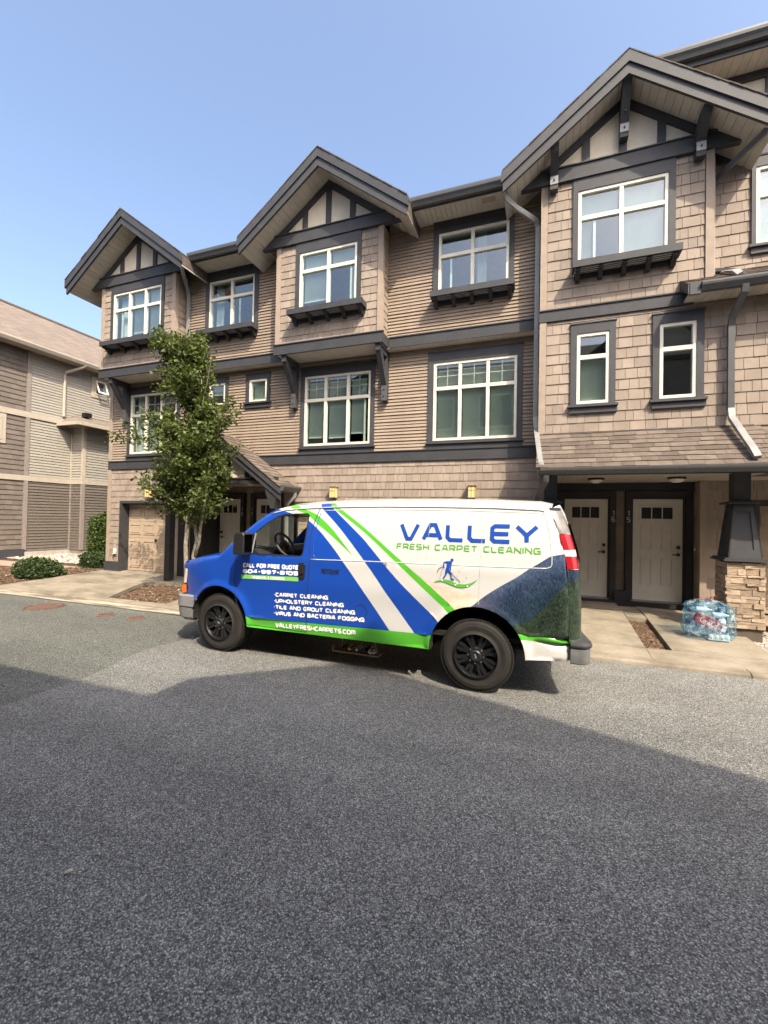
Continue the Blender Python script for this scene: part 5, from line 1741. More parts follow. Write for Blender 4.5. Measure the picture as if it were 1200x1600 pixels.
def build_skin(side):
    verts, edges = [], []

    def poly(P, close):
        n0 = len(verts)
        verts.extend(Vector(p) for p in P)
        m = len(P)
        edges.extend((n0 + i, n0 + (i + 1) % m) for i in range(m if close else m - 1))
    poly(OUT, True)
    poly(WIN, True)
    for P in (G1u, G1l, B2u, B2l, W3l, LFu, LFl, RKt, GTt, GTb, MTN, FOR, MST):
        poly(P, False)
    u = -0.80
    while u < 4.4:
        z = 0.40
        while z < 2.05:
            if inpoly(u, z, OUT) and not inpoly(u, z, WIN):
                verts.append(Vector((u, z)))
            z += 0.045
        u += 0.06
    for zz in (1.318, 1.330, 1.342, 1.356):
        u = 0.35
        while u < 4.3:
            if inpoly(u, zz, OUT) and not inpoly(u, zz, WIN):
                verts.append(Vector((u, zz)))
            u += 0.08
    for i in range(1, len(TOP)):     # rows hugging the roof edge
        for k in range(4):
            a = TOP[i - 1][0] + (TOP[i][0] - TOP[i - 1][0]) * k / 4
            for d in (0.008, 0.02, 0.04, 0.062, 0.085):
                q = (a, topz(a) - d)
                if inpoly(*q, OUT) and not inpoly(*q, WIN):
                    verts.append(Vector(q))
    for cx, r in ((0.0, 0.478), (WB, 0.505)):
        for dr in (0.018, 0.036, 0.055, 0.08, 0.11):
            for q in arch(cx, 0.42, r + dr, 0, 180, 48):
                if inpoly(*q, OUT):
                    verts.append(Vector(q))
    vo, eo, fo, _, _, _ = delaunay_2d_cdt(verts, edges, [], 0, 1e-5)
    fs, mi = [], []
    for f in fo:
        cx = sum(vo[i].x for i in f) / 3
        cz = sum(vo[i].y for i in f) / 3
        if not inpoly(cx, cz, OUT) or inpoly(cx, cz, WIN):
            continue
        fs.append(tuple(f))
        mi.append(paint(cx, cz))
    used = sorted({i for f in fs for i in f})
    ix = {a: b for b, a in enumerate(used)}
    mb = MB()
    mb.v = [(vo[i].x, side * sidev(vo[i].x, vo[i].y), vo[i].y) for i in used]
    mb.f = [tuple(ix[i] for i in f) for f in fs]
    mb.m = mi
    return mb


near = build_skin(-1)
o = near.build('body_side', PAINTS, VAN, smooth=True)
far = build_skin(1)
far.build('body_side', PAINTS, VAN, smooth=True)


def across(P, crown, n=10, y_in=0.0, ex=2.4):
    """skin between the two sides along an outline strip, bulging outwards"""
    rows = []
    for i, (u, z) in enumerate(P):
        a = Vector(P[max(i - 1, 0)])
        b = Vector(P[min(i + 1, len(P) - 1)])
        d = (b - a).normalized()
        nrm = Vector((-d.y, d.x))       # outline runs front to rear over the top: outward is left of travel
        cr = crown if isinstance(crown, (int, float)) else crown[i]
        ve = sidev(u, z) - y_in
        row = []
        for k in range(n + 1):
            s = -1 + 2 * k / n
            h = cr * (1 - abs(s) ** ex)
            row.append((u + nrm.x * h, s * ve, z + nrm.y * h))
        rows.append(row)
    return rows


def grid(rows, mi=0, pick=None):
    mb = MB()
    n = len(rows[0])
    mb.v = [p for r_ in rows for p in r_]
    for i in range(len(rows) - 1):
        for k in range(n - 1):
            mb.f.append((i * n + k, i * n + k + 1, (i + 1) * n + k + 1, (i + 1) * n + k))
            mb.m.append(pick(i, k) if pick else mi)
    return mb


hood = [(-0.81, 0.98)] + [p for p in TOP if p[0] > -0.807 and p[0] <= -0.04]
grid(across(hood, [0.10, 0.085, 0.07, 0.06, 0.055, 0.05, 0.05][:len(hood)] + [0.05] * 10)).build('hood', 'van_blue', VAN, smooth=True)
grid(across([(-0.80, 0.72), (-0.815, 0.85), (-0.81, 0.98)], [0.10, 0.11, 0.10])).build('nose_panel', 'van_blue', VAN, smooth=True)
ws = [p for p in TOP if -0.05 <= p[0] <= 0.67]
rows = across(ws, [0.05, 0.08, 0.09, 0.09, 0.085, 0.075, 0.06])
MBp = grid([[r_[k] for k in (0, 1)] for r_ in rows])
MBp.build('pillar', 'van_blue', VAN, smooth=True)
grid([[r_[k] for k in (9, 10)] for r_ in rows]).build('pillar', 'van_blue', VAN, smooth=True)
grid([r_[1:10] for r_ in rows]).build('windshield', 'car_glass', VAN, smooth=True)
rf = [p for p in TOP if p[0] >= 0.65]
rws = across(rf, [0.05 + 0.012 * min(i, 2) for i in range(len(rf))], 14)


def roofpick(i, k):
    u = rf[i][0]
    if k == 0 and 0.75 < u < 1.2:
        return 2
    return 0


roof = grid(rws, pick=roofpick).build('roof', ['van_white', 'van_blue', 'van_green'], VAN, smooth=True)
# drip rail along the roof edge
for s in (-1, 1):
    MB().tube([(u, s * (sidev(u, topz(u) - 0.055) + 0.006), topz(u) - 0.052) for u in [0.75 + 0.05 * i for i in range(68)]], 0.007, 6).build('drip_rail', 'van_white', VAN, smooth=True)
rr = across([REAR[0]] + REAR[1:], 0.10, 16, 0.0, 7)
grid(rr, pick=lambda i, k: 0).build('rear_doors', ['van_white'], VAN, smooth=True)
for s in (-1, 1):
    w = MB()
    ru = lambda z: lerp([(b, a) for a, b in REAR][::-1], z) + 0.112
    w.add([(ru(z), s * y, z) for z in (1.42, 1.56, 1.70, 1.84) for y in (0.10, 0.66)], [(2 * i, 2 * i + 1, 2 * i + 3, 2 * i + 2) for i in range(3)])
    w.build('rear_window', 'plastic_black', VAN)


def on_side(u, z, lift=0.0, side=-1):
    return Vector((u, side * (sidev(u, z) + 0.0038 + lift), z))


def strip(name, pts, w_, mt, lift=0.0, parent=None, side=-1):
    mb = MB()
    D = dense(pts, 5) if len(pts) > 2 else [tuple(Vector(pts[0]).lerp(Vector(pts[1]), i / 8)) for i in range(9)]
    for q in ribbon(D, w_):
        mb.add([on_side(p.x, p.y, lift, side) for p in q], [(0, 1, 2, 3)])
    return mb.build(name, mt, parent or VAN)


def bead(name, pts, r, mt, side=-1):
    D = dense(pts, 5) if len(pts) > 2 else [tuple(Vector(pts[0]).lerp(Vector(pts[1]), i / 8)) for i in range(9)]
    return MB().tube([(u, side * (sidev(u, z) - r * 0.2), z) for u, z in D], r, 6).build(name, mt, VAN, smooth=True)


strip('door_seam', [(0.245, 1.34), (0.275, 1.20), (0.268, 1.05), (0.285, 0.85), (0.34, 0.66), (0.415, 0.52), (0.44, 0.41)], 0.009, 'seam')
strip('door_seam', [(1.455, 1.955), (1.405, 1.80), (1.372, 1.62), (1.385, 1.30), (1.375, 0.95), (1.36, 0.65), (1.355, 0.41)], 0.009, 'seam')
strip('door_seam', [(0.44, 0.425), (0.9, 0.42), (1.355, 0.42)], 0.005, 'seam')
strip('panel_seam', [(4.325, 1.36), (4.345, 1.1), (4.348, 0.8), (4.345, 0.46)], 0.004, 'seam')
for z_ in (0.548, 0.57):
    pass
bead('crease', [(1.40, 1.318), (2.2, 1.335), (3.0, 1.345), (3.8, 1.358), (4.12, 1.365)], 0.006, 'van_white')
bead('panel_bead', [(1.47, 1.90), (1.435, 1.72), (1.42, 1.50), (1.43, 1.38), (1.455, 1.345)], 0.005, 'van_blue')
bead('panel_bead', [(1.50, 1.925), (2.2, 1.945), (3.2, 1.945), (4.02, 1.925), (4.10, 1.89), (4.135, 1.80), (4.165, 1.60), (4.175, 1.44), (4.165, 1.385), (4.12, 1.365)], 0.005, 'van_white')
for us in ((2.78, 2.77), (2.89, 2.87), (3.48, 3.465)):
    strip('panel_seam', [(us[0], 1.90), (us[1], 1.37)], 0.003, 'van_white', 0.002)
strip('panel_seam', [(3.465, 1.33), (3.46, 0.95)], 0.003, 'van_white', 0.001)
# fuel filler flap
mb = MB()
for q in ribbon([(2.095 + 0.075 * math.cos(t), 0.745 + 0.08 * math.sin(t)) for t in [i * math.pi / 12 for i in range(25)]], 0.006):
    mb.add([on_side(p.x, p.y) for p in q], [(0, 1, 2, 3)])
mb.build('fuel_flap', 'seam', VAN)

# lettering
def lettering(name, s, u0, u1, z0, z1, t, mt, slope=0.0, sp=0.38, italic=0.0):
    mb = MB()
    f = (lambda x, z, l: on_side(x + italic * (z - z0), z, l)) if italic else (lambda x, z, l: on_side(x, z, l))
    text_mesh(mb, s, u0, u1, z0, z1, t, f, sp, 0, slope, each=lambda g: g.build('letter', mt, VAN))


lettering('lettering', 'VALLEY', 2.53, 4.05, 1.595, 1.80, 0.043, 'decal_blue', 0.004, 0.36)
lettering('lettering', 'FRESH CARPET CLEANING', 2.51, 4.07, 1.495, 1.562, 0.0125, 'decal_green', 0.006, 0.42)
lettering('lettering', 'CALL FOR FREE QUOTE', 0.39, 1.235, 1.163, 1.222, 0.0175, 'decal_white', 0.018, 0.42)
lettering('lettering', '604-997-8105', 0.39, 1.238, 1.090, 1.143, 0.0175, 'decal_white', 0.022, 0.42)
mb = MB()
for a, b in [(0.372 + 0.1085 * i, 0.372 + 0.1085 * (i + 1)) for i in range(8)]:
    sl = 0.023
    mb.add([on_side(a, 1.018 + sl * (a - .37)), on_side(b, 1.018 + sl * (b - .37)), on_side(b, 1.070 + sl * (b - .37)), on_side(a, 1.070 + sl * (a - .37))], [(0, 1, 2, 3)])
mb.build('sign_bar', 'decal_bar', VAN)
mb = MB()
text_mesh(mb, 'RESIDENTIAL & COMMERCIAL', 0.55, 1.05, 1.026, 1.062, 0.0072, lambda x, z, l: on_side(x, z, l + 0.002), 0.40, 0, 0.023, each=lambda g: g.build('letter', 'decal_white', VAN))
for i, (s, u1) in enumerate((('*CARPET CLEANING', 1.66), ('*UPHOLSTERY CLEANING', 1.87), ('*TILE AND GROUT CLEANING', 2.02), ('*VIRUS AND BACTERIA FOGGING', 2.14))):
    z0 = (0.820, 0.742, 0.663, 0.585)[i]
    lettering('lettering', s, 0.885, u1, z0, z0 + 0.052, 0.0145, 'decal_white', 0.032, 0.40)
lettering('lettering', 'VALLEYFRESHCARPETS.COM', 0.905, 2.03, 0.432, 0.492, 0.0165, 'decal_white', 0.022, 0.38)
lettering('lettering', 'ROTOVAC', 1.55, 1.80, 1.17, 1.215, 0.0105, 'plastic_black', 0.0, 0.34, 0.25)
strip('lettering_rule', [(1.555, 1.158), (1.79, 1.158)], 0.004, 'plastic_black')

# emblem: cleaner with a wand on a green wave


def decal(name, P, mt, lift=0.001):
    vs = [Vector(p) for p in P]
    n = len(vs)
    vo, eo, fo, _, _, _ = delaunay_2d_cdt(vs, [(i, (i + 1) % n) for i in range(n)], [], 0, 1e-6)
    mb = MB()
    fs = [tuple(f) for f in fo if inpoly(sum(vo[i].x for i in f) / 3, sum(vo[i].y for i in f) / 3, P)]
    mb.add([on_side(v.x, v.y, lift) for v in vo], fs)
    return mb.build(name, mt, VAN)


decal('emblem_figure', [(3.146, 1.389), (3.159, 1.379), (3.161, 1.358), (3.155, 1.334), (3.156, 1.299), (3.151, 1.281), (3.142, 1.284), (3.147, 1.319), (3.139, 1.326), (3.137, 1.284), (3.159, 1.257), (3.165, 1.209), (3.190, 1.195), (3.189, 1.188), (3.158, 1.186), (3.148, 1.243), (3.121, 1.276), (3.107, 1.240), (3.085, 1.207), (3.082, 1.196), (3.064, 1.197), (3.071, 1.211), (3.090, 1.244), (3.094, 1.295), (3.106, 1.345), (3.102, 1.365), (3.079, 1.368), (3.076, 1.336), (3.080, 1.326), (3.069, 1.320), (3.063, 1.328), (3.068, 1.374), (3.082, 1.382), (3.107, 1.388)], 'decal_blue', 0.003)
decal('emblem_head', [(3.161 + 0.0165 * math.cos(t), 1.402 + 0.0175 * math.sin(t)) for t in [i * math.pi / 7 for i in range(14)]], 'decal_blue', 0.0035)
decal('emblem_wave', dense([(2.968, 1.152), (3.007, 1.172), (3.071, 1.185), (3.135, 1.183), (3.192, 1.162), (3.248, 1.151), (3.303, 1.151), (3.358, 1.164), (3.398, 1.184), (3.445, 1.213)], 3) + dense([(3.412, 1.178), (3.372, 1.144), (3.324, 1.120), (3.269, 1.111), (3.221, 1.114), (3.157, 1.132), (3.100, 1.152), (3.043, 1.161), (2.972, 1.150)], 3), 'decal_green', 0.002)
strip('emblem_wand', [(3.148, 1.274), (3.215, 1.205), (3.235, 1.195), (3.255, 1.170)], 0.006, 'plastic_black', 0.004)
strip('emblem_hose', [(3.087, 1.319), (3.048, 1.320), (3.019, 1.298), (3.002, 1.265)], 0.006, 'plastic_black', 0.004)
strip('emblem_hose', [(3.084, 1.305), (3.055, 1.289), (3.042, 1.236), (3.028, 1.193)], 0.003, 'plastic_grey', 0.004)
for (a, b, r_) in ((3.246, 1.287, .006), (3.323, 1.221, .006), (3.181, 1.270, .004), (3.224, 1.232, .005), (3.289, 1.183, .004), (3.139, 1.198, .004), (3.205, 1.14, .010), (3.225, 1.152, .008), (3.335, 1.135, .009), (3.06, 1.175, .008)):
    decal('emblem_spark', [(a + r_ * math.cos(t), b + r_ * math.sin(t)) for t in [i * math.pi / 3 for i in range(6)]], 'plastic_grey' if b > 1.18 and r_ < .007 else 'decal_white', 0.005)

# windows and cab
for s in (-1, 1):
    def W3(u, z, d=0.0):
        return (u, s * (sidev(u, z) - 0.012 - d), z)
    # rubber surround
    mb = MB()
    for q in ribbon(WIN + [WIN[0]], 0.032):
        mb.add([W3(p.x, p.y, -0.008) for p in q], [(0, 1, 2, 3)])
    fr_ = mb.build('window_seal', 'plastic_black', VAN)
    # fixed black quarter and divider
    mb = MB()
    mb.add([W3(*p, 0.004) for p in ((0.24, 1.345), (0.36, 1.478), (0.50, 1.60), (0.50, 1.345))], [(0, 1, 2, 3)])
    mb.build('quarter_panel', 'plastic_black', VAN)
    MB().tube([W3(0.50, 1.345), W3(0.53, 1.62)], 0.012, 6).build('window_divider', 'plastic_grey' if s < 0 else 'plastic_black', VAN)
    if s > 0:
        P = [p for p in WIN]
        mb = MB()
        cx, cz = 0.95, 1.55
        vs = [W3(*p, 0.01) for p in P] + [W3(cx, cz, 0.01)]
        mb.add(vs, [(i, (i + 1) % len(P), len(P)) for i in range(len(P))])
        mb.build('window_glass', 'car_glass', VAN)
    else:
        mb = MB()                      # lowered pane, top edge just showing
        mb.add([W3(*p, 0.03) for p in ((0.52, 1.33), (1.27, 1.33), (1.27, 1.352), (0.52, 1.352))], [(0, 1, 2, 3)])
        mb.build('window_glass', 'car_glass', VAN)
    # door inner trim below the window line
    mb = MB()
    mb.add([(u, s * (sidev(u, 1.2) - 0.09), z) for u, z in ((0.0, 0.5), (1.42, 0.5), (1.42, 1.33), (0.0, 1.33))], [(0, 1, 2, 3)])
    mb.add([(0.2, s * (sidev(0.5, 1.33) - 0.10), 1.33), (1.3, s * (sidev(0.5, 1.33) - 0.10), 1.33), (1.3, s * (sidev(0.5, 1.33) - 0.01), 1.335), (0.2, s * (sidev(0.5, 1.33) - 0.01), 1.335)], [(0, 1, 2, 3)])
    mb.build('door_trim', 'cab_dark', VAN)
    # door handle
    if True:
        h = MB()
        a, b, c, d = 1.238, 1.328, 1.065, 1.272
        y0 = s * (sidev(1.28, 1.17) - 0.005)
        pts = [(a + .02, c), (b - .02, c), (b, c + .025), (b, d - .025), (b - .02, d), (a + .02, d), (a, d - .025), (a, c + .025)]
        h.ext(pts, 'y', y0, y0 + s * 0.02)
        h.ext([(a + .018, c + .07), (b - .018, c + .07), (b - .018, d - .02), (a + .018, d - .02)], 'y', y0 + s * 0.02, y0 + s * 0.034)
        h.lathe([(0.012, s * 0.02), (0.012, s * 0.027), (0, s * 0.028)], (1.283, y0, c + .035), 'y', 10)
        h.build('door_handle', 'plastic_black', VAN)
    # mirror
    mr = MB()
    yb = s * (sidev(0.45, 1.4) + 0.0)
    mr.ext([(0.36, 1.35), (0.50, 1.35), (0.50, 1.46), (0.42, 1.50), (0.36, 1.44)], 'y', yb - s * 0.02, yb + s * 0.05)
    mr.tube([(0.44, yb + s * 0.03, 1.40), (0.50, yb + s * 0.14, 1.41)], 0.028, 8)
    mr.tube([(0.44, yb + s * 0.03, 1.46), (0.50, yb + s * 0.14, 1.48)], 0.02, 8)
    mo = mr.build('mirror', 'plastic_black', VAN)
    hs = MB()
    prof = [(0.455, 1.375), (0.47, 1.355), (0.60, 1.355), (0.615, 1.38), (0.622, 1.60), (0.605, 1.632), (0.50, 1.632), (0.47, 1.60)]
    hs.ext(prof, 'y', yb + s * 0.13, yb + s * 0.315)
    ho = hs.build('mirror_housing', 'plastic_black', mo)
    bv = ho.modifiers.new('bevel', 'BEVEL')
    bv.width = 0.018
    bv.segments = 3
    MB().box(0.6155, 0.624, min(yb + s * 0.15, yb + s * 0.30), max(yb + s * 0.15, yb + s * 0.30), 1.39, 1.61).build('mirror_glass', 'chrome', mo)
cab = MB()
cab.box(1.50, 1.53, -0.85, 0.85, 0.5, 1.95)                      # bulkhead
cab.box(-0.05, 1.5, -0.88, 0.88, 0.52, 0.56)
cab.build('bulkhead', 'cab_dark', VAN)
MB().ext([(0.0, 1.30), (0.10, 1.36), (0.25, 1.40), (0.45, 1.40), (0.54, 1.33), (0.55, 1.10), (0.40, 0.95), (0.0, 0.9)], 'y', -0.86, 0.86).build('dashboard', 'cab_dark', VAN)
cl = MB()
for i in range(4):
    cl.box(0.535, 0.548, -0.28 + i * 0.075, -0.22 + i * 0.075, 1.14, 1.22)
cl.build('dash_vents', 'cab_grey', VAN)
# headliner, visors
MB().box(0.78, 1.50, -0.80, 0.80, 1.90, 1.925).build('headliner', 'cab_grey', VAN)
for yy in (-0.45, 0.45):
    MB().box(0.74, 0.92, yy - 0.24, yy + 0.24, 1.845, 1.862).build('sun_visor', 'cab_grey', VAN)
# steering wheel (axis tilted)
Ms = Matrix.Translation((0.66, -0.46, 1.445)) @ Matrix.Rotation(R(58), 4, 'Y')
sw = MB()
ring = [Ms @ Vector((0.185 * math.cos(t), 0.185 * math.sin(t), 0)) for t in [i * 2 * math.pi / 28 for i in range(29)]]
sw.tube(ring, 0.017, 8)
for t in (0.3, math.pi - 0.3, 1.5 * math.pi):
    sw.tube([Ms @ Vector((0, 0, -0.01)), Ms @ Vector((0.18 * math.cos(t), 0.18 * math.sin(t), 0))], 0.018, 6)
sw.tube([Ms @ Vector((0, 0, -0.02)), Ms @ Vector((0, 0, -0.35))], 0.035, 8)
so_ = sw.build('steering_wheel', 'cab_grey', VAN, smooth=True)
hb_ = MB().lathe([(0.0, 0.035), (0.05, 0.032), (0.075, 0.015), (0.08, -0.02)], (0, 0, 0), 'z', 18)
hb_.v = [tuple(Ms @ Vector(p)) for p in hb_.v]
hb_.build('horn_pad', 'cab_grey', so_, smooth=True)
lg = MB().lathe([(0.012, 0.036), (0.016, 0.037), (0.02, 0.036)], (0, 0, 0), 'z', 14)
lg.v = [tuple(Ms @ Vector(p)) for p in lg.v]
lg.build('wheel_badge', 'chrome', so_)
for yy in (-0.46, 0.46):
    s = MB()
    s.ext([(0.98, 0.62), (1.42, 0.62), (1.44, 0.98), (0.98, 0.98)], 'y', yy - 0.24, yy + 0.24)
    s.ext([(1.34, 0.95), (1.47, 0.95), (1.49, 1.45), (1.45, 1.70), (1.40, 1.70), (1.38, 1.45)], 'y', yy - 0.22, yy + 0.22)
    st = s.build('seat', 'cab_dark', VAN)
    bv = st.modifiers.new('bevel', 'BEVEL')
    bv.width = 0.04
    bv.segments = 3

# wheels
tyre = MB()
prof = [(0.232, -0.02), (0.240, -0.008), (0.262, 0.0), (0.31, -0.006), (0.345, 0.002), (0.368, 0.018), (0.384, 0.04), (0.390, 0.07), (0.391, 0.125), (0.390, 0.18), (0.384, 0.21), (0.36, 0.238), (0.30, 0.25), (0.235, 0.24)]
tyre.lathe(prof, (0, 0, 0), 'y', 64)
for k in range(64):           # shoulder tread blocks
    t = 2 * math.pi * k / 64
    for (y0, y1, ph) in ((0.012, 0.062, 0), (0.072, 0.118, 0.5), (0.128, 0.178, 0), (0.188, 0.236, 0.5)):
        t2 = t + ph * 2 * math.pi / 64
        M = Matrix.Rotation(-t2, 4, 'Y')
        w_ = 0.0135
        tyre.add([M @ Vector(q) for q in ((0.375, y0, -w_), (0.375, y1, -w_), (0.375, y1, w_), (0.375, y0, w_),
                                           (0.3955 - (0.012 if y0 < .02 else 0), y0, -w_), (0.3955, y1, -w_), (0.3955, y1, w_), (0.3955 - (0.012 if y0 < .02 else 0), y0, w_))],
                 [(4, 5, 6, 7), (0, 1, 5, 4), (1, 2, 6, 5), (2, 3, 7, 6), (3, 0, 4, 7)])
tyre_me = tyre.mesh('tyre', 'rubber')
rim = MB()
rim.lathe([(0.245, 0.006), (0.240, -0.004), (0.228, -0.004), (0.215, 0.02), (0.205, 0.06), (0.20, 0.20)], (0, 0, 0), 'y', 48)
rim.lathe([(0.10, 0.045), (0.096, 0.022), (0.07, 0.012), (0.0, 0.012)], (0, 0, 0), 'y', 32)
rim.lathe([(0.0, 0.085), (0.21, 0.085)], (0, 0, 0), 'y', 32)
for k in range(8):
    for dt in (-0.13, 0.13):
        t = 2 * math.pi * k / 8 + dt
        M = Matrix.Rotation(-t, 4, 'Y') @ Matrix.Rotation(0, 4, 'X')
        w0, w1 = 0.015, 0.018
        rim.add([M @ Vector(q) for q in ((0.08, 0.022, -w0), (0.08, 0.022, w0), (0.215, 0.012, w1), (0.215, 0.012, -w1), (0.08, 0.07, -w0 - .006), (0.08, 0.07, w0 + .006), (0.215, 0.06, w1 + .006), (0.215, 0.06, -w1 - .006))],
                [(0, 1, 2, 3), (0, 3, 7, 4), (1, 5, 6, 2), (0, 4, 5, 1), (2, 6, 7, 3)])
for k in range(24):
    t = 2 * math.pi * k / 24
    rim.lathe([(0.0055, -0.001), (0.0045, -0.008), (0, -0.009)], (0.226 * math.cos(t), 0, 0.226 * math.sin(t)), 'y', 6)
rim_me = rim.mesh('rim', 'rim_black')
hubm = MB().lathe([(0.062, 0.02), (0.060, -0.006), (0.05, -0.014), (0.036, -0.014), (0.034, -0.008), (0.0, -0.008)], (0, 0, 0), 'y', 28)
hub_me = hubm.mesh('hub', ['plastic_black'])
bad = MB().box(-0.022, 0.022, -0.0125, -0.009, -0.007, 0.007)
bad_me = bad.mesh('hub_badge', ['plastic_grey'])
nutm = MB()
for k in range(8):
    t = 2 * math.pi * (k + .5) / 8
    nutm.lathe([(0.011, 0.02), (0.011, 0.006), (0.0, 0.004)], (0.082 * math.cos(t), 0, 0.082 * math.sin(t)), 'y', 6)
nut_me = nutm.mesh('lug_nuts', 'chrome')
for wx, s, rot in ((0, -1, 25), (WB, -1, 70), (0, 1, 0), (WB, 1, 10)):
    wo_ = link('wheel', rim_me, VAN)
    wo_.location = (wx, -0.985 if s < 0 else 0.985, WR)
    wo_.rotation_euler = (0, R(rot), 0 if s < 0 else math.pi)
    for nm, me in (('tyre', tyre_me), ('hub_cap', hub_me), ('hub_badge', bad_me), ('lug_nut_ring', nut_me)):
        link(nm, me, wo_)

# wheel wells and underbody
un = MB()
un.box(0.52, 2.90, -0.90, 0.90, 0.46, 0.52)
un.box(3.96, 4.30, -0.88, 0.88, 0.48, 0.54)
un.box(-0.70, 4.2, -0.42, -0.32, 0.36, 0.47)
un.box(-0.70, 4.2, 0.32, 0.42, 0.36, 0.47)
un.build('chassis', 'underbody', VAN)
for cx, r in ((0.0, 0.485), (WB, 0.512)):
    for s in (-1, 1):
        MB().lathe([(r, s * 0.96), (r, s * 0.55), (0.0, s * 0.54)], (cx, 0, 0.42), 'y', 24, a0=-0.05, a1=math.pi + 0.05).build('wheel_well', 'underbody', VAN)
ax = MB()
ax.tube([(WB, -0.8, WR), (WB, 0.8, WR)], 0.05, 10)
ax.lathe([(0.0, -0.14), (0.12, -0.10), (0.14, 0), (0.12, 0.10), (0.0, 0.14)], (WB, 0, WR), 'y', 14)
ax.tube([(0, -0.8, WR - 0.05), (0, 0.8, WR - 0.05)], 0.045, 10)
ax.tube([(0.4, 0.2, 0.42), (WB, 0.1, 0.40)], 0.045, 10)
ax.tube([(1.0, -0.55, 0.38), (2.6, -0.5, 0.36), (3.0, -0.45, 0.50), (4.3, -0.62, 0.42)], 0.04, 8)
ax.box(2.3, 2.9, 0.0, 0.7, 0.30, 0.5)
ax.build('axles', 'underbody', VAN)
# water fittings slung below the sill
ft = MB().box(1.62, 2.24, -0.80, -0.66, 0.165, 0.18)
ft.box(1.62, 1.635, -0.80, -0.66, 0.18, 0.24)
ft.box(1.7, 1.72, -0.7, -0.68, 0.18, 0.46)
ft.box(2.15, 2.17, -0.7, -0.68, 0.18, 0.46)
fo_ = ft.build('hose_tray', 'copper_plate', VAN)
for (uu, rr_, mm) in ((1.76, 0.018, 'metal_dark'), (1.86, 0.026, 'brass'), (1.96, 0.022, 'metal_light'), (2.06, 0.025, 'metal_dark'), (2.14, 0.036, 'metal_light')):
    MB().lathe([(rr_, 0.10), (rr_, 0.0), (rr_ * 0.75, -0.02), (rr_ * 0.75, -0.05), (0, -0.05)], (uu, -0.76, 0.225), 'y', 12).build('hose_coupling', mm, fo_, smooth=False)
MB().tube([(2.14, -0.83, 0.225), (2.20, -0.84, 0.23), (2.22, -0.80, 0.24)], 0.018, 8).build('hose_coupling', 'metal_light', fo_)

# front: bumper, grille, lamps


def plan_loft(P, prof, mt, name, smooth=True):
    """sweep a section prof (out, z) along a plan path P [(u, y, nx, ny)]"""
    mb = MB()
    n = len(prof)
    for (u, y, nx, ny) in P:
        for (o_, z) in prof:
            mb.v.append((u + nx * o_, y + ny * o_, z))
    for i in range(len(P) - 1):
        for k in range(n - 1):
            mb.f.append((i * n + k, i * n + k + 1, (i + 1) * n + k + 1, (i + 1) * n + k))
            mb.m.append(0)
    mb.f += [tuple(range(n)), tuple((len(P) - 1) * n + k for k in range(n))]
    mb.m += [0, 0]
    return mb.build(name, mt, VAN, smooth=False)


def wrap(u_end, u_face, yw, r, front_=True, n=10):
    d = -1 if front_ else 1
    P = [(u_end, -yw, 0, -1)]
    for i in range(n + 1):
        t = math.pi / 2 * i / n
        P.append((u_face - d * r + d * r * math.sin(t), -yw + r - r * math.cos(t), d * math.sin(t), -math.cos(t)))
    for i in range(1, 6):
        P.append((u_face + (d * 0.05 if front_ else -0.09) * math.sin(math.pi * i / 6), (-yw + r) + (2 * yw - 2 * r) * i / 6, d, 0))
    for i in range(n + 1):
        t = math.pi / 2 * (1 - i / n)
        P.append((u_face - d * r + d * r * math.sin(t), yw - r + r * math.cos(t), d * math.sin(t), math.cos(t)))
    P.append((u_end, yw, 0, 1))
    return P


FB = wrap(-0.50, -0.86, 0.925, 0.20)
sharp_smooth(plan_loft(FB, [(-0.06, 0.705), (0.0, 0.71), (0.035, 0.695), (0.04, 0.555), (0.025, 0.545)], 'plastic_grey', 'front_bumper'), 30)
sharp_smooth(plan_loft(wrap(-0.52, -0.855, 0.92, 0.20), [(0.02, 0.540), (0.035, 0.530), (0.02, 0.40), (-0.03, 0.35), (-0.10, 0.35)], 'plastic_grey', 'bumper_valance'), 30)
g1 = MB()
for i in range(5):
    g1.box(-0.955, -0.93, -0.50, 0.50, 0.75 + i * 0.05, 0.775 + i * 0.05)
g1.box(-0.945, -0.92, -0.52, 0.52, 0.735, 0.745)
g1.box(-0.945, -0.92, -0.52, 0.52, 0.985, 1.0)
go = g1.build('grille', 'plastic_black', VAN)
MB().box(-0.965, -0.955, -0.09, 0.09, 0.835, 0.895).build('grille_badge', 'brass', go)
for s in (-1, 1):
    # wrap-round lamp cluster at the front corner
    c1, c2, c3 = MB(), MB(), MB()
    for mb, z0, z1 in ((c1, 0.865, 1.07), (c2, 0.745, 0.855)):
        P = []
        for i in range(7):
            t = i / 6
            u = -0.70 - 0.20 * math.sin(t * math.pi / 2)
            y = s * (0.875 - 0.33 * (1 - math.cos(t * math.pi / 2)))
            P.append((u, y))
        n0 = len(P)
        mb.add([(u, y, z0) for u, y in P] + [(u + 0.02, y, z1) for u, y in P], [(i, i + 1, n0 + i + 1, n0 + i) for i in range(n0 - 1)])
    c1.build('headlight', 'lens_clear', VAN)
    c2.build('lamp_surround', 'plastic_black', VAN)
    MB().box(-0.745, -0.69, s * 0.895 - 0.012, s * 0.895 + 0.012, 0.735, 0.845).build('side_marker', 'lens_amber', VAN)
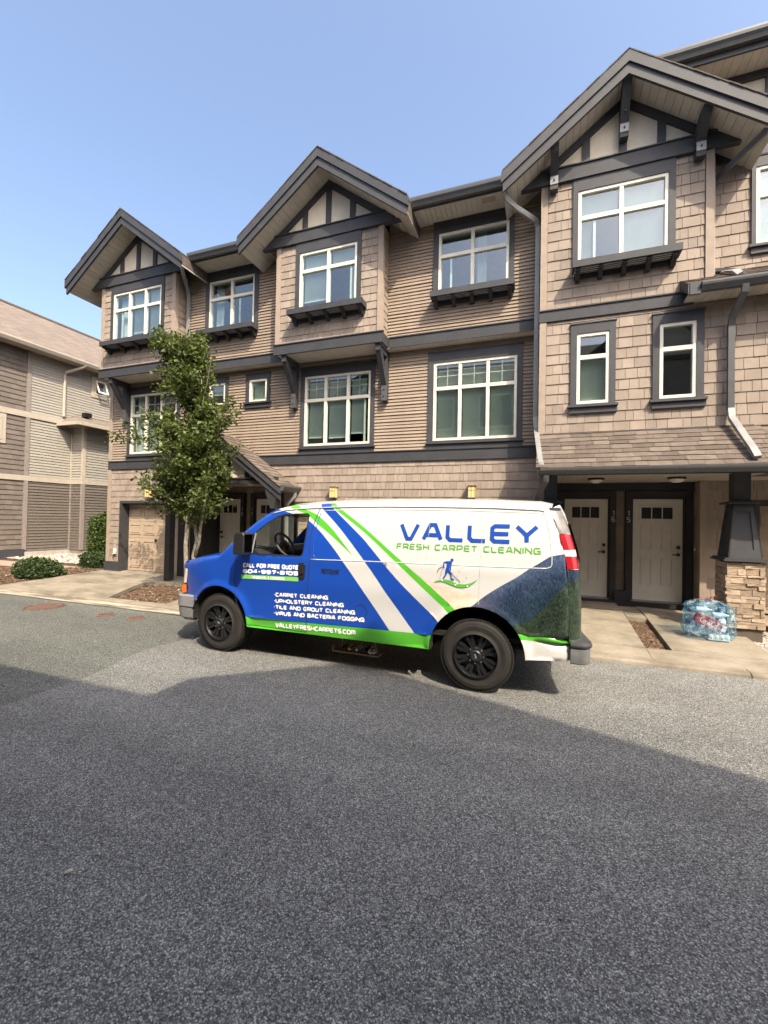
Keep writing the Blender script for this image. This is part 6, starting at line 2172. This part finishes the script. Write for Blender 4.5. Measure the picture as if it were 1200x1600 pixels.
# rear: lamp column, bumper
RB = wrap(4.36, 4.55, 0.97, 0.10, False)
sharp_smooth(plan_loft(RB, [(-0.012, 0.595), (-0.004, 0.58), (-0.008, 0.44), (-0.03, 0.425), (-0.12, 0.425)], 'bumper_mid', 'rear_bumper'), 30)
sharp_smooth(plan_loft(RB, [(-0.12, 0.655), (-0.04, 0.662), (0.002, 0.648), (0.012, 0.62), (0.008, 0.60), (-0.014, 0.596)], 'bumper_dark', 'bumper_pad'), 30)
for s in (-1, 1):
    for (z0, z1, mt, nm) in ((1.72, 1.955, 'lamp_smoke', 'lamp_column'), (1.958, 1.99, 'plastic_black', 'lamp_cap'), (1.56, 1.715, 'lens_red', 'tail_light'), (1.495, 1.556, 'lens_clear', 'reverse_light'), (1.365, 1.491, 'lens_red', 'tail_light')):
        mb = MB()
        vs = []
        for z in (z0, (z0 + z1) / 2, z1):
            ur = lerp([(b, a) for a, b in REAR][::-1], z)
            ul = ur - 0.012
            vv = sidev(ul - 0.02, z)
            for (uu, yy) in ((ul - 0.02, vv + 0.002), (ul + 0.02, vv - 0.012), (ul + 0.055, vv - 0.035), (ul + 0.085, vv - 0.075), (ul + 0.095, vv - 0.13)):
                vs.append((uu, s * yy, z))
        fs = [(r_ * 5 + k, r_ * 5 + k + 1, r_ * 5 + 6 + k, r_ * 5 + 5 + k) for r_ in range(2) for k in range(4)]
        fs += [(0, 1, 2, 3, 4), (10, 11, 12, 13, 14)]
        mb.add(vs, fs)
        sharp_smooth(mb.build(nm, mt, VAN), 50)
    mb = MB()          # painted quarter below the lamps, wrapping to the doors
    vs = []
    zz_ = (0.60, 0.66, 0.9, 1.1, 1.25, 1.36)
    for z in zz_:
        ul = lerp([(b, a) for a, b in REAR][::-1], z) - 0.012
        vv = sidev(ul - 0.02, z)
        for (uu, yy) in ((ul - 0.02, vv + 0.002), (ul + 0.02, vv - 0.012), (ul + 0.055, vv - 0.035), (ul + 0.085, vv - 0.075), (ul + 0.095, vv - 0.13)):
            vs.append((uu, s * yy, z))
    for r_ in range(len(zz_) - 1):
        mb.add([], [])
    mb.v = vs
    for r_ in range(len(zz_) - 1):
        for k in range(4):
            mb.f.append((r_ * 5 + k, r_ * 5 + k + 1, r_ * 5 + 6 + k, r_ * 5 + 5 + k))
            mb.m.append(0 if r_ == 0 else (2 if r_ > 3 else 1))
    mb.build('rear_quarter', ['van_green', 'print_forest', 'print_mountain'], VAN, smooth=True)
# hidden load floor keeps daylight out of the cargo bay
MB().box(1.6, 4.2, -0.9, 0.9, 0.55, 0.6).build('load_floor', 'underbody', VAN)
MB().box(0.55, 0.9, -0.13, 0.13, 1.10, 1.12).build('dash_pad', 'cab_dark', VAN)
for s in (-1, 1):
    MB().tube([(0.05, s * 0.25, 1.33), (-0.02, s * 0.25, 1.345), (0.06, s * -0.30, 1.40)], 0.008, 5).build('wiper', 'plastic_black', VAN)
# ------------------------------------------------------------------ trees, shrubs, bag, covers
mat('bark', (0.215, 0.195, 0.16), 0.9, nvar=0.35, nscale=14, stretch=(1, 1, 0.4), bmp=0.9, bscale=30, bdist=0.01, spec=0.15)


def leafmat(name, col, tr=0.35):
    m, nt, p, out = newmat(name)
    b = N(nt, 'ShaderNodeNewGeometry').outputs['Random Per Island']
    k = ramp(nt, b, [(0.0, tuple(c * 0.55 for c in col)), (0.55, col), (1.0, tuple(min(1, c * 1.7) for c in col))])
    nt.links.new(k, p.inputs['Base Color'])
    p.inputs['Roughness'].default_value = 0.5
    p.inputs['Specular IOR Level'].default_value = 0.4
    t = N(nt, 'ShaderNodeBsdfTranslucent')
    nt.links.new(mixc(nt, 1.0, k, (1.0, 1.15, 0.45), 'MULTIPLY'), t.inputs[0])
    mx = N(nt, 'ShaderNodeMixShader')
    mx.inputs[0].default_value = tr
    nt.links.new(p.outputs[0], mx.inputs[1])
    nt.links.new(t.outputs[0], mx.inputs[2])
    nt.links.new(mx.outputs[0], out.inputs[0])
    MATS[name] = m


leafmat('leaf', (0.085, 0.110, 0.027), 0.42)
leafmat('leaf_shrub', (0.040, 0.065, 0.020), 0.25)
leafmat('leaf_hedge', (0.060, 0.095, 0.018), 0.3)


def leaf(mb, p, L, r, up_bias=0.35):
    d = Vector((r.gauss(0, 1), r.gauss(0, 1), r.gauss(up_bias, 0.8))).normalized()
    a = d.orthogonal().normalized()
    a.rotate(Matrix.Rotation(r.uniform(0, 6.28), 3, d))
    w_ = L * r.uniform(0.28, 0.36)
    nrm = d.cross(a)
    b = p + d * L
    m1, m2 = p + d * L * 0.35, p + d * L * 0.72
    fold = nrm * L * 0.08
    mb.add([p, m1 + a * w_ + fold, m2 + a * w_ * 0.85 + fold, b, m2 - a * w_ * 0.85 + fold, m1 - a * w_ + fold], [(0, 1, 2, 3), (0, 3, 4, 5)])


r = random.Random(11)
TX, TY = -7.15, 7.25
tree = thing('street_tree', 'young upright green tree with twin pale trunks in front of the left garage', 'tree', (TX, TY, 0.05))
tr = MB()
tr.tube([(TX, TY, 0.0), (TX + 0.02, TY, 0.5), (TX - 0.01, TY - 0.01, 1.2), (TX + 0.03, TY, 1.9), (TX - 0.02, TY, 2.8), (TX - 0.1, TY, 3.8), (TX - 0.12, TY, 4.6), (TX - 0.15, TY, 5.3)], [0.052, 0.046, 0.044, 0.042, 0.036, 0.026, 0.018, 0.008], 10)
tr.tube([(TX + 0.13, TY + 0.1, 0.0), (TX + 0.14, TY + 0.1, 0.7), (TX + 0.12, TY + 0.08, 0.95), (TX + 0.2, TY + 0.08, 1.3), (TX + 0.12, TY + 0.08, 1.75), (TX + 0.2, TY + 0.05, 2.6), (TX + 0.25, TY, 3.6), (TX + 0.3, TY, 4.6), (TX + 0.22, TY, 5.35)], [0.05, 0.045, 0.044, 0.036, 0.034, 0.028, 0.022, 0.014, 0.006], 10)
tr.tube([(TX + 0.14, TY + 0.09, 0.95), (TX + 0.28, TY + 0.06, 1.25), (TX + 0.33, TY + 0.05, 1.65), (TX + 0.5, TY, 2.3), (TX + 0.6, TY, 3.2)], [0.04, 0.034, 0.03, 0.022, 0.008], 8)
# (height, centre shift, half width) profile of the crown
PROF = [(1.62, 0.05, 0.40), (1.95, 0.05, 0.78), (2.3, 0.10, 0.96), (2.8, 0.14, 1.02), (3.3, 0.10, 1.0), (3.8, 0.0, 0.95), (4.2, -0.1, 0.84), (4.6, -0.2, 0.74), (5.0, -0.26, 0.70), (5.3, -0.3, 0.62), (5.6, -0.3, 0.5)]


def prof(z):
    for a, b in zip(PROF[:-1], PROF[1:]):
        if z <= b[0]:
            t = (z - a[0]) / (b[0] - a[0])
            return a[1] + (b[1] - a[1]) * t, a[2] + (b[2] - a[2]) * t
    return PROF[-1][1:]


cr = MB()
tips = []
for i in range(165):
    z = r.uniform(1.62, 5.25)
    cx, hw = prof(min(z + 0.35, 5.5))
    a = r.uniform(0, 6.28)
    k = r.uniform(0.45, 1.08)
    root = Vector((TX + r.choice((-0.05, 0.15, 0.22)), TY, z))
    tip = Vector((TX + cx + math.cos(a) * hw * k, TY + math.sin(a) * hw * k * 0.9, z + r.uniform(0.25, 0.75)))
    if tip.z > 4.55 and -0.62 < tip.x - TX < -0.30:
        continue
    tips.append((root, tip, r.uniform(110, 160)))
for (tx, tz, n_) in ((-1.02, 5.80, 95), (-0.85, 5.55, 80), (-0.15, 5.62, 95), (0.02, 5.45, 80), (0.40, 5.45, 95), (0.55, 5.2, 75)):   # spires
    tips.append((Vector((TX + tx * 0.5, TY, tz - 1.2)), Vector((TX + tx, TY, tz)), n_))
for (x0, z0, x1, z1, n_) in ((-0.5, 3.2, -1.6, 3.62, 120), (-1.3, 3.5, -2.35, 3.62, 80), (-1.1, 3.35, -1.75, 3.85, 60), (0.7, 3.4, 1.25, 4.25, 110), (0.9, 3.7, 1.3, 3.95, 60), (-0.5, 2.2, -1.2, 2.45, 60), (-0.4, 1.9, -0.95, 2.05, 50), (0.5, 1.8, 0.85, 1.9, 40)):
    tips.append((Vector((TX + x0, TY, z0)), Vector((TX + x1, TY - 0.1, z1)), n_))
for (a, b, n_) in tips:
    mid = a.lerp(b, 0.5) + Vector((r.uniform(-.06, .06), r.uniform(-.06, .06), r.uniform(-.05, .05)))
    tr.tube([a, mid, b], [0.011, 0.007, 0.002], 5, cap=False)
    for _ in range(int(n_)):
        t = r.random() ** 0.75
        p = (a.lerp(mid, t * 2) if t < 0.5 else mid.lerp(b, t * 2 - 1)) + Vector((r.gauss(0, .07), r.gauss(0, .07), r.gauss(0, .07)))
        if p.z < 1.5:
            continue
        leaf(cr, p, r.uniform(0.05, 0.10), r)
tr.build('trunk', 'bark', tree, smooth=True)
cr.build('crown', 'leaf', tree)


def bush(name, label, cx, cy, z0, rx, ry, h, n, mt, L, seed, flat=0.4, twigs=True):
    r = random.Random(seed)
    t = thing(name, label, 'shrub', (cx, cy, z0))
    mb, st = MB(), MB()
    lumps = [(r.uniform(-.6, .6) * rx, r.uniform(-.6, .6) * ry, r.uniform(0.2, 0.85) * h, r.uniform(0.3, 0.6)) for _ in range(16)]
    for _ in range(n):
        a = r.uniform(0, 6.28)
        zz = r.random()
        prof_ = (1 - max(0, (zz - flat) / (1 - flat)) ** 2) ** 0.5 * (0.80 + 0.2 * min(1, zz / 0.2))
        k = r.random() ** 0.28
        bump_ = 1 + 0.10 * math.sin(a * 3 + seed) + 0.07 * math.sin(a * 7 + zz * 9)
        p = Vector((cx + rx * prof_ * k * bump_ * math.cos(a), cy + ry * prof_ * k * bump_ * math.sin(a), z0 + zz * h + r.gauss(0, 0.02)))
        leaf(mb, p, r.uniform(*L), r, 0.5)
    for _ in range(14):
        a = r.uniform(0, 6.28)
        st.tube([(cx, cy, z0), (cx + rx * .6 * math.cos(a), cy + ry * .6 * math.sin(a), z0 + h * 0.8)], [0.018, 0.006], 5)
    mb.build('crown', mt, t)
    st.build('trunk', 'bark', t)


bush('shrub', 'low rounded green shrub alone in the bark mulch bed', -12.55, 7.62, 0.13, 0.74, 0.45, 0.46, 4200, 'leaf_shrub', (0.04, 0.075), 5)
bush('low_hedge', 'low clipped hedge at the foot of the tall column hedge', -12.4, 9.2, 0.2, 0.66, 0.40, 0.44, 4200, 'leaf_shrub', (0.04, 0.07), 6, 0.8)
bush('column_hedge', 'tall clipped column hedge against the corner of the left townhouse', -13.05, 10.0, 0.25, 0.62, 0.5, 1.58, 9000, 'leaf_hedge', (0.045, 0.08), 7, 0.78)

# --- recycling bag and what shows through it
m, nt, p, out = newmat('bag_plastic')
f = noise(nt, 14, 5, 0.7)
nt.links.new(ramp(nt, noise(nt, 7, 4, 0.6), [(0.36, (0.07, 0.20, 0.36)), (0.5, (0.20, 0.38, 0.52)), (0.66, (0.50, 0.62, 0.68))]), p.inputs['Base Color'])
p.inputs['Roughness'].default_value = 0.22
p.inputs['Specular IOR Level'].default_value = 0.6
bump(nt, p, noise(nt, 9, 6, 0.75), 1.0, 0.05)
trn = N(nt, 'ShaderNodeBsdfTransparent')
trn.inputs[0].default_value = (0.78, 0.90, 0.98, 1)
mx = N(nt, 'ShaderNodeMixShader')
nt.links.new(ramp(nt, f, [(0.42, 0.05), (0.64, 0.58)]), mx.inputs[0])
nt.links.new(trn.outputs[0], mx.inputs[1])
nt.links.new(p.outputs[0], mx.inputs[2])
nt.links.new(mx.outputs[0], out.inputs[0])
MATS['bag_plastic'] = m
mat('carton_red', (0.33, 0.012, 0.02), 0.45, nvar=0.08)
mat('card_white', (0.75, 0.74, 0.70), 0.6, nvar=0.05)
mat('egg_card', (0.62, 0.52, 0.34), 0.8, nvar=0.1)
mat('bottle_plastic', (0.55, 0.70, 0.78), 0.15, nvar=0.1, coat=0.4)
mat('tie_red', (0.55, 0.03, 0.03), 0.5)
BX_, BY_ = 2.36, 7.78
BZ = gz(7.78)
bag = thing('recycling_bag', 'translucent blue plastic recycling bag with red ties on the entry slab', 'bag', (BX_, BY_, BZ))
r = random.Random(4)
mb = MB()
nu, nv = 64, 40
ph = [r.uniform(0, 6.28) for _ in range(12)]
for j in range(nv + 1):
    v = j / nv
    for i in range(nu):
        a = 2 * math.pi * i / nu
        sq = 1 / (abs(math.cos(a)) ** 4 + abs(math.sin(a)) ** 4) ** 0.25
        z = v
        if v < 0.08:
            k = 0.80 + 0.2 * (v / 0.08) ** 0.5
        elif v < 0.74:
            k = 1.0 + 0.05 * math.sin(v * 6)
        else:
            k = max(0.03, math.cos((v - 0.74) / 0.26 * math.pi / 2) ** 0.62)
        wr = 0.030 * math.sin(5 * a + ph[0] + 6 * v) + 0.022 * math.sin(11 * a - 9 * v + ph[1]) + 0.016 * math.sin(3 * a + 17 * v + ph[2]) + 0.012 * math.sin(19 * a + 8 * v + ph[3]) + 0.012 * math.sin(23 * v + 7 * a + ph[4])
        kk = k * (1 + wr * 1.3)
        mb.v.append((BX_ + 0.295 * sq * kk * math.cos(a), BY_ + 0.22 * sq * kk * math.sin(a), gz(BY_ + 0.2 * math.sin(a)) + 0.004 + 0.55 * (1 - (1 - min(1, z * 1.0)) ** 1.12) + 0.02 * math.sin(4 * a + ph[5]) * v))
for j in range(nv):
    for i in range(nu):
        mb.f.append((j * nu + i, j * nu + (i + 1) % nu, (j + 1) * nu + (i + 1) % nu, (j + 1) * nu + i))
        mb.m.append(0)
mb.build('film', 'bag_plastic', bag, smooth=True)
tp = gz(BY_) + 0.555
tk = MB()
tk.tube([(BX_ + 0.02, BY_, tp), (BX_ - 0.02, BY_ - 0.03, tp + 0.04), (BX_ - 0.10, BY_ - 0.04, tp + 0.05), (BX_ - 0.13, BY_ - 0.05, tp + 0.02)], 0.009, 6, flat=0.4)
tk.tube([(BX_ + 0.02, BY_, tp), (BX_ + 0.03, BY_ - 0.03, tp + 0.06), (BX_ + 0.07, BY_ - 0.05, tp + 0.075), (BX_ + 0.10, BY_ - 0.03, tp + 0.06)], 0.010, 6, flat=0.4)
tk.build('tie', 'tie_red', bag)

Mc = Matrix.Translation((BX_ - 0.015, BY_ - 0.165, BZ + 0.245)) @ Matrix.Rotation(R(24), 4, 'Y') @ Matrix.Rotation(R(4), 4, 'Z')
ct = MB().box(-0.20, 0.20, -0.012, 0.08, -0.068, 0.068, M=Mc)
carton = ct.build('soda_carton', 'carton_red', None, label='red soda carton with white script inside the blue bag', category='carton')
SC = [[(0.10, 0.62), (0.06, 0.72), (0.0, 0.66), (-0.04, 0.42), (0.0, 0.22), (0.06, 0.18), (0.12, 0.30)],
      [(0.20, 0.50), (0.15, 0.44), (0.15, 0.28), (0.19, 0.22), (0.23, 0.30), (0.22, 0.46), (0.20, 0.50)],
      [(0.34, 0.46), (0.29, 0.48), (0.26, 0.36), (0.29, 0.23), (0.34, 0.28)],
      [(0.44, 0.46), (0.39, 0.46), (0.37, 0.32), (0.40, 0.23), (0.44, 0.32), (0.45, 0.46), (0.45, 0.26), (0.49, 0.24)],
      [(0.48, 0.38), (0.53, 0.38)],
      [(0.70, 0.62), (0.66, 0.72), (0.60, 0.66), (0.56, 0.42), (0.60, 0.22), (0.66, 0.18), (0.72, 0.30)],
      [(0.80, 0.50), (0.75, 0.44), (0.75, 0.28), (0.79, 0.22), (0.83, 0.30), (0.82, 0.46), (0.80, 0.50)],
      [(0.88, 0.30), (0.92, 0.70), (0.88, 0.72), (0.87, 0.34), (0.90, 0.22), (0.94, 0.28)],
      [(1.04, 0.46), (0.99, 0.46), (0.97, 0.32), (1.00, 0.23), (1.04, 0.32), (1.05, 0.46), (1.05, 0.26), (1.09, 0.24)],
      [(0.0, 0.20), (0.2, 0.10), (0.5, 0.13), (0.8, 0.08)]]
mb = MB()
for k, st_ in enumerate(SC):
    for q in ribbon(dense(st_, 3), 0.030):
        mb.add([Mc @ Vector((-0.135 + p.x * 0.245, -0.0135 - 0.0004 * k, -0.062 + p.y * 0.135)) for p in q], [(0, 1, 2, 3)])
mb.build('script', 'card_white', carton)
mb = MB()
mb.box(0.145, 0.20, -0.016, -0.0125, -0.045, 0.05, M=Mc)
mb.build('print_panel', 'card_white', carton)
eg = MB()
for i in range(4):
    eg.lathe([(0.034, 0.0), (0.036, 0.03), (0.028, 0.055), (0.0, 0.062)], (BX_ - 0.005 + i * 0.066, BY_ - 0.135, gz(BY_ - .165) + 0.035), 'z', 12)
eg.box(BX_ - 0.04, BX_ + 0.22, BY_ - 0.165, BY_ - 0.095, gz(BY_ - .165) + 0.012, gz(BY_ - .165) + 0.036)
eg.build('egg_carton', 'card_white', None, smooth=False, label='pale egg carton at the bottom of the blue bag', category='carton')
for i, (x, y, z, ax_, lab) in enumerate(((0.12, -0.10, 0.36, 'x', 'clear plastic bottle lying in the right of the blue bag'), (-0.08, -0.06, 0.42, 'x', 'clear plastic bottle lying in the top left of the blue bag'), (-0.17, -0.10, 0.10, 'y', 'pale blue plastic bottle low in the left of the bag'))):
    bt = MB().lathe([(0, 0), (0.036, 0.0), (0.04, 0.02), (0.038, 0.13), (0.02, 0.17), (0.014, 0.18), (0.014, 0.205), (0, 0.206)], (BX_ + x - (0.1 if ax_ == 'x' else 0), BY_ + y, BZ + z), ax_, 14)
    bt.build('plastic_bottle', 'bottle_plastic', None, smooth=True, label=lab, category='bottle')
mg = MB().lathe([(0, 0), (0.05, 0.0), (0.055, 0.02), (0.055, 0.17), (0.03, 0.2), (0.02, 0.21), (0, 0.21)], (BX_ + 0.14, BY_ - 0.08, BZ + 0.12), 'z', 16)
mg.build('milk_jug', 'card_white', None, smooth=True, label='white jug standing in the right of the blue bag', category='jug')

# --- iron covers and the pebble on the asphalt
mat('cast_iron', (0.145, 0.090, 0.070), 0.75, nvar=0.25, nscale=18, bmp=0.6, bscale=120, spec=0.3)
mat('iron_dark', (0.03, 0.022, 0.02), 0.9)


def cover(label, cx, cy, rad, grate, name):
    t = thing(name, label, 'cover', (cx, cy, 0.0), group=None if grate else 'small round valve covers')
    MB().lathe([(rad + 0.035, 0.0), (rad + 0.035, 0.011), (rad + 0.004, 0.012), (rad + 0.004, -0.01)], (cx, cy, 0.0), 'z', 40).build('rim', 'cast_iron', t)
    MB().lathe([(rad, 0.004), (0, 0.004)], (cx, cy, 0.0), 'z', 40).build('lid', 'iron_dark' if grate else 'cast_iron', t)
    if grate:
        nb = 9
        for i in range(nb):
            x = -rad + (i + 0.5) * 2 * rad / nb
            L = math.sqrt(max(rad ** 2 - (abs(x) + rad / nb) ** 2, 0.002))
            MB().box(cx + x - rad / nb * 0.66, cx + x + rad / nb * 0.66, cy - L, cy - 0.012, 0.005, 0.014).build('bar', 'cast_iron', t)
            MB().box(cx + x - rad / nb * 0.66, cx + x + rad / nb * 0.66, cy + 0.012, cy + L, 0.005, 0.014).build('bar', 'cast_iron', t)
        MB().box(cx - rad * 0.97, cx + rad * 0.97, cy - 0.012, cy + 0.012, 0.005, 0.013).build('bar', 'cast_iron', t)
    else:
        for i in range(-2, 3):
            L = math.sqrt(rad ** 2 - (i * rad * 0.4) ** 2) * 0.8
            MB().box(cx + i * rad * 0.4 - 0.007, cx + i * rad * 0.4 + 0.007, cy - L, cy + L, 0.005, 0.010).build('rib', 'cast_iron', t)


cover('large rusty round storm grate in the lane beside the kerb', -9.05, 5.65, 0.31, True, 'storm_grate')
cover('small round iron valve cover nearer the storm grate', -7.38, 5.64, 0.12, False, 'valve_cover')
cover('small round iron valve cover nearer the van bumper', -6.68, 5.68, 0.12, False, 'valve_cover')
mat('pebble_pale', (0.40, 0.37, 0.31), 0.85, nvar=0.25, nscale=60, bmp=0.6, bscale=150)
pb = MB().lathe([(0, -0.022), (0.007, -0.019), (0.0105, -0.006), (0.0105, 0.008), (0.007, 0.019), (0, 0.022)], (0, 0, 0), 'x', 14)
Mq = Matrix.Translation((-2.235, 1.548, 0.0145)) @ Matrix.Rotation(R(62), 4, 'Z') @ Matrix.Diagonal((0.9, 0.9, 0.85, 1))
pb.v = [tuple(Mq @ Vector(q)) for q in pb.v]
pb.build('pebble', 'pebble_pale', None, smooth=True, label='small pale oblong pebble on the shaded asphalt in the foreground', category='stone')

_gr = random.Random(21)
scatter('grit', 'chip', 70, lambda q: (q.uniform(-4.5, 2.5), q.uniform(0.9, 6.2)), (0.004, 0.011), (0.4, 0.9), 'dark grit and leaf crumbs scattered over the asphalt', 22, lambda x, y: 0.005)
flush_pieces()
for o in bpy.data.objects:
    if '_local' in o:
        del o['_local']
